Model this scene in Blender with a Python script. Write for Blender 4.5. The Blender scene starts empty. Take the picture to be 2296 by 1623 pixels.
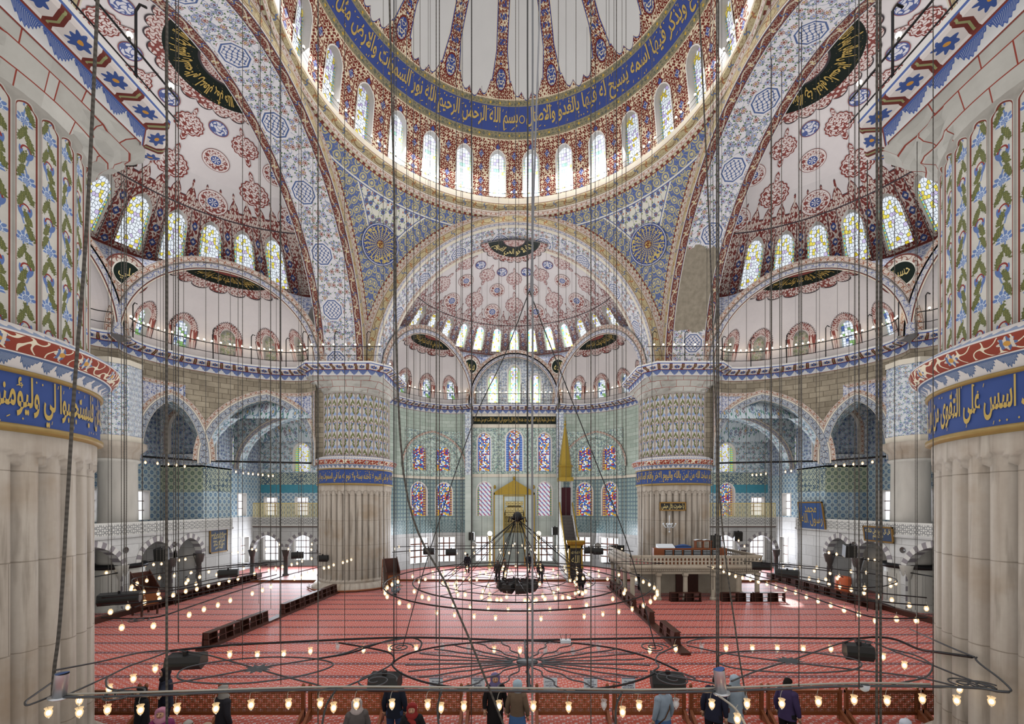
import bpy, math, random
import numpy as np
from mathutils import Vector, Matrix
PI = math.pi
random.seed(7)
SC = bpy.context.scene
COL = SC.collection
# ---------------------------------------------------------------- camera, sky, light, exposure
FPX, VX, HOR, EYE = 967.0, 1153.0, 1132.0, 6.0
cam = bpy.data.objects.new('camera', bpy.data.cameras.new('camera'))
COL.objects.link(cam)
cam.location = (0, 0, EYE)
cam.rotation_euler = (PI / 2, 0, 0)
cam.data.sensor_width = 36.0
cam.data.lens = 36.0 * FPX / 2296.0
cam.data.shift_x = -(VX - 1148.0) / 2296.0
cam.data.shift_y = (HOR - 811.5) / 2296.0
cam.data.clip_start = 0.05
cam.data.clip_end = 300
SC.camera = cam
W = bpy.data.worlds.new('sky')
SC.world = W
W.use_nodes = True
W.node_tree.nodes['Background'].inputs[0].default_value = (1.0, 0.985, 0.97, 1)
W.node_tree.nodes['Background'].inputs[1].default_value = 1.0
W.light_settings.distance = 7.0
W.light_settings.ao_factor = 1.0
SC.view_settings.view_transform = 'Standard'
SC.view_settings.look = 'None'
SC.view_settings.gamma = 1.0
SC.view_settings.use_curve_mapping = False
SC.view_settings.exposure = -0.2
cy = SC.cycles
cy.max_bounces = 4; cy.diffuse_bounces = 1; cy.glossy_bounces = 1
cy.transmission_bounces = 2; cy.transparent_max_bounces = 6
cy.use_fast_gi = True; cy.fast_gi_method = 'REPLACE'; cy.ao_bounces_render = 1
cy.sample_clamp_indirect = 3.0; cy.sample_clamp_direct = 0.0
cy.use_adaptive_sampling = True; cy.adaptive_threshold = 0.02
cy.use_denoising = True
cy.caustics_reflective = False; cy.caustics_refractive = False
YC = 20.66          # the dome's centre stands this far in front of the camera

def daylight(loc, target, sx, sy, power, color=(0.95, 0.97, 1.0), shape='RECTANGLE'):
    l = bpy.data.lights.new('daylight', 'AREA'); l.shape = shape; l.size = sx; l.size_y = sy
    l.energy = power; l.color = color
    o = bpy.data.objects.new('daylight', l); COL.objects.link(o)
    o.location = loc
    o.rotation_euler = (Vector(target) - Vector(loc)).to_track_quat('-Z', 'Y').to_euler()
    return o
# daylight entering by the window ring of the dome, the three semi-domes and the windows of the qibla wall
for k in range(6):
    a = math.radians(k * 60 + 30)
    daylight((9.9 * math.sin(a), YC + 9.9 * math.cos(a), 30.2), (0, YC, 12), 6.0, 2.6, 420)
daylight((0, 41.6, 22.3), (0, YC, 8), 9, 1.6, 500)
daylight((-22.3, YC, 23.2), (0, YC, 8), 9, 1.8, 500)
daylight((22.3, YC, 23.2), (0, YC, 8), 9, 1.8, 500)
daylight((0, 41.9, 2.6), (0, 22, 1.2), 18, 2.4, 2300, (.86, .91, 1.0))
daylight((-20, 41.9, 2.4), (-17, 22, 1.0), 8, 2.4, 1200, (.86, .91, 1.0))
daylight((20, 41.9, 2.4), (17, 22, 1.0), 8, 2.4, 1200, (.86, .91, 1.0))

def sunbeam(loc, target, angle, power):
    l = bpy.data.lights.new('sunbeam', 'SPOT'); l.spot_size = math.radians(angle); l.spot_blend = .25; l.energy = power; l.shadow_soft_size = .15; l.color = (1, .97, .93)
    o = bpy.data.objects.new('sunbeam', l); COL.objects.link(o); o.location = loc
    o.rotation_euler = (Vector(target) - Vector(loc)).to_track_quat('-Z', 'Y').to_euler()
# sun falling through two windows on the carpet beyond the tribune and by the left pier
sunbeam((20.9, 41.8, 9.9), (16.8, 26.9, 0), 5.5, 60000)
sunbeam((20.9, 41.8, 10.6), (19.2, 25.3, 0), 3.0, 30000)
sunbeam((-20.9, 41.8, 10.0), (-13.9, 31.2, 0), 4.5, 30000)

# ---------------------------------------------------------------- naming helpers
def tag(o, label=None, cat=None, group=None, kind=None):
    if label: o['label'] = label
    if cat: o['category'] = cat
    if group: o['group'] = group
    if kind: o['kind'] = kind
    return o

def empty(name, loc, rz=0.0, parent=None):
    o = bpy.data.objects.new(name, None); COL.objects.link(o)
    o.location = loc; o.rotation_euler = (0, 0, rz)
    o.empty_display_size = 0.2
    if parent: o.parent = parent
    return o

def thing(name, label, cat, loc=(0, 0, 0), rz=0.0, group=None):
    return tag(empty(name, loc, rz), label, cat, group)

def copy_tree(o, parent=None):
    c = o.copy(); COL.objects.link(c)
    if parent: c.parent = parent
    for ch in list(o.children): copy_tree(ch, c)
    return c

# ---------------------------------------------------------------- mesh builder
class MB:
    def __init__(s): s.v = []; s.f = []; s.uv = []; s.uv2 = []; s.m = []; s.sm = []
    def add(s, verts, faces, uvs=None, mi=0, smooth=False, uv2=None):
        b = len(s.v)
        s.v.extend([tuple(map(float, p)) for p in verts])
        for f in faces:
            s.f.append([i + b for i in f]); s.m.append(mi); s.sm.append(smooth)
        s.uv.extend(uvs if uvs is not None else [(p[0] + p[1], p[2]) for p in verts])
        s.uv2.extend(uv2 if uv2 is not None else [(0, 0)] * len(verts))
        return s
    def grid(s, P, UV=None, mi=0, smooth=True, flip=False, closed=False, UV2=None):
        """P: rows of rows of points"""
        nr, nc = len(P), len(P[0])
        v = [p for r in P for p in r]
        u = [p for r in UV for p in r] if UV is not None else None
        u2 = [p for r in UV2 for p in r] if UV2 is not None else None
        fs = []
        for i in range(nr - 1):
            for j in range(nc - 1 + (1 if closed else 0)):
                a, b, c, d = i * nc + j, i * nc + (j + 1) % nc, (i + 1) * nc + (j + 1) % nc, (i + 1) * nc + j
                fs.append((a, d, c, b) if flip else (a, b, c, d))
        return s.add(v, fs, u, mi, smooth, u2)
    def box(s, x0, x1, y0, y1, z0, z1, mi=0, M=None):
        v = [(x, y, z) for x in (x0, x1) for y in (y0, y1) for z in (z0, z1)]
        fs = [(0, 1, 3, 2), (4, 6, 7, 5), (0, 4, 5, 1), (2, 3, 7, 6), (0, 2, 6, 4), (1, 5, 7, 3)]
        for f in fs:
            pv = [v[i] for i in f]
            n = (Vector(pv[1]) - Vector(pv[0])).cross(Vector(pv[2]) - Vector(pv[0]))
            ax = max(range(3), key=lambda i: abs(n[i]))
            uv = [(p[1], p[2]) if ax == 0 else (p[0], p[2]) if ax == 1 else (p[0], p[1]) for p in pv]
            if M is not None: pv = [tuple(M @ Vector(p)) for p in pv]
            s.add(pv, [(0, 1, 2, 3)], uv, mi)
        return s
    def lathe(s, prof, cx=0, cy=0, n=24, mi=0, smooth=True, a0=0.0, a1=2 * PI, sx=1.0, sy=1.0):
        full = abs(a1 - a0 - 2 * PI) < 1e-6
        m = n if full else n + 1
        P, U = [], []; L = 0
        for i, (r, z) in enumerate(prof):
            if i: L += math.hypot(r - prof[i - 1][0], z - prof[i - 1][1])
            P.append([(cx + sx * r * math.cos(a0 + (a1 - a0) * j / n), cy + sy * r * math.sin(a0 + (a1 - a0) * j / n), z) for j in range(m)])
            U.append([((a0 + (a1 - a0) * j / n) * max(prof[0][0], .01), z) for j in range(m)])
        return s.grid(P, U, mi, smooth, closed=full)
    def tube(s, pts, r, n=6, mi=0, closed=False, caps=True):
        pts = [Vector(p) for p in pts]; N = len(pts)
        rs = r if isinstance(r, (list, tuple)) else [r] * N
        P = []; up = None
        for i in range(N):
            a = pts[(i - 1) % N] if (closed or i) else pts[0]
            b = pts[(i + 1) % N] if (closed or i < N - 1) else pts[-1]
            t = (b - a)
            t = t.normalized() if t.length > 1e-9 else Vector((0, 0, 1))
            if up is None: up = Vector((0, 0, 1)) if abs(t.z) < .9 else Vector((1, 0, 0))
            x = t.cross(up)
            if x.length < 1e-6: x = t.cross(Vector((1, 0, 0)))
            x.normalize(); y = x.cross(t).normalized(); up = y
            P.append([tuple(pts[i] + rs[i] * (math.cos(2 * PI * k / n) * x + math.sin(2 * PI * k / n) * y)) for k in range(n)])
        if closed: P.append(P[0])
        b = len(s.v)
        s.grid(P, [[(k / n, i * .1) for k in range(n)] for i in range(len(P))], mi, True, closed=True)
        if caps and not closed:
            s.f.append([b + k for k in range(n)][::-1]); s.m.append(mi); s.sm.append(False)
            e = b + (len(P) - 1) * n
            s.f.append([e + k for k in range(n)]); s.m.append(mi); s.sm.append(False)
        return s
    def ball(s, c, r, n=8, mi=0, sz=1.0):
        prof = [(max(1e-4, r * math.sin(PI * i / n)), c[2] - r * sz * math.cos(PI * i / n)) for i in range(n + 1)]
        return s.lathe(prof, c[0], c[1], max(6, n + 2), mi)
    def build(s, name, mats, parent=None, loc=None, kind=None):
        me = bpy.data.meshes.new(name)
        me.from_pydata(s.v, [], s.f)
        mats = mats if isinstance(mats, (list, tuple)) else [mats]
        for m in mats: me.materials.append(m)
        if len(me.polygons):
            li = np.empty(len(me.loops), dtype=np.int32); me.loops.foreach_get('vertex_index', li)
            for nm, arr in (('UVMap', s.uv), ('UV2', s.uv2)):
                if nm == 'UV2' and not any(a != (0, 0) for a in arr[:50] + arr[-50:]): continue
                ul = me.uv_layers.new(name=nm)
                ul.data.foreach_set('uv', np.array(arr, dtype=np.float32)[li].ravel())
            me.polygons.foreach_set('material_index', np.array(s.m, dtype=np.int32))
            me.polygons.foreach_set('use_smooth', np.array(s.sm, dtype=bool))
        me.update()
        o = bpy.data.objects.new(name, me); COL.objects.link(o)
        if parent: o.parent = parent
        if loc: o.location = loc
        if kind: o['kind'] = kind
        return o

def lin(a, b, n): return [a + (b - a) * i / (n - 1) for i in range(n)]

def shape_top(op, s):
    t = min(1.0, abs((s - op['s']) / op['hw']))
    k = op.get('pt', 0.0)
    if op.get('flat'): return op['zs']
    R = 1 + k
    h = math.sqrt(max(0, R * R - (t + k) ** 2)) / math.sqrt(R * R - k * k)
    return op['zs'] + op['rise'] * h

def OP(s, hw, zb, zs, rise=0.0, pt=0.0, flat=False): return dict(s=s, hw=hw, zb=zb, zs=zs, rise=rise, pt=pt, flat=flat)

def wall_mesh(mb, P, s0, s1, z0, z1, ops=(), ds=0.5, dz=None, mi=0, smooth=True, d=0.0, uvoff=(0, 0), zlo=None, zhi=None):
    """A wall over s, z with arched openings. P(s, z, d) gives the point."""
    xs = set(np.linspace(s0, s1, max(2, int(round((s1 - s0) / ds)) + 1)).tolist())
    for o in ops:
        a, b = o['s'] - o['hw'], o['s'] + o['hw']
        if b < s0 or a > s1: continue
        n = 2 if o['flat'] else 14
        for i in range(n + 1):
            if o['flat']: x = a + (b - a) * i / n
            else: x = o['s'] - o['hw'] * math.cos(PI * i / n)
            if s0 <= x <= s1: xs.add(x)
    xs = sorted(xs)
    ys = [xs[0]]
    for x in xs[1:]:
        if x - ys[-1] > 1e-4: ys.append(x)
    for xa, xb in zip(ys[:-1], ys[1:]):
        xm = (xa + xb) / 2
        act = sorted([o for o in ops if abs(xm - o['s']) < o['hw']], key=lambda o: o['zb'])
        la = [(zlo(xa) if zlo else z0, zlo(xb) if zlo else z0)]
        cl = lambda q: min(max(q, z0), z1)
        for o in act:
            la.append((cl(o['zb']), cl(o['zb']))); la.append((cl(shape_top(o, xa)), cl(shape_top(o, xb))))
        la.append((zhi(xa) if zhi else z1, zhi(xb) if zhi else z1))
        for k in range(0, len(la), 2):
            (a0, b0), (a1, b1) = la[k], la[k + 1]
            if max(a1 - a0, b1 - b0) < 1e-4: continue
            n = max(1, int(math.ceil(max(a1 - a0, b1 - b0) / dz))) if dz else 1
            for i in range(n):
                za, zb_ = a0 + (a1 - a0) * i / n, a0 + (a1 - a0) * (i + 1) / n
                zc, zd = b0 + (b1 - b0) * (i + 1) / n, b0 + (b1 - b0) * i / n
                q = [(xa, za), (xb, zd), (xb, zc), (xa, zb_)]
                mb.add([P(s, z, d) for s, z in q], [(0, 1, 2, 3)], [(s + uvoff[0], z + uvoff[1]) for s, z in q], mi, smooth)
    return mb

def outline(o, n=16, grow=0.0, foot=True):
    """points (s, z) along an opening's edge, from lower left over the top to lower right"""
    hw = o['hw'] + grow
    g = dict(o); g['hw'] = hw; g['rise'] = o['rise'] + grow
    pts = []
    if foot: pts.append((o['s'] - hw, o['zb']))
    if o['flat']:
        pts += [(o['s'] - hw, o['zs'] + grow), (o['s'] + hw, o['zs'] + grow)]
    else:
        for i in range(n + 1):
            s = o['s'] - hw * math.cos(PI * i / n)
            pts.append((s, shape_top(g, s)))
    if foot: pts.append((o['s'] + hw, o['zb']))
    return pts

def reveal(mb, P, o, d0, d1, mi=0, sill=True):
    pts = outline(o)
    if sill: pts = pts + [pts[0]]
    L = 0; us = [0]
    for a, b in zip(pts[:-1], pts[1:]):
        L += math.hypot(a[0] - b[0], a[1] - b[1]); us.append(L)
    mb.grid([[P(s, z, d0) for s, z in pts], [P(s, z, d1) for s, z in pts]],
            [[(u, 0) for u in us], [(u, d1 - d0) for u in us]], mi, False)

def band_around(mb, P, o, w, d, mi=0, foot=True, g0=0.0, thick=0.03):
    """A painted or raised band that follows an opening's edge; u along, v across 0..w"""
    a, b = outline(o, 20, g0, foot), outline(o, 20, g0 + w, foot)
    us = [0.0]
    for p, q in zip(b[:-1], b[1:]): us.append(us[-1] + math.hypot(p[0] - q[0], p[1] - q[1]))
    rows = [[P(s, z, d + thick) for s, z in a], [P(s, z, d) for s, z in a], [P(s, z, d) for s, z in b], [P(s, z, d + thick) for s, z in b]]
    uv = [[(u, 0) for u in us], [(u, 0.0) for u in us], [(u, w) for u in us], [(u, w) for u in us]]
    mb.grid(rows, uv, mi, False)

def pane_mesh(mb, P, o, d, mi=0, k=(1, 1)):
    """Glass filling an opening, u -hw..hw, v 0 at sill"""
    n = 8
    xs = [o['s'] - o['hw'] * math.cos(PI * i / n) for i in range(n + 1)]
    rows = [[P(x, o['zb'], d) for x in xs], [P(x, o['zs'], d) for x in xs]]
    uv = [[((x - o['s']) * k[0], 0) for x in xs], [((x - o['s']) * k[0], (o['zs'] - o['zb']) * k[1]) for x in xs]]
    if not o['flat']:
        rows.append([P(x, shape_top(o, x), d) for x in xs]); uv.append([((x - o['s']) * k[0], (shape_top(o, x) - o['zb']) * k[1]) for x in xs])
    mb.grid(rows, uv, mi, False)

def sweep(mb, path, prof, closed=False, mi=0, u0=0.0, up=1.0):
    """Sweep a profile [(out, z)...] along a plan path [(x, y)...]; out is to the left of the direction of travel."""
    N = len(path); P = []; U = []
    n2 = []
    for i in range(N):
        a = path[(i - 1) % N] if (closed or i) else None
        b = path[(i + 1) % N] if (closed or i < N - 1) else None
        p = path[i]
        d1 = Vector((p[0] - a[0], p[1] - a[1])).normalized() if a else None
        d2 = Vector((b[0] - p[0], b[1] - p[1])).normalized() if b else None
        if d1 is None: d1 = d2
        if d2 is None: d2 = d1
        m = Vector((-d1.y - d2.y, d1.x + d2.x))
        if m.length < 1e-6: m = Vector((-d1.y, d1.x))
        m.normalize(); c = max(.35, m.dot(Vector((-d1.y, d1.x))))
        n2.append(m / c)
    us = [u0]
    for p, q in zip(path[:-1], path[1:]): us.append(us[-1] + math.hypot(p[0] - q[0], p[1] - q[1]))
    vs = [0.0]
    for p, q in zip(prof[:-1], prof[1:]): vs.append(vs[-1] + math.hypot(p[0] - q[0], p[1] - q[1]))
    idx = list(range(N)) + ([0] if closed else [])
    if closed: us.append(us[-1] + math.hypot(path[-1][0] - path[0][0], path[-1][1] - path[0][1]))
    for k, (o_, z) in enumerate(prof):
        P.append([(path[i][0] + n2[i].x * o_, path[i][1] + n2[i].y * o_, z) for i in idx])
        U.append([(us[j], vs[k]) for j in range(len(idx))])
    mb.grid(P, U, mi, False)
# ---------------------------------------------------------------- node expressions
def hx(s):
    s = s.lstrip('#'); r = [int(s[i:i + 2], 16) / 255 for i in (0, 2, 4)]
    g = .3 * r[0] + .59 * r[1] + .11 * r[2]; k = .26 if r[2] > max(r[0], r[1]) + .04 else .06
    r = [c + (g - c) * k for c in r]
    return tuple([(c / 12.92 if c <= .04045 else ((c + .055) / 1.055) ** 2.4) for c in r] + [1.0])

class X:
    """A scalar in a node tree, with arithmetic that adds Math nodes."""
    def __init__(s, nt, k): s.nt, s.k = nt, k
    def op(s, name, *a, clamp=False):
        n = s.nt.nodes.new('ShaderNodeMath'); n.operation = name; n.use_clamp = clamp
        for i, q in enumerate((s,) + a):
            if isinstance(q, X): s.nt.links.new(q.k, n.inputs[i])
            else: n.inputs[i].default_value = float(q)
        return X(s.nt, n.outputs[0])
    def lit(s, v):
        n = s.nt.nodes.new('ShaderNodeValue'); n.outputs[0].default_value = v; return X(s.nt, n.outputs[0])
    def __add__(s, o): return s.op('ADD', o)
    __radd__ = __add__
    def __sub__(s, o): return s.op('SUBTRACT', o)
    def __rsub__(s, o): return s.lit(o).op('SUBTRACT', s)
    def __mul__(s, o): return s.op('MULTIPLY', o)
    __rmul__ = __mul__
    def __truediv__(s, o): return s.op('DIVIDE', o)
    def __neg__(s): return s.op('MULTIPLY', -1)
    def __lt__(s, o): return s.op('LESS_THAN', o)
    def __gt__(s, o): return s.op('GREATER_THAN', o)
    def sin(s): return s.op('SINE')
    def cos(s): return s.op('COSINE')
    def abs(s): return s.op('ABSOLUTE')
    def floor(s): return s.op('FLOOR')
    def fr(s): return s.op('FRACT')
    def sq(s): return s.op('MULTIPLY', s)
    def sqrt(s): return s.op('SQRT')
    def pow(s, p): return s.op('POWER', p)
    def mn(s, o): return s.op('MINIMUM', o)
    def mx(s, o): return s.op('MAXIMUM', o)
    def at(s, o): return s.op('ARCTAN2', o)
    def pp(s, o): return s.op('PINGPONG', o)
    def inv(s): return s.op('MULTIPLY_ADD', -1, 1)
    def clamp(s): return s.op('ADD', 0, clamp=True)

def hyp(a, b): return (a.sq() + b.sq()).sqrt()
def AND(*a):
    r = a[0]
    for b in a[1:]: r = r * b
    return r
def OR(*a):
    r = a[0]
    for b in a[1:]: r = r.mx(b)
    return r
def rng(x, a, b): return (x > a) * (x < b)

class Mat:
    def __init__(s, name, rough=0.75, spec=0.25, metal=0.0):
        s.m = bpy.data.materials.new(name); s.m.use_nodes = True
        s.nt = s.m.node_tree; s.b = s.nt.nodes['Principled BSDF']
        s.b.inputs['Roughness'].default_value = rough
        s.b.inputs['Specular IOR Level'].default_value = spec
        s.b.inputs['Metallic'].default_value = metal
        s.c = None
    def base(s, c): s.c = hx(c) if isinstance(c, str) else c; return s
    def uv(s, name='UVMap'):
        n = s.nt.nodes.new('ShaderNodeUVMap'); n.uv_map = name
        p = s.nt.nodes.new('ShaderNodeSeparateXYZ'); s.nt.links.new(n.outputs[0], p.inputs[0])
        return X(s.nt, p.outputs[0]), X(s.nt, p.outputs[1])
    def obj(s, which='Object'):
        n = s.nt.nodes.new('ShaderNodeTexCoord'); p = s.nt.nodes.new('ShaderNodeSeparateXYZ')
        s.nt.links.new(n.outputs[which], p.inputs[0])
        return [X(s.nt, p.outputs[i]) for i in range(3)]
    def vec(s, x, y, z=0.0):
        n = s.nt.nodes.new('ShaderNodeCombineXYZ')
        for i, q in enumerate((x, y, z)):
            if isinstance(q, X): s.nt.links.new(q.k, n.inputs[i])
            else: n.inputs[i].default_value = q
        return n.outputs[0]
    def noise(s, x, y, z=0.0, scale=1.0, det=3, rough=.55):
        n = s.nt.nodes.new('ShaderNodeTexNoise'); n.inputs['Scale'].default_value = scale
        n.inputs['Detail'].default_value = det; n.inputs['Roughness'].default_value = rough
        s.nt.links.new(s.vec(x, y, z), n.inputs['Vector'])
        return X(s.nt, n.outputs[0])
    def voro(s, x, y, cell, rand=0.75, feature='F1'):
        n = s.nt.nodes.new('ShaderNodeTexVoronoi'); n.voronoi_dimensions = '2D'; n.feature = feature
        n.inputs['Scale'].default_value = 1.0; n.inputs['Randomness'].default_value = rand
        u, v = x * (1 / cell), y * (1 / cell)
        s.nt.links.new(s.vec(u, v), n.inputs['Vector'])
        if feature == 'DISTANCE_TO_EDGE': return X(s.nt, n.outputs['Distance'])
        p = s.nt.nodes.new('ShaderNodeSeparateXYZ'); s.nt.links.new(n.outputs['Position'], p.inputs[0])
        c = s.nt.nodes.new('ShaderNodeSeparateColor'); s.nt.links.new(n.outputs['Color'], c.inputs[0])
        return X(s.nt, n.outputs['Distance']), u - X(s.nt, p.outputs[0]), v - X(s.nt, p.outputs[1]), X(s.nt, c.outputs[0]), X(s.nt, c.outputs[1])
    def mix(s, f, a, b, mode='MIX'):
        n = s.nt.nodes.new('ShaderNodeMix'); n.data_type = 'RGBA'; n.blend_type = mode
        for i, q in ((0, f), (6, a), (7, b)):
            if isinstance(q, str): q = hx(q)
            if isinstance(q, X): s.nt.links.new(q.k, n.inputs[i])
            elif isinstance(q, (tuple, list, float, int)): n.inputs[i].default_value = q
            else: s.nt.links.new(q, n.inputs[i])
        return n.outputs[2]
    def lay(s, mask, col): s.c = s.mix(mask, s.c, col); return s
    def mul(s, f, amount=1.0, lo=0.6):
        """darken by a 0..1 factor: wear and dirt"""
        g = (f.clamp() * (1 - lo) + lo)
        n = s.nt.nodes.new('ShaderNodeCombineColor')
        for i in range(3): s.nt.links.new(g.k, n.inputs[i])
        s.c = s.mix(amount, s.c, n.outputs[0], 'MULTIPLY'); return s
    def bump(s, h, dist=0.02, strength=0.6):
        n = s.nt.nodes.new('ShaderNodeBump'); n.inputs['Distance'].default_value = dist; n.inputs['Strength'].default_value = strength
        s.nt.links.new(h.k, n.inputs['Height']); s.nt.links.new(n.outputs[0], s.b.inputs['Normal']); return s
    def done(s, emit=None):
        k = s.b.inputs['Emission Color'] if emit else s.b.inputs['Base Color']
        if isinstance(s.c, tuple): k.default_value = s.c
        else: s.nt.links.new(s.c, k)
        if emit:
            s.b.inputs['Base Color'].default_value = (0.02, 0.02, 0.02, 1)
            if isinstance(emit, X): s.nt.links.new(emit.k, s.b.inputs['Emission Strength'])
            else: s.b.inputs['Emission Strength'].default_value = emit
            s.m.cycles.emission_sampling = 'NONE'
        return s.m

def fili(u, v, s, w, ph=0.0, k=1.3):
    """curling scroll lines"""
    a, b = u * (1 / s), v * (1 / s)
    f = (a + (b * 1.15 + ph).sin() * k).sin() + (b + (a * 1.15 + 1.0).sin() * k).sin()
    return f.abs() < w, f

def petal(dx, dy, n, r0, amp=0.25, rot=0.0):
    r = hyp(dx, dy)
    return r < (((dy.at(dx) * n + rot).cos() * amp + 1) * r0), r

def near(x, c, w): return (x - c).abs() < w

def plain(name, c, rough=.6, spec=.3, metal=0.0, var=0.0, scale=3.0):
    M = Mat(name, rough, spec, metal).base(c)
    if var:
        x, y, z = M.obj()
        M.mul(M.noise(x, y, z, scale), 1.0, 1 - var)
    return M.done()

# ---------------------------------------------------------------- painted surfaces
def border_mat(name, w, per, bg, vine, ros, rim='#5a6a9c', edge='#d8cdbb', ctr='#c8a24a', alt=None, lw=.12):
    """A painted border: v runs 0..w across it, u along; a waving vine with a rosette in each loop."""
    M = Mat(name).base(bg); u, v = M.uv()
    t = v * (1 / w); p = u * (1 / per)
    wav = (p * (2 * PI)).sin() * .22 + .5
    M.lay(near(t, wav, lw * .45), vine)
    q, qq = (p * 2 + .5).fr() - .5, (p * 2 + .5).floor()
    side = ((p * (2 * PI)).sin().op('SIGN')) * -.13 + .5
    pm, r = petal(q * (per / 2 / w), t - side, 7, .19, .18)
    M.lay(pm, ros)
    if alt: M.lay(pm * ((qq * .5).fr() > .25), alt)
    M.lay(r < .07, ctr)
    f, _ = fili(u, v, w * .07, .35)
    M.lay(AND(f, r > .25, rng(t, .15, .85)), M.mix(.55, bg, vine))
    M.lay(OR(t < .11, t > .89), rim)
    M.lay(OR(t < .06, t > .94), edge)
    M.lay(OR(near(t, .115, .012), near(t, .885, .012)), '#3a3440')
    M.mul(M.noise(u, v, scale=1.2), 1.0, .8)
    return M.done()

def floral_mat(name, cell, bg='#dcd6d4', cols=('#8a5040', '#46609c', '#5b6fae'), leaf='#54704a', vine='#8b93ad', octs=None, dens=.30, lo=.82, hole=None):
    """Scattered flowers with vines. octs=(period, half width): blue strapwork medallions along u at v centre."""
    M = Mat(name).base(bg); u, v = M.uv()
    f, ff = fili(u, v, cell * .30, .16)
    M.lay(f, vine)
    d, dx, dy, c1, c2 = M.voro(u, v, cell, .55)
    lf = AND(rng(d, .36, .52), ((dy.at(dx) * 3 + c2 * 6).sin() > .72))
    M.lay(lf, leaf)
    pm, r = petal(dx, dy, 8, dens, .16)
    col = M.mix(c1 > .36, cols[0], cols[1]); col = M.mix(c1 > .7, col, cols[2])
    M.lay(pm, col)
    M.lay(near(r, dens * .62, dens * .1), bg)
    M.lay(r < dens * .32, M.mix(c2 > .5, '#c9a968', cols[0]))
    if octs:
        per, hw, vc = octs
        a = ((u * (1 / per)).fr() - .5) * per; b = v - vc
        oc = a.abs().mx(b.abs()).mx((a.abs() + b.abs()) * .72)
        M.lay(oc < hw * 1.16, bg); M.lay(oc < hw, cols[1]); M.lay(oc < hw * .88, bg)
        g = ((a * (30 / hw / 2)).sin() + (b * (30 / hw / 2) + (a * (15 / hw / 2)).sin()).sin()).abs() < .5
        M.lay(AND(oc < hw * .8, g), cols[1])
    if hole:  # bare masonry where the paint is gone
        hu, hv, hr, hs = hole
        n = M.noise(u, v, scale=1.1)
        k = ((u - hu).abs() * (1 / hr)).mx((v - hv).abs() * (1 / hs)) + n * .5 < 1.25
        br = M.noise(u, v, scale=3.5)
        M.lay(k, M.mix(br, '#6d6253', '#a39886'))
    M.mul(M.noise(u, v, scale=.9), 1.0, lo)
    return M.done()

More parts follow.
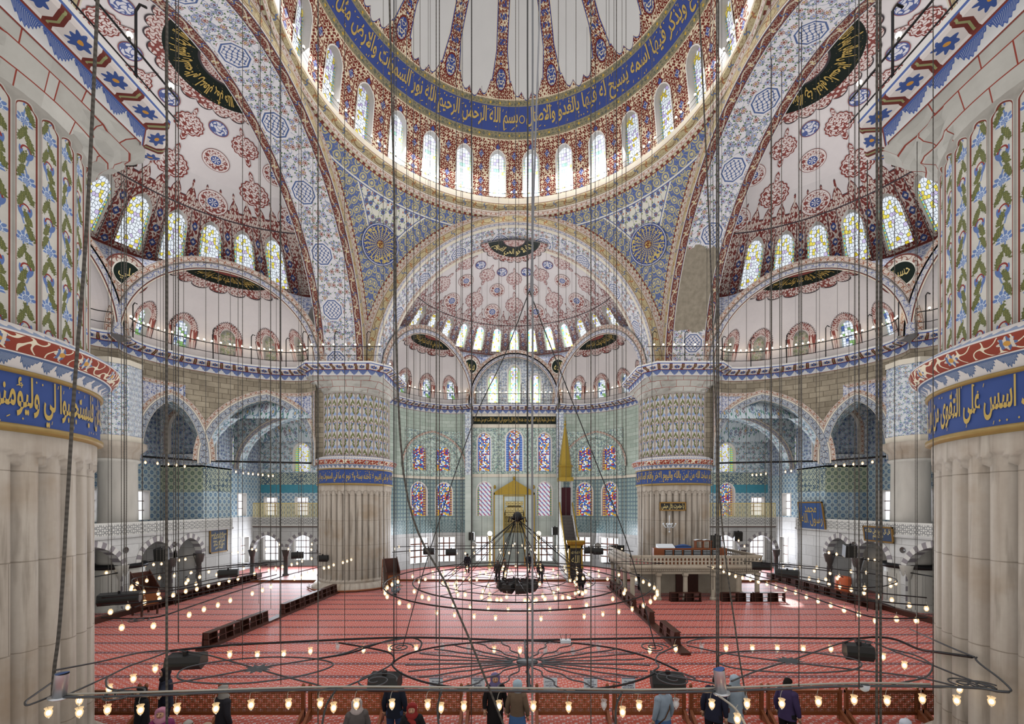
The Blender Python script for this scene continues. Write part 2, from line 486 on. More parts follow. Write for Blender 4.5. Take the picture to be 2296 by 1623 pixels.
MT = {}
def mats():
    D = MT
    # --- floor
    M = Mat('carpet', .5, .5).base('#c2360f'); x, y, z = M.obj()
    row = (y * (1 / 1.22) + .66); rf = row.fr()
    c = .34
    ui = (x * (1 / c)); vi = rf * 4; rowi = vi.floor()
    a = (ui + rowi * .5).fr() - .5; b = vi.fr() - .5
    b2 = b * .9
    r1 = hyp(a - .17, b2 + .05); r2 = hyp(a + .2, b2 - .08)
    scroll = OR(AND(near(r1, .2, .028), b2 > -.08), AND(near(r2, .2, .028), b2 < .1))
    M.lay(scroll * .65, '#d8a48c')
    pm, r = petal(a, b2, 5, .11, .35, 1.57)
    M.lay(pm, '#d6c8c6'); M.lay(r < .05, '#b0352c')
    pm2, r3 = petal((a.abs() - .37), b2.abs() - .3, 3, .08, .4)
    M.lay(pm2, '#c8b2b0')
    dk = OR(rf < .12, rf > .92)
    M.lay(dk, '#6e1313')
    bl = ((x * (1 / .16)).fr() - .5).abs() + ((rf - .02) * 7).abs()
    M.lay(bl < .22, '#a9a4bb')
    n = M.noise(x, y, scale=.8); M.mul(n, 1, .78)
    fz = M.noise(x, y, scale=60, det=1); M.mul(fz, 1, .86)
    D['carpet'] = M.done()
    M.b.inputs['Sheen Weight'].default_value = .15; M.b.inputs['Sheen Roughness'].default_value = .4
    D['marble_floor'] = plain('marble_floor', '#b7b2ac', .35, .4, 0, .2, 2)
    # --- stone
    def ashlar(name, c1, c2, bw, bh, mort, rough=.9, blot=.5, bump=.5, line=None):
        M = Mat(name, rough, .15); u, v = M.uv()
        r = v * (1 / bh); ri = r.floor(); q = u * (1 / bw) + (ri * .5).fr() * 1.0 + (ri * 12.9).sin() * .2
        n = M.noise(u, v, scale=.55, det=5); n2 = M.noise(u, v, scale=4, det=4)
        cell = ((q.floor() * 12.99 + ri * 78.2).sin() * 437.5).fr()
        M.base(c1); M.lay((n2 * .7 + cell * .55 - .15).clamp(), c2)
        e = (q.fr().pp(.5) * bw).mn(r.fr().pp(.5) * bh)
        M.mul(n * 1.7 - .35, 1, 1 - blot)
        M.lay(e < .012, mort if not line else line)
        if bump: M.bump(n2 + (e * 40).clamp() * .6, .05, bump)
        return M.done()
    D['ashlar'] = ashlar('rough_ashlar', '#897c69', '#bcae97', .8, .36, '#6f6353', .9, .5, .8)
    D['ashlar_green'] = ashlar('greenish_ashlar', '#a0aea0', '#c3ccc0', .8, .34, '#8a9586', .8, .25)  # lightened stone: the hazy light of the qibla end is in this colour
    D['pier_stone'] = ashlar('pier_top_stone', '#a9a49b', '#c6c2ba', .95, .42, '#8a3b30', .8, .3, .15)
    D['marble_wall'] = ashlar('marble_wall', '#b9b5b2', '#d4d1cf', 1.6, .75, '#8f8b88', .45, .12, 0)
    M = Mat('pier_marble', .5, .3).base('#a09182'); u, v = M.uv(); x, y, z = M.obj()
    st = M.noise(u * 2.6, v * .22, scale=1.3, det=5)
    M.lay((st * 2.4 - .75).clamp(), '#bcb0a2')
    st2 = M.noise(u * 5, v * .35 + 9, scale=.9, det=4)
    M.lay(((st2 - .56) * 5).clamp(), '#766a5c')
    n = M.noise(u, v, scale=.6, det=4); M.lay(((n - .52) * 5).clamp() * .55, '#927757')
    jr = (v * (1 / 1.75) + .2); ji = jr.floor()
    M.lay(OR((jr.fr().pp(.5) * 1.75 + (M.noise(u, v, scale=3) - .5) * .02) < .011, AND(((u * .4 + (ji * .37)).fr() * 2.5) < .015, u > -99)) * .7, '#75695a')
    M.mul(M.noise(x, y, z, 9, 4), 1, .86)
    D['pier_marble'] = M.done()
    M = Mat('column_marble', .4, .4).base('#a9a39b'); x, y, z = M.obj()
    M.lay((M.noise(x, y, z * .3, 1.5, 5) * 2.2 - .6).clamp(), '#c2bcb2'); D['column'] = M.done()
    M = Mat('warm_tribune_marble', .5, .3).base('#a08f7c'); x, y, z = M.obj(); M.lay((M.noise(x, y, z, 1.2, 5) * 2.2 - .6).clamp(), '#b8a996'); D['tribune'] = M.done()
    D['dark_column'] = plain('dark_column_marble', '#57504d', .3, .5, 0, .35, 3)
    M = Mat('striped_arch_stone', .6).base('#d0cbc6'); u, v = M.uv()
    M.lay(((u * (1 / .56)).fr() > .5), '#8a8286'); D['ablaq'] = M.done()
    M = Mat('pierced_marble', .5).base('#c9c5bf'); u, v = M.uv()
    a = (u * (1 / .5)).fr() - .5; b = (v - .18) * (1 / .5)
    b1 = b.fr() - .5
    g = ((a * 4 * PI).cos() * (b1 * 4 * PI).cos() + (a * 2 * PI).sin() * .4).abs() < .30
    M.lay(AND(g, rng(v, .14, .72)), '#55565c'); D['pierced'] = M.done()
    # --- plaster and paint
    M = Mat('pink_plaster', .8).base('#c9bfbf'); x, y, z = M.obj()
    M.lay((M.noise(x, y, z, .35, 4) * 2 - .5).clamp(), '#d6cdcb'); M.mul(M.noise(x, y, z, 6, 3), 1, .93)
    D['plaster'] = M.done()
    D['white_trim'] = plain('white_painted_trim', '#dbd3cc', .7, .2, 0, .1, 5)
    D['red_line'] = plain('red_painted_line', '#7c3228', .7); D['maroon'] = plain('maroon_cloth', '#3a151b', .9)
    # main dome: v = arc in degrees, u = azimuth in degrees (UV), window period 360/28
    M = Mat('dome_painting', .75).base('#73281c'); u, v = M.uv()
    m = .192  # metres per degree
    U, Vv = u * m, v * m
    f, ff = fili(U, Vv, .055, .55, 0, 1.5)
    cream = '#d9c6a8'
    M.lay(f, cream)
    wi = (u * (28 / 360)); wq = wi.fr() - .5
    # lozenges between the windows, in blue
    a = ((wi + .5).fr() - .5) * (360 / 28) * m
    for vc, s in ((1.2, .23), (3.6, .23), (6.6, .27), (11.2, .25), (15.6, .28)):
        b = (v - (vc + 0.0)) * m
        dd = (a.abs() * 1.5 + b.abs()) + ((a * 22).cos() * (b * 22).cos()) * .04
        M.lay(dd < s * 1.35, '#73281c'); M.lay(dd < s, '#3c4fa0')
        M.lay(AND(dd < s * .95, fili(a, b, .05, .45)[0]), '#d3c8b8')
    a2 = wq * (360 / 28) * m; b = (v - 18.2) * m
    dd = a2.abs() * 1.3 + b.abs(); M.lay(dd < .3, '#73281c'); M.lay(dd < .2, '#3c4fa0')
    # edge of the red field and the gold rim beside the blue band
    M.lay(near(v, 20.6, .12), cream)
    M.lay(rng(v, 20.8, 23.0), '#8b8062'); M.lay(AND(rng(v, 21.1, 22.7), fili(U, Vv, .05, .5)[0]), '#5d5f52')
    M.lay(AND(rng(v, 21.3, 22.5), hyp(((u * .25).fr() - .5) * 4 * m, (v - 21.9) * m) < .07), '#c09a35')
    M.lay(rng(v, 23.0, 30.2), '#34499c')
    M.lay(rng(v, 30.2, 31.9), '#8b8062'); M.lay(AND(rng(v, 30.5, 31.6), fili(U, Vv, .05, .5)[0]), '#5d5f52')
    M.lay(AND(rng(v, 30.5, 31.6), hyp(((u * .25).fr() - .5) * 4 * m, (v - 31.05) * m) < .07), '#c09a35')
    M.lay(near(v, 32.1, .14), cream)
    # white panels between sixteen ribs
    rp = (u * (16 / 360) + .26); rq = (rp.fr() - .5)          # 0 at the middle of a panel
    aa = rq.abs() * 2                                         # 1 on the rib's axis
    rad = ((v * (PI / 180)).cos() * 11.0 * (2 * PI / 16) * .5)   # half period in metres at this height
    dist = (aa * -1 + 1) * rad                                # metres from the rib's axis
    lob = (aa * (2.5 * PI)).cos().abs()
    low = v - (34.2 + aa.pow(2.2) * 9.5 - lob * 2.0)          # degrees above the lobed lower edge
    dm = (dist - .42 - (((v - 36) * -.12 + 1).clamp()) * .28 ).mn(low * m)
    M.lay(dm > -.10, '#34499c'); M.lay(dm > -.04, cream); M.lay(dm > .0, '#cfccca')
    n = M.noise(U, Vv, scale=.5); M.lay(AND(dm > 0, (n > .0)) * (n * .5), '#bdb8b4')
    # blue medallions on the foot of each rib
    b = (v - 37.2) * m; em = hyp(dist, b * .62)
    M.lay(em < .38, '#73281c'); M.lay(em < .32, '#34499c'); M.lay(AND(em < .3, fili(dist, b, .06, .5)[0]), '#cdbfa6')
    rl = AND(dist < .22, v > 41, ((v * .35).fr() < .5), fili(U, Vv, .08, .7)[0].inv()); M.lay(rl, '#34499c')
    M.mul(M.noise(U, Vv, scale=1), 1, .85)
    D['dome'] = M.done()
    # semi-dome drum: u = azimuth in window units, v = metres above the drum's foot
    def drum(name, red, blue, cr, step, h, wtop):
        M = Mat(name).base(cr); u, v = M.uv()
        q = (u.fr() - .5) * step; r = (u + .5).fr() - .5
        U = u * step
        M.lay(fili(U, v, .05, .62, 0, 1.4)[0], red)
        jam = AND(q.abs() < step * .5 - step * .30, v < 99)
        # panels between windows
        pan = ((r * step).abs()) 
        M.lay(AND(q.abs() < .24, v < wtop + .15, ), red)
        M.lay(AND(q.abs() < .22, v < wtop + .15, fili(q, v, .06, .55)[0]), cr)
        vb = (v * (1 / .62)).fr() - .5
        dd = q.abs() * 1.2 + (vb * .62).abs() + (q * 30).cos() * .02
        M.lay(AND(dd < .2, v < wtop), blue); M.lay(AND(dd < .09, v < wtop), cr)
        M.lay(AND(near(q.abs(), .28, .02), v < wtop + .15), '#4a3f44')
        M.lay(near(v, wtop + .22, .025), '#4a3f44')
        # palmette fringe over the windows
        tri = ((u * 2).fr() - .5).abs() * 2
        top = wtop + .58 + (tri * -1.55 + 1).clamp().sqrt() * .34 + (tri < .16) * .2
        M.lay((v > top - .07), red); M.lay((v > top - .03), '#4a3f44'); M.lay(v > top, '#d0c7c6')
        M.lay(near(v, .08, .06), red); M.lay(v < .03, cr)
        M.mul(M.noise(U, v, scale=1.5), 1, .85)
        return M.done()
    D['drum_side'] = drum('side_drum_painting', '#7a3530', '#34488e', '#cdbcb2', 1.93, 2.6, 2.55)
    D['drum_qibla'] = drum('qibla_drum_painting', '#946462', '#6a74a6', '#cfc4c1', 1.71, 2.2, 2.0)  # red and blue paled: hazy light put into the colours
    # cartouche and roundel
    def cart(name, red, kind):
        M = Mat(name).base('#cfc0bc'); u, v = M.uv(); r = hyp(u, v); a = v.at(u)
        if kind == 'star':
            M.lay(fili(u, v, .042, .62, 0, 1.2)[0], red)
            e, vv = M.uv('UV2')
            M.lay(e > .82, red); M.lay(near(e, .87, .03), '#d5c9c5')
        elif kind == 'round':
            M.lay(fili(u, v, .05, .6)[0], red); M.lay(r > .62, red); M.lay(near(r, .64, .03), '#d5c9c5')
            M.lay(r < .3, '#d5c9c5'); M.lay(r < .26, '#3b4f9a'); M.lay(AND(r < .2, (a * 7).cos() > .3), '#d5d0d2')
        elif kind == 'blue':
            M.base('#c9c5cc'); M.lay(fili(u, v, .07, .55)[0], '#47599c'); M.lay(r > .44, '#8a4a44'); M.lay(near(r, .42, .025), '#47599c')
        elif kind == 'green':
            M.base('#c9bdb2'); M.lay(fili(u, v, .06, .6)[0], '#8a5a50'); M.lay(r > .73, '#6f3a34'); M.lay(near(r, .5, .03), '#d9d2c6'); M.lay(r < .48, '#17261f')
        elif kind == 'bigblue':
            M.base('#2d4391'); gold = '#b7a05c'
            M.lay(AND(rng(r, .25, 1.15), (a * 22).cos() > .75), gold)
            for rr in (.36, .48, .6, .72): M.lay(near(r, rr, .012), gold)
            M.lay(AND(r > .78, r < 1.2, fili(u, v, .07, .45)[0]), gold)
            M.lay(r < .26, '#6b3420'); M.lay(AND(r < .24, fili(u, v, .05, .5)[0]), gold)
            M.lay(r > 1.27, '#d0c9bf'); M.lay(r > 1.31, '#3a4f98')
        elif kind == 'sunburst':   # pale ray ring round a black inscription plate
            M.base('#cbb8b2'); M.lay(fili(u, v, .05, .65)[0], red); e, vv = M.uv('UV2')
            M.lay(e > .9, '#3e363b')
        return M.done()
    D['star'] = cart('red_star_cartouche', '#7f3a34', 'star'); D['star_hazy'] = cart('hazy_star_cartouche', '#976a69', 'star')  # second star is a paler copy, with the qibla's hazy light in its colour
    D['roundel'] = cart('red_roundel', '#84403a', 'round'); D['roundel_blue'] = cart('small_blue_roundel', '', 'blue')
    D['roundel_green'] = cart('black_green_roundel', '', 'green'); D['roundel_big'] = cart('great_blue_roundel', '', 'bigblue')
    D['sunburst'] = cart('sunburst_ornament', '#80403a', 'sunburst')
    D['plate'] = plain('black_green_plate', '#16231d', .6, .2, 0, .15, 4)
    D['gold'] = plain('gold_lettering', '#c0a050', .45, .5, .25)
    D['gold_pale'] = plain('pale_gold_lettering', '#d8c07a', .5, .4, .1)
    D['white_letter'] = plain('white_lettering', '#dcdcd8', .7)
    # arch soffits, faces, pendentives
    D['soffit'] = floral_mat('arch_soffit_painting', .42, '#d2cdd0', octs=(3.4, .62, 1.35))
    D['soffit_bare'] = floral_mat('arch_soffit_worn_painting', .42, '#d2cdd0', octs=(3.4, .62, 1.35), hole=(5.2, 1.35, 2.6, 1.5))
    D['red_border'] = border_mat('red_vine_border', .55, 1.7, '#6e2c22', '#c9bda8', '#c3b59c', alt='#3e5293')
    D['yellow_border'] = border_mat('yellow_vine_border', .62, 1.5, '#bfae85', '#8a6a4a', '#5c719c', rim='#8d4a38', alt='#a46a4a')
    D['blue_border'] = border_mat('blue_gold_border', .7, 1.2, '#4c62a6', '#b5a876', '#b9aa74', rim='#3a4f98', alt='#b9aa74')
    D['thin_border'] = border_mat('thin_blue_border', .3, .7, '#c9c2bd', '#5b6fae', '#5b6fae', rim='#7a3a30')
    D['thin_red'] = border_mat('thin_red_border', .3, .7, '#cdbfb2', '#8a4a3c', '#8a4a3c', rim='#7a3a30')
    D['leaf_border'] = border_mat('dark_leaf_border', .45, .9, '#aeb0b4', '#55688c', '#495a80', rim='#6f7a94')
    M = Mat('pendentive_painting', .75).base('#cfcabd'); u, v = M.uv(); dl, dr = M.uv('UV2')
    M.lay(fili(u, v, .15, .16)[0], '#6b7488')
    d, dx, dy, c1, c2 = M.voro(u, v, .42, .5)
    pm, r = petal(dx, dy, 8, .28, .18); M.lay(pm, M.mix(c1 > .3, '#6e6a8c', '#4a62a0')); M.lay(r < .1, '#8a5a4a')
    M.lay(AND(rng(d, .36, .5), ((dy.at(dx) * 3 + c2 * 6).sin() > .75)), M.mix(c1 > .5, '#7e8f5a', '#a2543e'))
    U0 = u
    for dd, w in ((dl, 1.25), (dr, 1.0)):
        u = (U0.abs() + v) if w > 1.1 else U0
        M.lay(dd < w + .14, '#3f55a0'); M.lay(dd < w + .09, '#d2cdc2'); M.lay(dd < w, '#4c63a8')
        t = dd * (1 / w)
        cc = hyp(((u * (1 / .62)).fr() - .5) * .62, ((dd * (1 / .5)).fr() - .5) * .5)
        M.lay(AND(dd < w, near(cc, .2, .035)), '#b9ab7c'); M.lay(AND(dd < w, cc < .1), '#c2b48a')
        M.lay(AND(dd < w, fili(u, dd, .06, .2)[0]), '#a59a74')
        M.lay(AND(dd < .22), '#7a3a2e'); M.lay(AND(dd < .17, (u * 16).sin() > 0), '#c9bd9c'); M.lay(dd < .05, '#c2b58e')
    M.mul(M.noise(u, v, scale=1), 1, .84)
    D['pendentive'] = M.done()
    D['spandrel_blue'] = floral_mat('spandrel_blue_painting', .28, '#c9c6cc', ('#3f56a0', '#4b62ad', '#3f56a0'), '#5a70b2', '#4660ad', dens=.24)
    D['blue_floral'] = floral_mat('blue_floral_painting', .30, '#d0d1d4', ('#6f6a86', '#5672ac', '#5f7cb4'), '#6a8f80', '#8a9cc0')
    D['green_floral'] = floral_mat('green_floral_painting', .34, '#c3cfc4', ('#5f6f84', '#5b7486', '#4f6d83'), '#4f7a5c', '#7f9a94')  # ground lightened to carry the hazy light at the qibla
    D['bay_floral'] = floral_mat('bay_vault_painting', .5, '#c3cdd3', ('#7c6d78', '#5b7399', '#5b7fa6'), '#4f8272', '#6f8fa8')
    D['dark_blue_floral'] = floral_mat('niche_blue_painting', .34, '#a0a9bd', ('#33518c', '#2f5596', '#2f5596'), '#5b8a7a', '#c3cdd6')
    # flutes of the painted pier shaft: u = flute number, v = metres
    M = Mat('painted_flutes', .7).base('#c6c0b6'); u, v = M.uv()
    q = (u.fr() - .5) * .46; per = 1.15; w = (v * (1 / per)); b = w.fr() - .5; i = w.floor()
    flip = ((u.floor() + i) * .5).fr() * 4 - 1
    B = b * per; qq = q * flip
    n = M.noise(q + u.floor(), v, scale=26, det=2) - .5
    st = near(qq, (b * 2 * PI).sin() * .06 - .02, .016 + 0); M.lay(st, '#6a86bf')
    # blue fan flower
    fx, fy = qq - .02, B - .27; r = hyp(fx, fy); a = fy.at(fx)
    M.lay(AND(r < (a * 9).cos() * .02 + .145, fy > -.05), '#5f80c0')
    M.lay(AND(r < .14, (a * 9).cos() < -.8, fy > -.05), '#cdd3dc'); M.lay(AND(near(r, .075, .006), fy > -.05), '#cdd3dc')
    # tulip with a red eye
    fx, fy = qq + .01, B + .30; r = hyp(fx, fy * .8)
    M.lay(AND(r < .13, (fx * 40).sin() * .03 + fy < .05), '#5674b8'); M.lay(AND(near(r, .085, .014), fy > 0), '#8e3430'); M.lay(r < .05, '#c6c0b6')
    # green curling leaves
    for cx_, cy_, k in ((.06, .02, 1.5), (-.07, -.1, -1.2), (.05, -.47, 1.2), (-.08, .45, -1.4)):
        gx, gy = qq - cx_, B - cy_
        e = hyp(gx + gy * (k * .28), gy * .36) + n * .10
        M.lay(e < .062, '#64683a'); M.lay(AND(e < .04, ((gx + gy) * 90).sin() * ((gx - gy) * 90).sin() > .45), '#8d8a4a')
    edge = hyp(q, (v - 13.68).mx(0))
    M.lay(edge > .172, '#b8b2a8'); M.lay(near(edge, .178, .011), '#7d3428'); M.lay(edge > .205, '#9d978e')
    M.mul(M.noise(u * .46, v, scale=2.2, det=4) * 1.5 - .1, 1, .72)
    D['flutes'] = M.done()
    M = Mat('pier_band_blue', .6).base('#2f4c9b'); x, y, z = M.obj(); M.mul(M.noise(x, y, z, 3, 4), 1, .8); D['band_blue'] = M.done()
    D['gilt'] = plain('gilt_moulding', '#a58748', .45, .5, .3, .3, 6)
    # painted cornices: v across the profile 0..1.2 m
    M = Mat('painted_cornice', .7).base('#c6c3c2'); u, v = M.uv()
    q = (u * (1 / .6)).fr() - .5
    tip = (q.abs() * 2).pow(1.5) * .3 + (q * 16 * PI + v * 20).cos() * .028 + .08
    M.lay(AND(v < .42, v > tip), '#3f5ba8')
    M.lay(AND(v < .37, v > tip + .04, (((q / (v + .3)) * 13).fr() < .16)), '#b9bfd2')
    M.lay(rng(v, .46, .98), '#cdc2bd')
    a = (u * (1 / .75)).fr() - .5
    pm, r = petal(a * .75, v - .72, 8, .17, .2); M.lay(pm, '#34529f'); M.lay(r < .05, '#c78a35')
    M.lay(AND(rng(v, .44, 1.0), near(a.abs(), .47, .09)), '#6b2c24'); M.lay(AND(rng(v, .5, .95), near(a.abs(), .5, .03)), '#8a8a5c')
    M.lay(near(v, .44, .02), '#7a3126'); M.lay(near(v, 1.03, .03), '#3f5ba8'); M.lay(v > 1.07, '#cfcac4')
    M.lay(v < .03, '#7a3126')
    D['cornice'] = M.done()
    M = Mat('pier_red_moulding', .65).base('#c9c0bb'); u, v = M.uv()     # v: 0 at the foot
    q = (u * (1 / .34)).fr() - .5
    tip = (q.abs() * 2).pow(1.4) * .24 + (q * 14 * PI + v * 24).cos() * .025 + .05
    M.lay(AND(v < .33, v > tip), '#49618f')
    M.lay(AND(v < .28, v > tip + .035, (((q / (v + .25)) * 10).fr() < .18)), '#b9bfca')
    M.lay(rng(v, .36, .72), '#8c3a2a'); M.lay(AND(rng(v, .38, .7), fili(u, v, .07, .35)[0]), '#d6c8ae')
    a = (u * (1 / .9)).fr() - .5; pm, r = petal(a * .9, v - .54, 8, .12, .2); M.lay(pm, '#c8b9a8'); M.lay(AND(pm, (a * 60).sin() > 0), '#53699c'); M.lay(r < .05, '#c08a3a')
    M.lay(AND(v > .76, v < ((q * 4 * PI).cos() * .06 + .86)), '#7b8aa8')
    D['red_moulding'] = M.done()
    # tiles
    def tiles(name, c1, c2, c3, cell, pat, var=None, lo=.8):
        M = Mat(name, .3, .5).base(c1); u, v = M.uv()
        a = (u * (1 / cell)).fr() - .5; b = (v * (1 / cell)).fr() - .5
        if pat == 'star':
            pm, r = petal(a, b, 8, .26, .22); M.lay(pm, c2); M.lay(r < .12, c1); M.lay(r < .06, c3)
            r2 = hyp(a.abs() - .5, b.abs() - .5); M.lay(r2 < .2, c3); M.lay(r2 < .1, c1)
        elif pat == 'net':
            M.lay(fili(u, v, cell * .16, .42)[0], c2); dd = a.abs() + b.abs(); M.lay(near(dd, .5, .06), c3); M.lay(dd < .16, c3)
        else:
            M.lay(near(hyp(a, b), .36, .06), c2); M.lay(AND(a.abs() < .07), c2); M.lay(AND(b.abs() < .07), c3); M.lay(hyp(a, b) < .14, c3)
        M.lay(OR(a.abs() > .485, b.abs() > .485), '#8d938f')
        M.mul(M.noise(u, v, scale=.8), 1, lo)
        if var: M.lay((M.noise(u, v, scale=.25, det=1) > .52) * .35, var)
        return M.done()
    D['tile_green'] = tiles('green_tiles', '#b9c0a4', '#4f6d5e', '#2f5a6b', .5, 'star')
    D['tile_blue'] = tiles('blue_tiles', '#aebdc0', '#2f6fa6', '#1f4f8c', .5, 'star')
    D['tile_net'] = tiles('net_tiles', '#b4bba2', '#3f6076', '#2a4f77', .45, 'net')
    D['tile_dark'] = tiles('dark_tiles', '#9fb0a8', '#507482', '#44647e', .36, 'ring')  # tile colours lightened, hazy light included
    D['tile_qibla'] = tiles('qibla_tiles', '#9fb0ae', '#55757a', '#4a6a74', .32, 'net')
    D['tile_teal'] = plain('turquoise_tile_frieze', '#2f8fa6', .3, .5, 0, .3, 5)
    M = Mat('qibla_marble', .4, .4).base('#c3c8c0'); u, v = M.uv()
    M.lay((M.noise(u, v * 2, scale=.6, det=5) * 2.2 - .6).clamp(), '#a9b2a8'); M.lay(OR((u * .8).fr() < .012, (v * .9).fr() < .014), '#8b918a')
    D['qibla_marble'] = M.done()
    # wood, metal, cloth
    M = Mat('dark_wood', .4, .4).base('#3d1f16'); x, y, z = M.obj(); M.lay(M.noise(x * 3, y * 3, z * 3, 2, 4), '#4c281c'); D['wood'] = M.done()
    M = Mat('red_brown_wood', .45, .4).base('#7a3c1c'); x, y, z = M.obj(); M.lay(M.noise(x, y * 8, z * 12, 3, 4), '#93502a'); D['wood_red'] = M.done()
    M = Mat('pierced_lattice', .55, .3).base('#8f4f26'); u, v = M.uv(); c = .05
    a = (u * (1 / c)).fr() - .5; b = (v * (1 / c)).fr() - .5
    rr = hyp(a, b) + ((u * (2 * PI / .25)).cos() * (v * (2 * PI / .25)).cos()) * .10
    al = M.nt.nodes.new('ShaderNodeMath'); al.operation = 'GREATER_THAN'; M.nt.links.new(rr.k, al.inputs[0]); al.inputs[1].default_value = .27
    M.nt.links.new(al.outputs[0], M.b.inputs['Alpha']); D['lattice'] = M.done()
    D['iron'] = plain('black_iron', '#2a2a2c', .45, .5, .6)
    D['iron_grey'] = plain('grey_painted_iron', '#4b4d50', .4, .5, .5)
    M = Mat('twisted_rope', .8).base('#58524b'); x, y, z = M.obj(); M.mul(((z * 60).sin() * .5 + .5), 1, .6); D['rope'] = M.done()
    D['cable'] = plain('dark_steel_cable', '#3d3c3b', .6, .4, .3)
    D['cable_pale'] = plain('grey_cable', '#77777a', .5, .4, .2)
    D['bar_cover'] = plain('pale_cable_duct', '#a39c90', .5, .4)
    D['steel'] = plain('brushed_steel', '#c6c8cc', .38, .5, .75)
    D['black_plastic'] = plain('black_plastic', '#2a2a2a', .5, .3)
    D['speaker_grille'] = plain('speaker_grille', '#33332f', .7, .3, .2, .3, 40)
    D['white_plastic'] = plain('white_plastic', '#c9ccd0', .4)
    D['paper'] = plain('white_paper', '#d9dde2', .8)
    D['navy_ink'] = plain('navy_ink', '#2c3566', .8)
    D['gold_metal'] = plain('gilded_wood', '#b8993a', .35, .5, .6, .2, 8)
    D['gold_tile'] = tiles('gilded_muqarnas', '#b59a4d', '#d9c98c', '#8a7438', .35, 'ring')
    D['board_blue'] = plain('blue_board', '#2f57a0', .6, .3, 0, .25, 3)
    D['board_dark'] = plain('slate_blue_board', '#3a4d70', .6, .3, 0, .25, 3)
    D['frame_gold'] = plain('gilt_frame', '#8f6a2e', .4, .5, .4)
    # light sources
    M = Mat('lamp_light').base((1.0, .80, .50, 1)); D['bulb'] = M.done(16.0); M.m.cycles.emission_sampling = 'AUTO'
    M = Mat('lamp_light_small').base((1.0, .84, .58, 1)); D['bulb_far'] = M.done(14.0)
    M = Mat('clear_glass', .05, .5); M.base((.9, .9, .9, 1)); M.b.inputs['Transmission Weight'].default_value = 0.0; M.b.inputs['Alpha'].default_value = .35; D['glass'] = M.done()
    M = Mat('glowing_cup_glass', .1, .5).base((1.0, .66, .32, 1)); M.b.inputs['Alpha'].default_value = .5; D['glass_glow'] = M.done(1.5)  # cup glass emits by itself, drawing a warm halo round the bulb
    M = Mat('globe_light').base((1, .9, .7, 1)); D['globe'] = M.done(2.0)
    # stained glass lit by the day: u across from the middle, v up from the sill, in metres
    def glass(name, cell, cols, border, bw, hw, strength, white=.62, glow=0.0, stripes=False, lead=.06, fade=1.0, rand=.25):
        M = Mat(name).base('#e8f0f8'); u, v = M.uv()
        d, dx, dy, c1, c2 = M.voro(u, v, cell, rand)
        for k, c in enumerate(cols):
            lo_ = white + (1 - white) * k / len(cols); M.lay(rng(c1, lo_, lo_ + (1 - white) / len(cols)), c)
        if stripes:
            s = ((u + v * .9) * (1 / .42)).fr(); M.lay(s < .4, '#8a7fc0'); M.lay(AND(s < .32, (v * 14).sin() > .1), '#c25a78'); M.lay(s > .46, '#e9eef2')
        e = M.voro(u, v, cell, rand, 'DISTANCE_TO_EDGE')
        ed = (u.abs() * -1 + hw)
        M.lay(ed < bw, M.mix((v * (1 / (bw * 1.8))).fr() > .5, border[0], border[1]))
        M.lay(AND(ed < bw, ed > bw * .8), border[2])
        ld = OR(e < lead, near(ed, bw, .012), near(ed, .02, .012))
        M.lay(ld * fade, '#3c4450')
        st = M.c
        s = X(M.nt, M.nt.nodes.new('ShaderNodeValue').outputs[0]); s.k.default_value = strength
        if glow: s = (((v * -.42 + 1.0).clamp() + 0.0) * glow + strength)
        return M.done(s)
    D['glass_dome'] = glass('pale_stained_glass', .16, ('#c8b23c', '#b8a5e0', '#d0b840'), ('#63b0d8', '#d8c34a', '#5fb58e'), .09, .55, 1.05, .6, .9, rand=.7)
    D['glass_hot'] = glass('sunlit_stained_glass', .2, ('#e0d070', '#cfc5f0', '#9fd8c0'), ('#9fd0e8', '#e8dc90', '#9fd8c0'), .09, .55, 1.5, .6, 6.0, fade=.75)
    D['glass_side'] = glass('yellow_stained_glass', .15, ('#d8c02c', '#e8d850', '#c8b8e8'), ('#6cc8b8', '#d8c83c', '#d8e6f8'), .11, .60, 1.15, .62, rand=.7)
    D['glass_qibla'] = glass('bright_stained_glass', .15, ('#d8c648', '#7fd0c8', '#c8b8e8'), ('#7fcfc8', '#d8d060', '#e6eef8'), .08, .42, 1.6, .55, 2.5, fade=.8)
    D['glass_exedra'] = glass('blue_green_stained_glass', .17, ('#7fae62', '#3f62b0', '#a8b8e8'), ('#8fb4e8', '#b0d090', '#c8d4f4'), .09, .5, 1.25, .5)
    D['glass_colour'] = glass('rich_stained_glass', .13, ('#d23a2a', '#2f48c8', '#e8b020', '#4a2fb0', '#3f9ad8'), ('#e8b838', '#8a2f6a', '#3040c0'), .13, .68, 1.1, .22)
    D['glass_blue'] = glass('blue_stained_glass', .13, ('#2f50c8', '#e8a020', '#c83a28', '#4f8ae0'), ('#3a5fd0', '#6fa0e8', '#2f48b8'), .13, .64, 1.25, .34)
    D['glass_stripe'] = glass('striped_stained_glass', .13, ('#c8a030', '#5060c0'), ('#c8a848', '#4a9a80', '#7a4fa0'), .13, .7, 1.1, .8, stripes=True)
    M = Mat('clear_daylight_window').base('#eef4ff'); u, v = M.uv(); n = M.noise(u, v, scale=1.6, det=3)
    M.lay(((.62 - v * .18) - n).clamp() * 1.3, '#9ab88a'); D['day'] = M.done(1.9)
    D['blind'] = floral_mat('painted_blind_window', .3, '#c9bfae', ('#8a9a6a', '#7e98a8', '#c98a90'), '#7f9a62', '#9a9088')
mats()
# ---------------------------------------------------------------- the building
ZS = 15.8           # springing of the great arches, top of the cornice
rad, deg = math.radians, math.degrees
NWIN = [0]
def struct(name, mb, mats_, parent=None): return mb.build(name, mats_, parent, kind='structure')

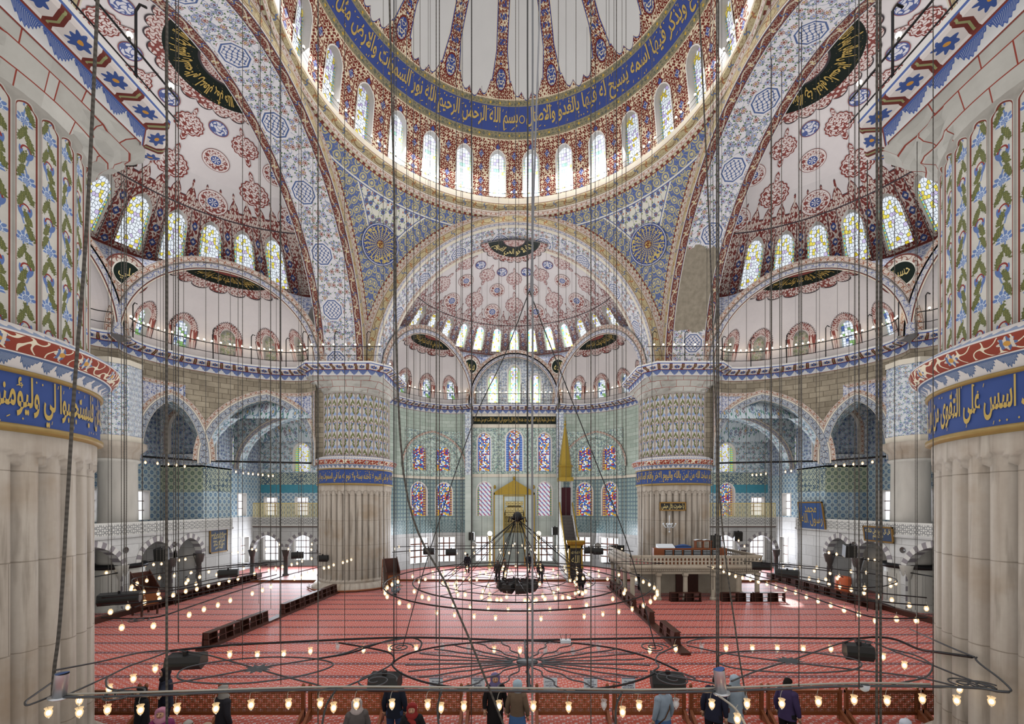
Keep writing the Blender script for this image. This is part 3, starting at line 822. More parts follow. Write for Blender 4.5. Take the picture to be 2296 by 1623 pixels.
def window(P, o, depth, glass, trim='white_trim', bars=None, rim=0.09, name='window_', k=(1, 1)):
    """An opening's plaster reveal with its rim, and the glass as a part."""
    NWIN[0] += 1
    mb = MB(); reveal(mb, P, o, 0.0, depth)
    if rim: band_around(mb, P, o, rim, -0.02, 0, thick=.02)
    w = struct('%s%d' % (name, NWIN[0]), mb, MT[trim])
    g = MB(); pane_mesh(g, P, o, depth * .92, 0, k)
    g.build('pane', MT[glass], w)
    if bars:
        b = MB(); nx, nz, r, mt = bars
        for i in range(1, nx):
            x = o['s'] - o['hw'] + 2 * o['hw'] * i / nx
            b.tube([P(x, o['zb'], depth * .8), P(x, shape_top(o, x), depth * .8)], r, 4)
        for i in range(1, nz):
            z = o['zb'] + (o['zs'] - o['zb']) * i / nz
            b.tube([P(o['s'] - o['hw'], z, depth * .8), P(o['s'] + o['hw'], z, depth * .8)], r, 4)
        b.build('window_frame', MT[mt], w)
    return w

class Fr:
    """A local plan frame: n outward, t along."""
    def __init__(s, c, ang): s.c = c; s.N = (math.cos(ang), math.sin(ang)); s.T = (s.N[1], -s.N[0])
    def __call__(s, n, t, z): return (s.c[0] + n * s.N[0] + t * s.T[0], s.c[1] + n * s.N[1] + t * s.T[1], z)

FAR, LEFT, RIGHT, NEAR = PI / 2, PI, 0.0, -PI / 2

# --- floor
mb = MB(); mb.grid([[(x, y, 0) for x in lin(-30, 30, 13)] for y in lin(-6, 43.4, 11)], mi=0, smooth=False)
struct('floor', mb, MT['carpet'])

# --- great dome
DC = 28.3
def PD(s, z, d):
    a, e = rad(s), rad(z); r = 11.0 + d
    return (r * math.cos(e) * math.sin(a), YC + r * math.cos(e) * math.cos(a), DC + r * math.sin(e))
step = 360 / 28
dops = [OP((k + .5) * step, 3.0, 1.4, 13.6, 3.6, .12) for k in range(-9, 9)]
mb = MB()
wall_mesh(mb, PD, -180, 180, 0.6, 20.6, dops, 3.0, 3.0)
mb.grid([[PD(s, z, 0) for s in lin(-180, 180, 121)] for z in lin(20.6, 89, 24)], [[(s, z) for s in lin(-180, 180, 121)] for z in lin(20.6, 89, 24)])
struct('ceiling', mb, MT['dome'])
for k in range(-9, 9):
    window(PD, dops[k + 9], .55, 'glass_hot' if k in (-4, -3, -2, -1, 0, 1, 2) else 'glass_dome', rim=.35, k=(.192, .192))
# ring cornice under the windows
def ringpath(r, n=96): return [(r * math.sin(2 * PI * i / n), YC + r * math.cos(2 * PI * i / n)) for i in range(n)]
mb = MB(); sweep(mb, ringpath(10.85), [(0, 27.35), (-.05, 27.5), (-.28, 27.62), (-.28, 27.9), (-.1, 28.0), (-.1, 28.32)], True, 0)
struct('trim_1', mb, MT['yellow_border'])
mb = MB(); sweep(mb, ringpath(10.8), [(0.02, 27.0), (-.03, 27.35)], True, 0)
struct('trim_2', mb, MT['thin_red'])

# --- great arches and pendentives
AH, AR = 10.25, 10.7        # half width and rise of the great arches
def earc(a, b, n, half=False):
    return [(-a * math.cos(PI * i / n), b * math.sin(PI * i / n) * (1 + .012 * math.sin(PI * i / n) ** 8)) for i in range(n + 1)]
def arch(ang, nb, mats_, bare=False, nm='ceiling'):
    F = Fr((0, YC), ang); NN = 48
    def ring(n0, a0, b0, n1, a1, b1, mat, name):
        p, q = earc(a0, b0, NN), earc(a1, b1, NN); L = [0]
        for i in range(NN): L.append(L[-1] + math.dist(p[i], p[i + 1]))
        w = math.dist((n0, a0), (n1, a1)) if abs(n1 - n0) > .01 else abs(a1 - a0)
        mb = MB(); mb.grid([[F(n0, t, ZS + z) for t, z in p], [F((n0 + n1) / 2, (t + t2) / 2, ZS + (z + z2) / 2) for (t, z), (t2, z2) in zip(p, q)], [F(n1, t, ZS + z) for t, z in q]],
                           [[(u, 0) for u in L], [(u, w / 2) for u in L], [(u, w) for u in L]])
        return struct(name, mb, MT[mat])
    w = nb - 10.8 - 1.1
    root = ring(10.78, AH, AR, 10.78, AH + .62, AR + .52, mats_[0], nm)
    for c in (ring(10.78, AH + .62, AR + .52, 10.7, AH + .93, AR + .8, 'thin_red', 'painted_border'),
              ring(10.78, AH, AR, 11.33, AH - .06, AR - .06, mats_[1], 'painted_border'),
              ring(11.33, AH - .06, AR - .06, nb - .55, AH - .2, AR - .22, mats_[2], 'painted_soffit'),
              ring(nb - .55, AH - .2, AR - .22, nb, AH - .26, AR - .28, mats_[3], 'painted_border')):
        c.parent = root; c['kind'] = 'structure'
arch(FAR, 13.54, ('yellow_border', 'thin_border', 'soffit', 'thin_red'))
arch(LEFT, 14.0, ('yellow_border', 'red_border', 'soffit', 'red_border'))
arch(RIGHT, 14.0, ('yellow_border', 'red_border', 'soffit_bare', 'red_border'))
arch(NEAR, 14.0, ('yellow_border', 'thin_border', 'soffit', 'thin_red'))

def pendentive(ang):
    F = Fr((0, YC), ang); na, nt_ = 41, 15
    lower, R1, Z1 = [], 10.83, 27.05
    P, cols = [], []
    for i in range(na):
        f = -45 + 90 * i / (na - 1)
        g = rad(45 - abs(f)); r0 = 10.78 / math.cos(g); x = 10.78 * math.tan(g)
        x = min(x, AH + .9)
        z0 = ZS + (AR + .78) * math.sqrt(max(0.0, 1 - (x / (AH + .93)) ** 2))
        z0 = min(z0, Z1 - .02)
        col = []
        for j in range(nt_):
            z = z0 + (Z1 - z0) * j / (nt_ - 1)
            k = ((z - ZS) ** 2 - (z0 - ZS) ** 2) / ((Z1 - ZS) ** 2 - (z0 - ZS) ** 2)
            r = math.sqrt(r0 * r0 + (R1 * R1 - r0 * r0) * k)
            col.append(F(r * math.cos(rad(f)), r * math.sin(rad(f)), z))
        cols.append(col)
    A = np.array(cols)
    low, top = A[:, 0], A[:, -1]
    lowd = np.concatenate([low[:-1] + (low[1:] - low[:-1]) * k for k in (0, .25, .5, .75)] + [low[-1:]])
    topd = np.concatenate([top[:-1] + (top[1:] - top[:-1]) * k for k in (0, .5)] + [top[-1:]])
    UV, UV2 = [], []
    for i in range(na):
        dl = np.linalg.norm(A[i][:, None] - lowd[None], axis=2).min(1); dr = np.linalg.norm(A[i][:, None] - topd[None], axis=2).min(1)
        f = -45 + 90 * i / (na - 1)
        UV.append([(rad(f) * 11, A[i][j][2]) for j in range(nt_)]); UV2.append(list(zip(dl, dr)))
    mb = MB(); mb.grid(cols, UV, 0, True, UV2=UV2)
    w = struct('ceiling', mb, MT['pendentive'])
    # the great roundel
    c = np.array(A[na // 2][9]) ; cc = Vector(c)
    nrm = (Vector(F(0, 0, 20.5)) - cc).normalized(); T = Vector((F.T[0], F.T[1], 0)); U = nrm.cross(T) * -1
    if U.z < 0: U = -U
    def surf(u, v):
        p = cc + T * u + U * v; d0 = Vector(F(0, 0, ZS)); dd = p - d0
        return d0 + dd.normalized() * (cc - d0).length * (1 - .004)
    mb = MB(); rows, uvs = [], []
    for i in range(7):
        r = 1.36 * max(i, .01) / 6
        rows.append([tuple(surf(r * math.cos(a), r * math.sin(a))) for a in lin(0, 2 * PI, 41)]); uvs.append([(r * math.cos(a), r * math.sin(a)) for a in lin(0, 2 * PI, 41)])
    mb.grid(rows, uvs); r = mb.build('roundel', MT['roundel_big'], w); r['kind'] = 'structure'
for a in (45, 135, -45, -135): pendentive(rad(a))

# --- piers
def pier(cx, cyy, big):
    n = 36; per = 6
    root = None
    # lower marble shaft
    R = 2.58; mb = MB(); rows, uv = [], []
    zs_ = [0.45, .62, .75] + lin(1.2, 6.6, 5) + [6.75, 6.82, 6.88, 6.93, 6.97, 7.0, 7.05, 7.3, 7.5]
    m = n * per
    for z in zs_:
        row, ur = [], []
        for j in range(m):
            q = (j % per) / per - .5; q2 = abs(q * 2)
            lobe = math.sqrt(max(0, 1 - q2 * q2))
            top = 6.8 + .22 * lobe; bot = .62 - .0 * lobe
            r = R - .17 + .15 * lobe ** .8 if (z < top and z > bot) else R + .03
            a = 2 * PI * j / m
            row.append((cx + r * math.cos(a), cyy + r * math.sin(a), z)); ur.append((a * R, z))
        rows.append(row); uv.append(ur)
    mb.grid(rows, uv, 0, big, closed=True)
    root = struct('pillar', mb, MT['pier_marble'])
    def part(name, prof, mat, nn=72):
        b = MB(); b.lathe(prof, cx, cyy, nn); o = b.build(name, MT[mat], root); o['kind'] = 'structure'; return o
    part('base', [(3.05, 0), (3.05, .12), (2.95, .2), (2.9, .3), (2.72, .45), (2.6, .5)], 'pier_marble')
    part('gilt_moulding', [(2.6, 7.38), (2.72, 7.42), (2.72, 7.5), (2.66, 7.54)], 'gilt')
    part('inscription_band', [(2.66, 7.5), (2.66, 8.5)], 'band_blue')
    part('gilt_moulding', [(2.66, 8.48), (2.72, 8.5), (2.72, 8.56), (2.66, 8.58)], 'gilt')
    b = MB(); prof = [(2.68, 8.56), (2.7, 8.7), (2.86, 8.84), (2.98, 8.98), (3.02, 9.1), (2.98, 9.22), (2.86, 9.3), (2.62, 9.42)]
    L = 0; rows, uv = [], []
    for i, (r, z) in enumerate(prof):
        if i: L += math.hypot(r - prof[i - 1][0], z - prof[i - 1][1])
        rows.append([(cx + r * math.cos(2 * PI * j / 96), cyy + r * math.sin(2 * PI * j / 96), z) for j in range(97)]); uv.append([(2 * PI * 2.8 * j / 96, L) for j in range(97)])
    b.grid(rows, uv); b.build('red_moulding', MT['red_moulding'], root)['kind'] = 'structure'
    # painted upper shaft
    b = MB(); rows, uv = [], []; R2 = 2.5
    for z in [9.35, 10.5, 12, 13.2, 13.62, 13.74, 13.82, 13.88, 13.95, 14.1]:
        row, ur = [], []
        for j in range(m + 1):
            q = (j % per) / per - .5; q2 = abs(q * 2); lobe = math.sqrt(max(0, 1 - q2 * q2))
            r = R2 - (.07 * lobe if z < 13.66 + .22 * lobe else 0)
            a = 2 * PI * j / m
            row.append((cx + r * math.cos(a), cyy + r * math.sin(a), z)); ur.append((j / per, z))
        rows.append(row); uv.append(ur)
    b.grid(rows, uv, 0, big); b.build('painted_shaft', MT['flutes'], root)['kind'] = 'structure'
    # square head: corbelled masonry from round to square
    b = MB(); H = 2.75
    def sq(a, h, k):
        c_, s_ = math.cos(a), math.sin(a); r2 = h / max(abs(c_), abs(s_)); r2 = min(r2, h * 1.27)
        return 2.5 + (r2 - 2.5) * k
    rows, uv = [], []
    NZ = 9
    for q in range(NZ):
        z = 13.98 + 1.0 * q / (NZ - 1); k = q / (NZ - 1)
        def kk(j):
            a = 2 * PI * j / 72; r2 = min(H / max(abs(math.cos(a)), abs(math.sin(a))), H * 1.27)
            tooth = .10 * (1 if (j + (q // 2) * 2) % 4 < 2 else 0) if r2 > H * 1.06 and 0 < q < NZ - 1 else 0
            return 2.5 + (r2 - 2.5) * k - tooth * .9
        rows.append([(cx + kk(j % 72) * math.cos(2 * PI * j / 72), cyy + kk(j % 72) * math.sin(2 * PI * j / 72), z) for j in range(73)])
        uv.append([(2 * PI * 2.6 * j / 72, z) for j in range(73)])
    b.grid(rows, uv, 0, False); b.build('stone_head', MT['pier_stone'], root)['kind'] = 'structure'
    # painted cornice round the head
    c45 = H * .27 * 1.0
    pth = []
    for sx, sy in ((1, 1), (-1, 1), (-1, -1), (1, -1)):
        pa = [(H, H - .74), (H - .74, H)] if sx * sy > 0 else [(H - .74, H), (H, H - .74)]
        pth += [(cx + sx * x, cyy + sy * y) for x, y in pa]
    b = MB(); sweep(b, pth, CORN_OUT, True); b.build('cornice', MT['cornice'], root)['kind'] = 'structure'
    b = MB(); b.box(cx - 2.3, cx + 2.3, cyy - 2.3, cyy + 2.3, 15.7, 15.83); b.build('cap', MT['white_trim'], root)['kind'] = 'structure'
    return root
CORN_OUT = [(0.0, 14.95), (-.03, 15.0), (-.05, 15.3), (-.16, 15.42), (-.5, 15.52), (-.55, 15.58), (-.58, 15.8), (-.3, 15.82), (.6, 15.82)]
for sx in (-1, 1):
    pier(12 * sx, YC + 12, False); pier(12 * sx, YC - 12, True)
# ------------------------------------------------------------- semi-domes
class Path:
    def __init__(s, pts):
        s.p = pts; s.L = [0.0]
        for a, b in zip(pts[:-1], pts[1:]): s.L.append(s.L[-1] + math.dist(a, b))
        s.len = s.L[-1]
        s.nr = []
        for i in range(len(pts)):
            a, b = pts[max(0, i - 1)], pts[min(len(pts) - 1, i + 1)]
            d = Vector((b[0] - a[0], b[1] - a[1])).normalized(); s.nr.append((-d.y, d.x))
    def at(s, x, d=0.0):
        x = min(max(x, 0.0), s.len); i = 0
        while i < len(s.L) - 2 and s.L[i + 1] < x: i += 1
        f = (x - s.L[i]) / max(1e-9, s.L[i + 1] - s.L[i])
        p, q = s.p[i], s.p[i + 1]; n, m = s.nr[i], s.nr[i + 1]
        return (p[0] + (q[0] - p[0]) * f + d * (n[0] + (m[0] - n[0]) * f), p[1] + (q[1] - p[1]) * f + d * (n[1] + (m[1] - n[1]) * f))
    def P(s, x, z, d=0.0): a = s.at(x, d); return (a[0], a[1], z)
    def s_px(s, px):
        """where along the path a sight line of the measured photo column meets it"""
        best, bs = 1e9, 0
        for i in range(401):
            x = s.len * i / 400; p = s.at(x)
            e = abs(p[0] / p[1] * FPX + VX - px)
            if e < best and p[1] > 0: best, bs = e, x
        return bs

EXD, EXH = 8.3, 5.2
def semidome(ang, off, rw, zw, top, wins, wh, whw, drum, stars, glassfn, exd, mid, shellname, depth_mid=2.0, rowsr=((4.3, 6.9), (5.6, 8.05), 3.7), azs=34.5, plate_r=(1.05, 2.35)):
    F = Fr((0, YC), ang); C = F(off, 0, 0)[:2]; G = Fr(C, ang)
    R = (rw * rw + (top - zw) ** 2) / (2 * (top - zw)); c = top - R
    def rz(z): return math.sqrt(max(0, R * R - (z - c) ** 2))
    dl = .181
    z0, z1 = zw - wh / 2 - .35, zw + wh / 2 + 1.25
    def P(s, z, d):
        a = s * dl; r = rz(z) + d
        return G(r * math.cos(a), r * math.sin(a), z)
    ops = [OP(k, whw / rw / dl, zw - wh / 2, zw + wh / 2 - whw, whw * 1.05, .1) for k in wins]
    smax = rad(84) / dl
    mb = MB(); wall_mesh(mb, P, -smax, smax, z0, z1, ops, .33, .5, uvoff=(0, -z0))
    root = struct('ceiling', mb, MT[drum])
    for k, o in zip(wins, ops): window(P, o, .5, glassfn(k), rim=0, k=(rw * dl, 1))
    # shell
    mb = MB(); rows = []; hi = lin(0, 1, 22); e0 = math.asin((z1 - c) / R)
    for h in hi:
        e = e0 + (PI / 2 - e0) * h; r = R * math.cos(e)
        rows.append([G(r * math.cos(a), r * math.sin(a), c + R * math.sin(e)) for a in lin(-rad(88), rad(88), 61)])
    mb.grid(rows); o = mb.build('painted_shell', MT['plaster'], root); o['kind'] = 'structure'
    # painted roundels and cartouches, spaced round the shell
    def decal(az, r, size, mat, name, shp, lift=.03):
        z = c + math.sqrt(R * R - r * r); e = math.asin((z - c) / R)
        rows, uv, uv2 = [], [], []; N = 64
        for i in range(9):
            f = max(i, .02) / 8; row, ur, u2 = [], [], []
            for j in range(N + 1):
                a = 2 * PI * j / N; k = shp(a) * f * size
                du, dv = k * math.sin(a), k * math.cos(a)
                ee = e + dv / R; rr = (R - lift) * math.cos(ee); aa = rad(az) + du / max(.8, r)
                row.append(G(rr * math.cos(aa), rr * math.sin(aa), c + (R - lift) * math.sin(ee))); ur.append((du / size, dv / size)); u2.append((f, 0.001))
            rows.append(row); uv.append(ur); uv2.append(u2)
        b = MB(); b.grid(rows, uv, UV2=uv2); q = b.build(name, MT[mat], root); q['kind'] = 'structure'
    def starshape(a):
        k = .52 + .07 * abs(math.cos(a * 7)); d0 = min(abs(a), abs(a - 2 * PI)); d1 = abs(a - PI)
        d = min(d0, d1)
        if d < .15: k = 1.0 - d * 1.3
        return k
    if stars:
        SM = 'star' if drum == 'drum_side' else 'star_hazy'
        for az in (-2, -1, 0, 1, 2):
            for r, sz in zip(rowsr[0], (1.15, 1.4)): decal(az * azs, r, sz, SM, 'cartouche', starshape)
        for az in (-2.5, -1.5, -.5, .5, 1.5, 2.5):
            for r in rowsr[1]:
                decal(az * azs if abs(az) < 2.4 else math.copysign(83, az), r, .95 if r < 7 else 1.1, 'roundel', 'roundel', lambda a: .70)
            if abs(az) < 2.4: decal(az * azs, rowsr[2], .95, 'roundel_blue', 'roundel', lambda a: .48)
        # crown inscription plate and its ray border
        def arcband(r0, r1, mat, name, scal=0.0, lift=.03, amax=87):
            rows, uv, uv2 = [], [], []
            for f in lin(0, 1, 7):
                row, ur, u2 = [], [], []
                for a in lin(-rad(amax), rad(amax), 145):
                    sc = scal * (abs(math.sin(a * 12)) ** .5) if scal else 0
                    r = r0 + (r1 + sc - r0) * f
                    z = c + math.sqrt(R * R - r * r) - lift; row.append(G(r * math.cos(a), r * math.sin(a), z)); ur.append((a * 2.2, r)); u2.append((f, .001))
                rows.append(row); uv.append(ur); uv2.append(u2)
            b = MB(); b.grid(rows, uv, UV2=uv2); q = b.build(name, MT[mat], root); q['kind'] = 'structure'
        pr = plate_r; arcband(.05, pr[0], 'sunburst', 'sunburst'); arcband(pr[0], pr[1], 'plate', 'inscription_plate'); arcband(pr[1], pr[1] + .35, 'sunburst', 'sunburst', .3)
    # backing added behind the shells to block the bright sky in their gaps
    mb = MB(); ro = off * 0 + 12.75
    mb.grid([[G((ro + (z > 20) * 0) * math.cos(a), ro * math.sin(a), z) for a in lin(-rad(88), rad(88), 41)] for z in (15.7, 27.5)]); q = mb.build('gap_backing', MT['plaster'], root); q['kind'] = 'structure'
    # exedrae
    key_ = drum; corners = []
    exs = [(rad(57), EXD, EXH, exd, True), (rad(-57), EXD, EXH, exd, True)]
    hm, dm = EXD / math.cos(rad(32.07)) * math.sin(rad(24.93)), EXD / math.cos(rad(32.07)) * math.cos(rad(24.93))
    exs.append((0.0, dm, hm, depth_mid, mid == 'dome'))
    rise = min(z0 - ZS - .25, EXH)
    for az, d, hw, dep, dome in exs:
        E = Fr(C, ang - az)
        rs = rise if az else min(rise, hm * 1.12)
        def PE(s, z, dd, E=E, d=d, hw=hw, dep=dep, rs=rs):
            e = math.asin(min(1, max(0, (z - ZS) / rs))); a = s / hw
            ce = math.cos(e)
            return E(d + (dep + dd) * math.sin(a) * ce, -(hw + dd) * math.cos(a) * ce, z)
        if dome:
            ww = .45
            wl = [OP(PI * hw * f, ww, ZS + .55, ZS + 1.75, ww * 1.1, .1) for f in ((1/6, 2/6, 3/6, 4/6, 5/6) if az else (.27, .5, .73))]
            mb = MB(); wall_mesh(mb, PE, 0, PI * hw, ZS, ZS + rs * .6, wl, .5, .35)
            e1 = math.asin(.6)
            rows = [[E(d + dep * math.sin(a) * math.cos(e), -hw * math.cos(a) * math.cos(e), ZS + rs * math.sin(e)) for a in lin(0, PI, 41)] for e in lin(e1, PI / 2, 14)]
            mb.grid(rows); ex = struct('ceiling', mb, MT['plaster'])
            for i, o in enumerate(wl):
                gl = glassfn(('ex', i, az))
                window(PE, o, .4, gl, rim=0)
                b = MB(); N = 44; g = []
                pin, pout = outline(o, N, .03), outline(o, N, .42)
                for j in range(len(pout)):
                    k = .09 * (j % 2); m = ((pout[j][0] - pin[j][0]) * (1 + k * 2.5) + pin[j][0], (pout[j][1] - pin[j][1]) * (1 + k * 2.5) + pin[j][1]); g.append(m)
                L = lin(0, 5, len(pin)); pin2 = pin; 
                b.grid([[PE(s_, z_, -.02) for s_, z_ in pin2], [PE(s_, z_, -.02) for s_, z_ in g]], [[(u, 0) for u in L], [(u, .45) for u in L]], UV2=[[(0.01, 0)] * len(L), [(1, 0)] * len(L)])
                q = b.build('ray_border', MT['sunburst'], ex); q['kind'] = 'structure'
            # crown plate
            def cap(ea, eb, mat, name, sc=0.0, lift=.03):
                rows, uv, uv2 = [], [], []
                for f in lin(0, 1, 6):
                    row, ur, u2 = [], [], []
                    for a in lin(0, PI, 73):
                        k = sc * abs(math.sin(a * 8.0)) ** .5; e = rad(ea + (eb - k - ea) * f)
                        row.append(E(d + (dep - lift) * math.sin(a) * math.cos(e), -(hw - lift) * math.cos(a) * math.cos(e), ZS + (rs - lift) * math.sin(e))); ur.append((a * hw * .5, (90 - ea) * .09)); u2.append((f, .001))
                    rows.append(row); uv.append([(u_, v_ + f * .5) for u_, v_ in ur]); uv2.append(u2)
                b = MB(); b.grid(rows, uv, UV2=uv2); q = b.build(name, MT[mat], ex); q['kind'] = 'structure'
            if az: PLATES.append((E, d, dep, hw, rs, ex, key_))
            if az: cap(89, 80, 'roundel', 'sunburst'); cap(80, 65, 'plate', 'inscription_plate'); cap(65, 59, 'sunburst', 'sunburst', 4.0)
        # painted arch edge
        arc = [(-hw * math.cos(PI * i / 40), rs * math.sin(PI * i / 40)) for i in range(41)]
        for k0, k1, mt in ((0, .32, 'thin_border'), (.32, .62, 'thin_red')):
            mb = MB(); L = lin(0, PI * hw, 41)
            def sc_(p, k): return (p[0] * (1 + (k - .0) / hw), p[1] * (1 + k / rs))
            mb.grid([[E(d - .1 + (0 if k0 else .16), sc_(p, k0 - .12)[0], ZS + sc_(p, k0 - .12)[1]) for p in arc], [E(d - .1, sc_(p, k0)[0], ZS + sc_(p, k0)[1]) for p in arc], [E(d - .1, sc_(p, k1)[0], ZS + sc_(p, k1)[1]) for p in arc]],
                    [[(u, 0) for u in L], [(u, .06) for u in L], [(u, .3) for u in L]]); q = struct('painted_border', mb, MT[mt]); q.parent = root
    # surface between the exedra arches and the drum
    mb = MB(); rows, uv = [], []
    for i in range(121):
        th = rad(-86 + 172 * i / 120); best = None
        for az, d, hw, dep, dome in exs:
            rs = rise if az else min(rise, hm * 1.12)
            x = d * math.tan(th - az) if abs(th - az) < 1.5 else 99
            if abs(x) <= hw + 1e-6: best = (d / math.cos(th - az), ZS + rs * math.sqrt(max(0, 1 - (x / hw) ** 2)))
        if best is None: best = (9.3, ZS)
        r0, zz = best; r1 = rz(z0); col = []
        for f in lin(0, 1, 7):
            k = f ** .7
            r = r0 + (r1 - r0) * f ** 1.4
            col.append(G(r * math.cos(th), r * math.sin(th), zz + (z0 + .02 - zz) * k))
        rows.append(col); uv.append([(th * 10, zz + (z0 - zz) * f) for f in lin(0, 1, 7)])
    mb.grid(rows, uv); o = mb.build('painted_spandrel', MT['spandrel_blue'], root); o['kind'] = 'structure'
    for sgn in (1, -1):        # roundels in the spandrels
        for a0 in (26.5,):
            th = rad(a0) * sgn; r = 9.55; ce = Vector(G(r * math.cos(th), r * math.sin(th), ZS + 3.55)); nn = (Vector(G(0, 0, ZS + .5)) - ce).normalized()
            T = Vector((0, 0, 1)).cross(nn).normalized(); U = nn.cross(T)
            b = MB(); rows, uv = [], []
            for f in (0.01, .5, 1):
                rows.append([tuple(ce + nn * .12 + T * (math.cos(a) * f * 1.05) + U * (math.sin(a) * f * 1.05)) for a in lin(0, 2 * PI, 33)]); uv.append([(math.cos(a) * f * .8, math.sin(a) * f * .8) for a in lin(0, 2 * PI, 33)])
            b.grid(rows, uv); q = b.build('roundel', MT['roundel_green'], root); q['kind'] = 'structure'
            ROUND.append((ce + nn * .15, T, U))
    # plan of the wall below
    def plan(az, d, hw, dep, flat=False):
        E = Fr(C, ang - az)
        if flat: return [E(d + .62, t, 0)[:2] for t in lin(-hw, hw, 5)]
        return [E(d + dep * math.sin(a), -hw * math.cos(a), 0)[:2] for a in lin(0, PI, 33)]
    A = plan(*exs[0][:4]); B = plan(exs[2][0], dm, hm, depth_mid, mid != 'dome'); D_ = plan(*exs[1][:4])
    return G, Path(A), Path(B), Path(D_), root
ROUND = []; PLATES = []
def gf_side(k):
    if isinstance(k, tuple): return 'glass_exedra' if k[1] in ((0, 1) if GS < 0 else (3, 4)) or k[2] == 0 else 'blind'
    return 'glass_side'
def gf_q(k):
    if isinstance(k, tuple): return 'glass_exedra'
    return 'glass_qibla' if abs(k) < 4 else 'glass_dome'
def blindfix(): pass
GS = 1
SIDE = {}
for ang, key in ((LEFT, -1), (RIGHT, 1)):
    GS = key
    SIDE[key] = semidome(ang, 13.86, 10.65, 17.17 + 6, 27.0, list(range(-7, 8)), 2.2, .58, 'drum_side', True, gf_side, 2.7, 'dome', 'semi_dome')
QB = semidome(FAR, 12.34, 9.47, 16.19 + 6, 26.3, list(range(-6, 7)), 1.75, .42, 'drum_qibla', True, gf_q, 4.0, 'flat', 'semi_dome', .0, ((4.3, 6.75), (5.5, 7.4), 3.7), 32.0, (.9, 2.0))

# --- cornices along the semi-dome walls, with their lamp rails
def cornice(path, name='trim_3'):
    pts = path.p
    mb = MB(); p = pts
    c = Vector((0, YC)); mid = Vector(p[len(p) // 2]) ; d = Vector((p[1][0] - p[0][0], p[1][1] - p[0][1])); lft = Vector((-d.y, d.x))
    inward = (c - Vector(p[0])).dot(lft) > 0
    prof = [(o, z) for o, z in CORN_OUT[:-1]]
    sweep(mb, p, prof, False); return struct(name, mb, MT['cornice'])
for key in (-1, 1):
    for i in (1, 2, 3): cornice(SIDE[key][i])
for i in (1, 2, 3): cornice(QB[i])
mb = MB()
# ledge on top of each cornice so that the half domes stand on a floor
# ---------------------------------------------------------------- lower walls
def zones(P, s0, s1, zz, ops=(), ds=.5, name='wall_back', root=None, dz=None):
    """One wall in horizontal zones of different facing; the first zone is the wall, the rest its parts."""
    for z0, z1, mat in zz:
        mb = MB(); wall_mesh(mb, P, s0, s1, z0, z1, ops, ds, dz, smooth=False)
        if root is None: root = struct(name, mb, MT[mat])
        else: q = mb.build('wall_facing', MT[mat], root); q['kind'] = 'structure'
    return root
def add_band(root, P, o, w, d, mat, g0=0.0, foot=False):
    b = MB(); band_around(b, P, o, w, d, 0, foot, g0); q = b.build('painted_border', MT[mat], root); q['kind'] = 'structure'
def overlay(root, P, s0, s1, z0, z1, ops, d, mat, ds=.5, frame=None, side_=0):
    b = MB(); wall_mesh(b, lambda s, z, dd: P(s, z, d), s0, s1, z0, z1, ops, ds, None, smooth=False)
    q = b.build('painted_panel', MT[mat], root); q['kind'] = 'structure'
    if frame:
        w = .26; b = MB(); segs = (0, 1, 2) if side_ == 0 else ((0, 1) if side_ < 0 else (1, 2))
        pts = [(s0, z0), (s0, z1), (s1, z1), (s1, z0)]
        inn = [(s0 + w, z0), (s0 + w, z1 - w), (s1 - w, z1 - w), (s1 - w, z0)]
        for i in segs:
            n = max(2, int(math.dist(pts[i], pts[i + 1]) / .5))
            ra = [P(pts[i][0] + (pts[i + 1][0] - pts[i][0]) * f, pts[i][1] + (pts[i + 1][1] - pts[i][1]) * f, d - .02) for f in lin(0, 1, n)]
            rb = [P(inn[i][0] + (inn[i + 1][0] - inn[i][0]) * f, inn[i][1] + (inn[i + 1][1] - inn[i][1]) * f, d - .02) for f in lin(0, 1, n)]
            u = lin(0, math.dist(pts[i], pts[i + 1]), n)
            b.grid([ra, rb], [[(x, 0) for x in u], [(x, .3) for x in u]], 0, False)
        q = b.build('painted_border', MT[frame], root); q['kind'] = 'structure'
def sub(mb, name, mat, root): q = mb.build(name, MT[mat], root); q['kind'] = 'structure'; return q

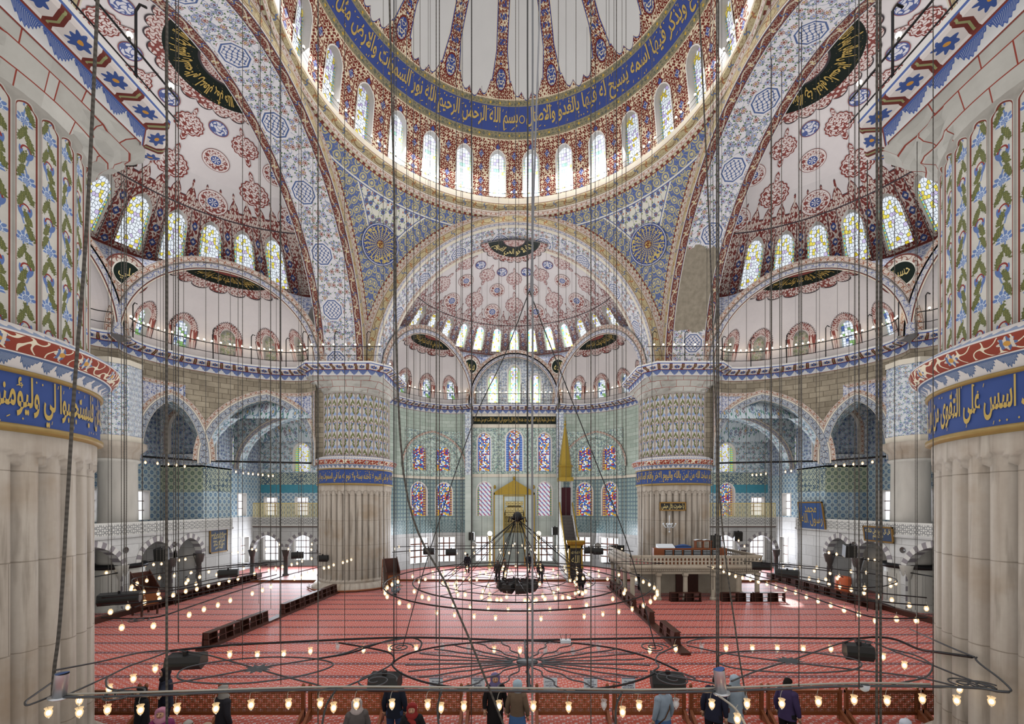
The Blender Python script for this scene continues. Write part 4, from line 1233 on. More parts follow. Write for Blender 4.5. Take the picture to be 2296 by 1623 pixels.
QW = 42.5
for key in (-1, 1):
    side = 'left' if key < 0 else 'right'
    pa = SIDE[key][1] if key < 0 else SIDE[key][3]
    pxs = lambda px: pa.s_px(px if key < 0 else 2 * VX - px)
    s1a, s1b, s2a, s2b = pxs(463), pxs(703), pxs(318), pxs(452)
    if s1a > s1b: s1a, s1b = s1b, s1a
    if s2a > s2b: s2a, s2b = s2b, s2a
    a1 = OP((s1a + s1b) / 2, (s1b - s1a) / 2, 0, 9.0, 4.5, .25)
    a2 = OP((s2a + s2b) / 2, (s2b - s2a) / 2, 0, 9.0, 3.7, .25)
    w = zones(pa.P, 0, pa.len, [(8.8, 14.95, 'ashlar')], [a1, a2], .4, 'wall_' + side, dz=1.0)
    for o in (a1, a2):
        b = MB(); reveal(b, pa.P, dict(o, zb=8.8), 0, 1.5, sill=False); sub(b, 'painted_soffit', 'bay_floral', w)
        add_band(w, pa.P, dict(o, zb=8.8), .5, -.05, 'leaf_border', 0, True)
        add_band(w, pa.P, dict(o, zb=8.8), .26, -.04, 'thin_red', .5, False)
    # stepped painted panels over the arch shoulders
    if key < 0:
        overlay(w, pa.P, a1['s'] + .6, pa.len - .05, 10.2, 14.1, [dict(a1, hw=a1['hw'] + .7, rise=a1['rise'] + .7)], -.03, 'spandrel_blue', .4, 'thin_red', side_=1)
        overlay(w, pa.P, .05, a2['s'] + .7, 9.4, 13.9, [dict(a2, hw=a2['hw'] + .7, rise=a2['rise'] + .7)], -.03, 'spandrel_blue', .4, 'thin_red', side_=-1)
    else:
        overlay(w, pa.P, .05, a1['s'] - .6, 10.2, 14.1, [dict(a1, hw=a1['hw'] + .7, rise=a1['rise'] + .7)], -.03, 'spandrel_blue', .4, 'thin_red', side_=-1)
        overlay(w, pa.P, a2['s'] - .7, pa.len - .05, 9.4, 13.9, [dict(a2, hw=a2['hw'] + .7, rise=a2['rise'] + .7)], -.03, 'spandrel_blue', .4, 'thin_red', side_=1)
    # iron tie rods across the springing
    for o in (a1, a2):
        b = MB(); b.tube([pa.P(o['s'] - o['hw'], 9.0, .3), pa.P(o['s'] + o['hw'], 9.0, .3)], .07, 6)
        sub(b, 'tie_rod', 'iron', w)
    # middle exedra wall, mostly behind the near pier
    pb = SIDE[key][2]
    am = OP(pb.len / 2, 2.9, 0, 9.0, 3.7, .25)
    wm = zones(pb.P, 0, pb.len, [(8.8, 14.95, 'ashlar')], [am], .4, 'wall_' + side)
    b = MB(); reveal(b, pb.P, dict(am, zb=8.8), 0, 1.2, sill=False); sub(b, 'painted_soffit', 'bay_floral', wm)
    add_band(wm, pb.P, dict(am, zb=8.8), .5, -.05, 'leaf_border', 0, True)
    pc = SIDE[key][3] if key < 0 else SIDE[key][1]
    zones(pc.P, 0, pc.len, [(0, 14.95, 'ashlar')], [], .6, 'wall_' + side)
    # painted octagonal pier on its round shaft
    cx, cyy = 23.1 * key, 25.15
    b = MB(); b.lathe([(1.12, 9.6), (1.12, 14.3)], cx, cyy, 8, smooth=False, a0=PI / 8, a1=2 * PI + PI / 8)
    root = struct('pillar', b, MT['blue_floral'])
    for z, h, m in ((9.6, .35, 'thin_red'), (14.0, .3, 'thin_red')):
        b = MB(); b.lathe([(1.17, z), (1.17, z + h)], cx, cyy, 8, smooth=False, a0=PI / 8, a1=2 * PI + PI / 8); sub(b, 'painted_border', m, root)
    b = MB(); b.lathe([(.95, 8.6), (1.0, 9.0), (1.3, 9.3), (1.3, 9.6), (1.1, 9.62)], cx, cyy, 28); sub(b, 'capital', 'pier_marble', root)
    b = MB(); b.lathe([(.95, 2.4), (.92, 4), (.88, 8.4), (1.02, 8.5), (1.02, 8.62), (.9, 8.66)], cx, cyy, 28); sub(b, 'shaft', 'column', root)
    b = MB(); b.lathe([(1.3, 0), (1.3, .15), (1.22, .25), (1.22, 2.35), (1.2, 2.4)], cx, cyy, 32)
    for k in range(14): # raised panels
        a = 2 * PI * k / 14
        b.lathe([(1.25, .45), (1.25, 2.1)], cx, cyy, 2, a0=a, a1=a + .33)
    sub(b, 'pedestal', 'column', root)
    b = MB(); b.lathe([(1.22, 2.36), (1.36, 2.4), (1.38, 2.55), (1.3, 2.62), (.9, 2.64)], cx, cyy, 32); sub(b, 'pedestal_rim', 'iron', root)
    # outer wall
    PX = lambda s, z, d: ((25.0 + d) * key, s, z)
    ow = [OP(28.95, .55, 5.0, 6.9, flat=True), OP(25.5, .55, 5.0, 6.9, flat=True), OP(38.8, .5, 9.6, 11.6, .8, .1), OP(35.6, .55, 9.6, 11.6, .8, .1), OP(26.9, .8, 9.4, 12, .9, .1),
          OP(37.0, .6, .6, 3.0, flat=True), OP(40.0, .6, .6, 3.0, flat=True), OP(36.5, .6, 5.0, 7.0, flat=True), OP(39.6, .6, 5.0, 7.0, flat=True), OP(28, .8, .6, 3.0, flat=True)]
    wo = zones(PX, 14, QW, [(0, 4.9, 'marble_wall'), (4.9, 8.8, 'tile_blue'), (8.8, 13.6, 'dark_blue_floral')], ow, 1.5, 'wall_' + side)
    for o in ow: window(PX, o, .45, 'day' if o['flat'] else 'glass_exedra', bars=(2, 3, .03, 'wood_red') if o['flat'] else None)
    # the block between the two bays: marble below, tiles, painted niche above
    x0, x1 = sorted((22.0 * key, 25.0 * key))
    Pf = lambda s, z, d: (s, 30.5 + d, z)              # face towards the camera
    nb_ = OP((x0 + x1) / 2, .95, 9.6, 11.4, 1.3, .3)
    bl = zones(Pf, x0, x1, [(0, 4.9, 'marble_wall'), (4.9, 6.9, 'tile_blue'), (6.9, 8.8, 'tile_green'), (8.8, 13.6, 'blue_floral')], [nb_], 1.0, 'wall_' + side)
    b = MB(); pane_mesh(b, Pf, nb_, .25); sub(b, 'painted_niche', 'dark_blue_floral', bl); add_band(bl, Pf, nb_, .28, -.03, 'thin_red', 0, True)
    b = MB(); reveal(b, Pf, nb_, 0, .25); sub(b, 'reveal', 'white_trim', bl)
    Pi = lambda s, z, d: ((22.0 + d) * key, s, z)       # inner face
    zones(Pi, 30.5, 33.6, [(0, 4.9, 'marble_wall'), (4.9, 7.0, 'tile_blue'), (7.0, 8.8, 'tile_net')], [], 1.0, 'wall_' + side, bl)
    b = MB(); b.box(x0, x1, 30.5, 33.6, 8.7, 8.8); sub(b, 'ledge', 'white_trim', bl)
    Pbk = lambda s, z, d: (s, 33.6 + d, z)
    zones(Pbk, x0, x1, [(0, 4.9, 'marble_wall'), (4.9, 8.8, 'tile_blue')], [], 1.0, 'wall_' + side, bl)
    # vault over the side bays and over the corner bay
    b = MB(); rows, uv = [], []
    for i in range(21):
        fy = i / 20; row, ur = [], []
        for j in range(21):
            fx = j / 20; x = (14.3 + 10.9 * fx) * key; y = 30.9 + 11.6 * fy
            a, c = abs(2 * fx - 1), abs(2 * fy - 1)
            z = 12.2 + 3.4 * (1 - max(a, c) ** 2.2) ** .5 * 1.0 if max(a, c) < 1 else 12.2
            row.append((x, y, z)); ur.append((x, y))
        rows.append(row); uv.append(ur)
    b.grid(rows, uv); cv = struct('ceiling', b, MT['bay_floral'])
    b = MB(); rows, uv = [], []
    for i in range(3):
        row, ur = [], []
        for j in range(17):
            f = j / 16; x = (23.0 + 2.1 * f) * key; z = 12.6 + .8 * math.sin(PI * f)
            row.append((x, 25.8 + 2.4 * i, z)); ur.append((z + x, 8 * i))
        rows.append(row); uv.append(ur)
    b.grid(rows, uv); struct('ceiling', b, MT['blue_floral'])
    # transverse painted arches in the corner bay
    for yy in (33.8, 38.4):
        PT = lambda s, z, d, yy=yy: (s * key, yy + d, z)
        o = OP(19.6, 4.9, 9.2, 9.4, 4.4, .25)
        b = MB(); wall_mesh(b, PT, 14.3, 25.0, 9.2, 15.2, [o], .6, None, smooth=False); wt = struct('wall_' + side, b, MT['bay_floral'])
        b = MB(); reveal(b, PT, o, 0, 1.0, sill=False); sub(b, 'painted_soffit', 'bay_floral', wt)
        add_band(wt, PT, o, .4, -.04, 'thin_border', 0, True)
    # back wall of the corner bay
    PB = lambda s, z, d: (s * key, QW + d, z)
    xs_ = [24.0, 20.95, 17.6]
    ob = [OP(x, .75, .55, 3.1, flat=True) for x in xs_] + [OP(x, .6, 5.0, 6.7, flat=True) for x in xs_] + [OP(20.95, .8, 9.3, 11.2, .9, .1), OP(17.0, .7, 9.6, 11.2, .8, .1)]
    if key > 0: ob[4] = OP(20.95, .75, 4.9, 7.3, .85, .1)
    wb = zones(PB, 9.6, 25.0, [(0, 4.2, 'marble_wall'), (4.2, 7.2, 'tile_blue'), (7.2, 8.0, 'tile_teal'), (8.0, 9.2, 'tile_net'), (9.2, 15.5, 'bay_floral')], ob, 1.2, 'wall_back')
    for o in ob:
        if o['flat']: window(PB, o, .5, 'day', bars=(3, 4, .035, 'wood_red'))
        else: window(PB, o, .5, 'glass_side' if o['zb'] > 9 else 'glass_colour')
    # side wall closing the corner bay towards the qibla apse
    PC = lambda s, z, d: (14.3 * key + (-d) * key, s, z)
    oc = OP(38.9, 2.6, 0, 8.6, 3.4, .25)
    wc = zones(PC, 34.6, QW, [(0, 3.4, 'marble_wall'), (3.4, 8.6, 'tile_qibla'), (8.6, 15.4, 'green_floral')], [oc], 1.0, 'wall_' + side)
    add_band(wc, PC, oc, .4, -.04, 'thin_border', 0, True)
    # vaulted gallery along the side: marble arcade with pierced parapet
    PG = lambda s, z, d: ((22.0 + d) * key, s, z)
    ar = [OP(29.25, 1.12, 0, 2.55, 1.22, .25), OP(26.6, 1.2, 0, 2.55, 1.22, .25), OP(22.5, 1.75, 0, 2.2, 1.6, .25), OP(18.4, 1.6, 0, 2.3, 1.5, .25)]
    b = MB(); wall_mesh(b, PG, 14, 30.5, 0, 4.22, ar, 1.0, None, smooth=False)
    g = struct('wall_' + side, b, MT['marble_wall'])
    for o in ar:
        b = MB(); reveal(b, PG, o, 0, .45, sill=False); sub(b, 'striped_soffit', 'ablaq', g)
        b = MB(); band_around(b, PG, dict(o, zb=o['zs']), .34, -.03, 0, False); sub(b, 'striped_arch', 'ablaq', g)
        b = MB(); b.tube([PG(o['s'] - o['hw'], o['zs'], .2), PG(o['s'] + o['hw'], o['zs'], .2)], .035, 5); sub(b, 'tie_rod', 'iron', g)
    b = MB(); sweep(b, [(22.0 * key, 14), (22.0 * key, 33.6)], [(.0 * key, 4.1), (.12 * key, 4.15), (.16 * key, 4.25), (.05 * key, 4.3)]); sub(b, 'string_course', 'marble_wall', g)
    b = MB(); b.grid([[(21.95 * key, y, 4.2) for y in (14, 33.6)], [(21.95 * key, y, 4.95) for y in (14, 33.6)]], [[(y, 0) for y in (14, 33.6)], [(y, .75) for y in (14, 33.6)]], 0, False)
    b.box(*sorted((21.95 * key, 22.1 * key)), 14, 33.6, 4.95, 5.02); sub(b, 'pierced_parapet', 'pierced', g)
    for y in (27.9, 30.42, 25.25, 24.4):
        b = MB(); b.lathe([(.26, 0), (.26, .12), (.19, .2), (.17, 1.8), (.2, 1.85), (.2, 1.92), (.22, 1.95), (.3, 2.3), (.36, 2.5), (.36, 2.6)], 22.22 * key, y, 16); sub(b, 'column', 'dark_column' if y > 27 else 'column', g)
    for y in (27.9, 24.4):   # grey discs in the spandrels
        b = MB(); b.lathe([(.01, 0), (.16, 0), (.17, -.02)], 0, 0, 18); o = sub(b, 'stone_disc', 'dark_column', g); o.rotation_euler = (0, PI / 2 * key, 0); o.location = (21.97 * key, y, 3.45)
    b = MB(); b.box(*sorted((22.0 * key, 25 * key)), 14, 33.6, 4.1, 4.2); sub(b, 'gallery_floor', 'marble_wall', g)
    # gallery across the corner bay: columns, arches, balustrade
    PR = lambda s, z, d: (s * key, 36.5 + d, z)
    ar = [OP(20.95, 1.15, 0, 2.2, 1.25, .3), OP(17.9, 1.25, 0, 2.2, 1.25, .3), OP(15.6, .8, 0, 2.2, 1.1, .3)]
    b = MB(); wall_mesh(b, PR, 14.3, 22.1, 2.1, 4.3, [dict(o, zb=2.1) for o in ar], 1.0, None, smooth=False); g = struct('wall_' + side, b, MT['marble_wall'])
    for o in ar:
        b = MB(); reveal(b, PR, dict(o, zb=2.1), 0, .4, sill=False); band_around(b, PR, dict(o, zb=2.2), .3, -.02, 0, False); sub(b, 'striped_arch', 'ablaq', g)
    for x in (22.3, 19.45, 16.5):
        b = MB(); b.lathe([(.26, 0), (.26, .1), (.18, .18), (.16, 1.6), (.2, 1.65), (.22, 1.75), (.32, 2.1), (.34, 2.2)], x * key, 36.7, 14); sub(b, 'column', 'dark_column', g)
    b = MB(); b.grid([[(x * key, 36.42, 4.2) for x in (14.3, 22.1)], [(x * key, 36.42, 4.95) for x in (14.3, 22.1)]], [[(x, 0) for x in (14.3, 22.1)], [(x, .75) for x in (14.3, 22.1)]], 0, False); sub(b, 'pierced_parapet', 'pierced', g)
    b = MB(); b.box(*sorted((14.3 * key, 22.1 * key)), 36.4, 38.3, 4.12, 4.2); sub(b, 'gallery_floor', 'wood', g)
    b = MB(); b.box(*sorted((14.3 * key, 22.1 * key)), 36.48, 36.56, 6.1, 6.18)
    for i in range(58): x = (14.4 + i * .135) * key; b.box(x - .025, x + .025, 36.5, 36.54, 4.95, 6.1)
    sub(b, 'balustrade', 'gold_pale', g)

for key in (-1, 1):
    b = MB(); b.box(*sorted((14.45 * key, 13.0 * key)), 30.75, 33.4, 8.8, 15.0); struct('pillar', b, MT['ashlar'])
# --- qibla wall: flat centre
pb = QB[2]
X2s = lambda x: x + pb.len / 2
uo = [OP(X2s(-2.98), .62, 9.35, 12.35, .75, .1), OP(X2s(0), .8, 9.35, 12.45, .95, .1), OP(X2s(2.98), .62, 9.35, 12.35, .75, .1),
      OP(X2s(-2.92), .72, 4.95, 7.45, .8, .05), OP(X2s(2.98), .72, 4.95, 7.45, .8, .05), OP(X2s(-2.98), .82, .45, 2.85, flat=True), OP(X2s(2.98), .82, .45, 2.85, flat=True)]
mh = OP(X2s(0), .98, 0, 5.2, 1.3, .3)
w = zones(pb.P, 0, pb.len, [(0, 8.9, 'qibla_marble'), (8.9, 14.95, 'green_floral')], uo + [mh], .6, 'wall_back')
for i, o in enumerate(uo): window(pb.P, o, .5, ['glass_blue', 'glass_blue', 'glass_blue', 'glass_stripe', 'glass_stripe', 'day', 'day'][i], bars=(3, 4, .06, 'wood_red') if o['flat'] else None, rim=.12)
overlay(w, pb.P, .02, pb.len - .02, 13.95, 14.72, [], -.04, 'plate')
for a, b_ in ((13.6, 13.95), (14.72, 14.95)): overlay(w, pb.P, .02, pb.len - .02, a, b_, [], -.05, 'thin_red')
overlay(w, pb.P, .0, pb.len, 8.75, 9.05, [], -.06, 'thin_border')
# side returns between the flat centre and the exedrae: tall painted pilasters
for sx in (-1, 1):
    b = MB(); x = pb.len / 2 * sx; b.box(*sorted((x, x + .62 * sx)), 41.6, 43.2, 8.9, 14.95); q = struct('pillar', b, MT['blue_floral'])
    b = MB(); b.box(*sorted((x, x + .62 * sx)), 41.6, 43.2, 0, 8.9); sub(b, 'marble_facing', 'qibla_marble', q)
# lunette over the centre with three windows
d0 = 12.34 + EXD / math.cos(rad(32.07)) * math.cos(rad(24.93)) + .62
PL = lambda s, z, d: (s, YC + d0 + d, z)
lo = [OP(-2.1, .48, ZS + .3, ZS + 2.5, .6, .1), OP(0, .58, ZS + .3, ZS + 3.2, .75, .1), OP(2.1, .48, ZS + .3, ZS + 2.5, .6, .1)]
b = MB(); wall_mesh(b, PL, -4.2, 4.2, ZS, ZS + 4.95, lo, .4, None, smooth=False, zhi=lambda s: ZS + .15 + 4.7 * math.sqrt(max(0, 1 - (s / 4.2) ** 2)))
wl_ = struct('wall_back', b, MT['blue_floral'])
for o in lo: window(PL, o, .5, 'glass_blue' if False else 'glass_qibla', rim=.12)
b = MB(); arc = [(-4.15 * math.cos(PI * i / 32), ZS + 4.75 * math.sin(PI * i / 32)) for i in range(33)]
b.grid([[(x, YC + d0 - .75, z) for x, z in arc], [(x, YC + d0 + .05, z) for x, z in arc]], [[(i * .4, 0) for i in range(33)], [(i * .4, .8) for i in range(33)]]); sub(b, 'painted_soffit', 'thin_border', wl_)
# --- qibla exedrae below the cornice
for key, pa in ((-1, QB[3]), (1, QB[1])):
    pxs = lambda px: pa.s_px(px if key < 0 else 2 * VX - px)
    def po(a, b_, zb, zs, rise, **k):
        s0, s1 = sorted((pxs(a), pxs(b_))); return OP((s0 + s1) / 2, (s1 - s0) / 2, zb, zs, rise, .1, **k)
    oo = [po(925, 956, 9.35, 11.0, .75), po(979, 1009, 9.35, 11.0, .75), po(922, 956, 4.95, 7.3, .85), po(978, 1013, 4.95, 7.3, .85), po(920, 960, .45, 2.85, 0, flat=True), po(983, 1020, .45, 2.85, 0, flat=True)]
    w = zones(pa.P, 0, pa.len, [(0, 3.3, 'marble_wall'), (3.3, 4.5, 'tile_qibla'), (4.5, 8.6, 'tile_dark'), (8.6, 14.95, 'ashlar_green')], oo, .4, 'wall_back', dz=1.5)
    for i, o in enumerate(oo): window(pa.P, o, .28, 'glass_colour' if i < 4 else 'day', bars=(3, 4, .06, 'wood_red') if i > 3 else None, rim=.12)
    ba = po(912, 1032, 8.6, 9.6, 2.9); ba['pt'] = .25
    b = MB(); 
    inside = dict(ba)
    # painted field inside the blind arch
    wallops = oo[:2]
    s0, s1 = ba['s'] - ba['hw'], ba['s'] + ba['hw']
    wall_mesh(b, lambda s, z, d: pa.P(s, z, -.03), s0, s1, 8.7, 12.6, wallops, .3, None, smooth=False, zhi=lambda s: max(8.75, shape_top(ba, s)))
    sub(b, 'painted_panel', 'green_floral', w)
    add_band(w, pa.P, dict(ba, zb=8.7), .5, -.12, 'green_floral', 0, True); add_band(w, pa.P, dict(ba, zb=8.7), .2, -.14, 'thin_red', .5, False)
    overlay(w, pa.P, max(0, s0 - .2), min(pa.len, s1 + .2), 10.6, 13.2, [dict(ba, hw=ba['hw'] + .75, rise=ba['rise'] + .7)], -.05, 'green_floral', .4)
    overlay(w, pa.P, 0, pa.len, 8.5, 8.75, [], -.08, 'thin_border')
# --- mihrab
b = MB(); b.lathe([(1.0, 0), (1.0, 3.2)], 0, QW + .2, 20, a0=0, a1=PI); m = struct('wall_back', b, MT['qibla_marble'])
b = MB(); rows, uv = [], []
for i in range(15):
    t = i / 14; z = 3.2 + 3.3 * t; r = 1.0 if z < 5.2 else .98 * math.sqrt(max(0, 1 - ((z - 5.2) / 1.3) ** 2)) + .01
    rr = r
    rows.append([(rr * math.cos(a), QW - .1 + (1.3 * math.sin(a) * (1 - t) ** .8 * (.93 if i % 2 else 1)) , z) for a in lin(0, PI, 25)]); uv.append([(a, z) for a in lin(0, PI, 25)])
b.grid(rows, uv, 0, False); sub(b, 'gilded_stalactites', 'gold_tile', m)
b = MB()
b.box(-1.95, -1.0, QW - .35, QW, 0, 7.0); b.box(1.0, 1.95, QW - .35, QW, 0, 7.0)
wall_mesh(b, lambda s, z, d: (s, QW - .35 + d, z), -1.0, 1.0, 5.0, 7.0, [OP(0, .98, 0, 5.0, 1.3, .3)], .5, None, smooth=False)
sub(b, 'marble_surround', 'qibla_marble', m)
b = MB(); 
for x0, x1, z0, z1 in ((-2.0, -1.9, 0, 7.2), (1.9, 2.0, 0, 7.2), (-2.0, 2.0, 7.0, 7.2), (-1.08, -.98, 0, 6.9), (.98, 1.08, 0, 6.9), (-1.08, 1.08, 6.85, 6.95)): b.box(x0, x1, QW - .42, QW - .33, z0, z1)
b.add([(x, y, z) for y in (QW - .42, QW - .3) for x, z in ((-2.0, 7.2), (2.0, 7.2), (1.5, 7.55), (0, 8.45), (-1.5, 7.55))], [(0, 1, 2, 3, 4), (9, 8, 7, 6, 5), (1, 6, 7, 2), (2, 7, 8, 3), (3, 8, 9, 4), (4, 9, 5, 0)])
for x in (-1.9, 1.9, 0): b.ball((x, QW - .36, 7.75 if x else 8.6), .13, 6, sz=1.6)
for i in range(0):   # gilded crest
    x = -1.6 + i * .4; h = .95 - abs(i - 4) * .18
    b.add([(x - .2, QW - .38, 7.2), (x + .2, QW - .38, 7.2), (x, QW - .38, 7.25 + h), (x - .2, QW - .3, 7.2), (x + .2, QW - .3, 7.2), (x, QW - .3, 7.25 + h)], [(0, 1, 2), (5, 4, 3), (0, 2, 5, 3), (1, 4, 5, 2)])
sub(b, 'gilded_frame', 'gold_metal', m)
b = MB(); b.box(-.85, .85, QW - .41, QW - .36, 5.95, 6.35); b.box(-.85, .85, QW - .41, QW - .36, 5.3, 5.8) ; b.box(-.85, .85, QW - .3, QW + .1, 4.95, 5.25); sub(b, 'inscription_plate', 'gold_tile', m)
# ---------------------------------------------------------------- writing
AF={'ا':'FE8D FE8E','أ':'FE83 FE84','إ':'FE87 FE88','آ':'FE81 FE82','ب':'FE8F FE90 FE91 FE92','ت':'FE95 FE96 FE97 FE98','ث':'FE99 FE9A FE9B FE9C','ج':'FE9D FE9E FE9F FEA0','ح':'FEA1 FEA2 FEA3 FEA4','خ':'FEA5 FEA6 FEA7 FEA8','د':'FEA9 FEAA','ذ':'FEAB FEAC','ر':'FEAD FEAE','ز':'FEAF FEB0','س':'FEB1 FEB2 FEB3 FEB4','ش':'FEB5 FEB6 FEB7 FEB8','ص':'FEB9 FEBA FEBB FEBC','ض':'FEBD FEBE FEBF FEC0','ط':'FEC1 FEC2 FEC3 FEC4','ظ':'FEC5 FEC6 FEC7 FEC8','ع':'FEC9 FECA FECB FECC','غ':'FECD FECE FECF FED0','ف':'FED1 FED2 FED3 FED4','ق':'FED5 FED6 FED7 FED8','ك':'FED9 FEDA FEDB FEDC','ل':'FEDD FEDE FEDF FEE0','م':'FEE1 FEE2 FEE3 FEE4','ن':'FEE5 FEE6 FEE7 FEE8','ه':'FEE9 FEEA FEEB FEEC','و':'FEED FEEE','ؤ':'FE85 FE86','ى':'FEEF FEF0','ي':'FEF1 FEF2 FEF3 FEF4','ة':'FE93 FE94','ئ':'FE89 FE8A FE8B FE8C','ﻻ':'FEFB FEFC','ﻷ':'FEF7 FEF8'}
AF={k:[chr(int(h,16)) for h in v.split()] for k,v in AF.items()}
def shape(s):
    s=s.replace('لا','ﻻ').replace('لأ','ﻷ'); out=[]
    for i,c in enumerate(s):
        if c not in AF: out.append(c); continue
        f=AF[c]; p=i>0 and s[i-1] in AF and len(AF[s[i-1]])==4; n=len(f)==4 and i+1<len(s) and s[i+1] in AF
        out.append(f[3] if p and n else f[2] if n else f[1] if p else f[0])
    return ''.join(reversed(out))
def ar(s): return shape(s)
def lettering(text, fmap, L, h, mat, parent=None, name='lettering', spacing=1.0, flip=False, line=1.0, bold=0.0, fit=True):
    """Writing laid on a surface; fmap(x in 0..L, y in 0..h) gives the point."""
    cu = bpy.data.curves.new('writing', 'FONT'); cu.body = text; cu.size = 1; cu.space_character = spacing; cu.space_line = line
    cu.align_x = 'CENTER'; cu.resolution_u = 2; cu.offset = bold
    t = bpy.data.objects.new('writing', cu); COL.objects.link(t)
    me = bpy.data.meshes.new_from_object(t.evaluated_get(bpy.context.evaluated_depsgraph_get()))
    bpy.data.objects.remove(t); bpy.data.curves.remove(cu)
    n = len(me.vertices)
    if not n: return None
    co = np.empty(n * 3, dtype=np.float32); me.vertices.foreach_get('co', co); co = co.reshape(-1, 3)
    lo, hi = co.min(0), co.max(0); sx = L / (hi[0] - lo[0]); sy = h / (hi[1] - lo[1])
    if not fit: sx = sy = min(sx, sy)
    ox = (L - (hi[0] - lo[0]) * sx) / 2; oy = (h - (hi[1] - lo[1]) * sy) / 2
    out = np.array([fmap((p[0] - lo[0]) * sx + ox, (p[1] - lo[1]) * sy + oy) for p in co], dtype=np.float32)
    me.vertices.foreach_set('co', out.ravel()); me.update(); me.name = name
    me.materials.clear(); me.materials.append(MT[mat])
    o = bpy.data.objects.new(name, me); COL.objects.link(o)
    if parent:
        o.parent = parent; o.matrix_parent_inverse = parent.matrix_basis.inverted()
        if parent.get('kind') == 'structure': o['kind'] = 'structure'
    return o
bpy.context.view_layer.update()
dome = bpy.data.objects['ceiling']
def marks(fmap, L, h, n, mat, parent, size, seed=1):
    """the small vowel strokes and dots that fill the band round the letters"""
    rn = random.Random(seed); b = MB()
    for i in range(n):
        x = L * (i + rn.random()) / n; top = rn.random() < .62; y = h * (rn.uniform(.74, .98) if top else rn.uniform(.02, .16)); k = rn.randrange(3); w = size
        if k == 0: P4 = [(x, y), (x + w, y + w * .45), (x + w, y + w * .68), (x, y + w * .25)]
        elif k == 1: P4 = [(x, y), (x + w * .3, y - w * .3), (x + w * .6, y), (x + w * .3, y + w * .3)]
        else: P4 = [(x, y), (x + w * .25, y), (x + w * .5, y + w * .8), (x + w * .3, y + w * .8)]
        b.add([fmap(*p) for p in P4], [(0, 1, 2, 3)])
    q = b.build('vowel_marks', MT[mat], parent); q['kind'] = 'structure'; return q
def dome_text(s, a0, a1):
    f = lambda x, y: PD(a0 + x, 23.3 + y, -.03)
    lettering(ar(s), f, a1 - a0, 6.6, 'gold', dome, bold=.02)
    marks(f, a1 - a0, 6.6, 90, 'gold', dome, .9)
dome_text('بسم الله الرحمن الرحيم الله نور السموات والارض مثل نوره كمشكاة فيها مصباح', -112, 1.5)
dome_text('في بيوت اذن الله ان ترفع ويذكر فيها اسمه يسبح له فيها بالغدو والاصال', 5, 112)
b = MB(); b.grid([[PD(3.2 + r * math.cos(a), 26.6 + r * math.sin(a), -.03) for a in lin(0, 2 * PI, 25)] for r in (.9, 1.2)]); sub(b, 'verse_mark', 'gold', dome)
pillars = [o for o in bpy.data.objects if o.name.startswith('pillar') and o.get('kind') == 'structure'][:4]
def band_text(cx, cyy, r, a0, a1, z0, z1, s, parent, mat='gold'):
    """a falls from a0 to a1 as the eye moves right"""
    lettering(ar(s), lambda x, y: (cx + (r + .02) * math.cos(a0 + (a1 - a0) * x), cyy + (r + .02) * math.sin(a0 + (a1 - a0) * x), z0 + y), 1.0, z1 - z0, mat, parent, bold=.022)
    o = marks(lambda x, y: (cx + (r + .02) * math.cos(a0 + (a1 - a0) * x / 6), cyy + (r + .02) * math.sin(a0 + (a1 - a0) * x / 6), z0 + y), 6.0, z1 - z0, 46 if len(s) > 45 else 26, mat, parent, .09)
for i, (cx, cyy) in enumerate(((-12, YC + 12), (-12, YC - 12), (12, YC + 12), (12, YC - 12))):
    tc = math.atan2(-cyy, -cx)
    big = cyy < 15
    s_ = {0: 'الله لا اله الا هو الحي القيوم لا تأخذه سنة ولا نوم له ما في السموات وما في الارض', 2: 'انما يعمر مساجد الله من امن بالله واليوم الاخر واقام الصلاة واتى الزكاة', 1: 'اذا دعان فليستجيبوا لي وليؤمنوا بي', 3: 'لمسجد اسس على التقوى من اول يوم'}[i]
    if not big: band_text(cx, cyy, 2.66, tc - rad(84), tc + rad(84), 7.6, 8.4, s_, pillars[i])
    elif cx < 0: band_text(cx, cyy, 2.66, tc + rad(10), tc + rad(79), 7.54, 8.46, s_, pillars[i])
    else: band_text(cx, cyy, 2.66, tc - rad(79), tc - rad(8), 7.54, 8.46, s_, pillars[i])
# words on the roundels and plates
for i, (c, T, U) in enumerate(ROUND):
    w_ = ['علي', 'ابو بكر', 'عثمان', 'حسين', 'الله', 'محمد'][i]
    sgn = 1 if (T.cross(U)).dot(Vector((0, 0, EYE)) - c) > 0 else -1
    lettering(ar(w_), lambda x, y: tuple(c + T * sgn * (x - .42) + U * (y - .34)), .84, .7, 'gold_pale', bpy.data.objects['ceiling'], name='lettering')
for key in (-1, 1):
    G = SIDE[key][0]; top, zw, rw = 27.0, 23.17, 10.65; R_ = (rw * rw + (top - zw) ** 2) / (2 * (top - zw)); c_ = top - R_
    def cm(x, y):
        a = rad(78) - x * rad(156) if key > 0 else rad(78) - x * rad(156)
        r = 2.25 - y if True else 0
        return G(r * math.cos(a), r * math.sin(a), c_ + math.sqrt(R_ * R_ - r * r) - .06)
    G = SIDE[key][0]
    lettering(ar('ان الله يأمر بالعدل والاحسان وايتاء ذي القربى'), lambda x, y: cm(1 - x if key > 0 else 1 - x, 1.08 - y), 1.0, 1.1, 'gold', SIDE[key][4], bold=.03)
    marks(lambda x, y, G=G: cm(1 - x, 1.08 - y), 1.0, 1.1, 40, 'gold', SIDE[key][4], .02)
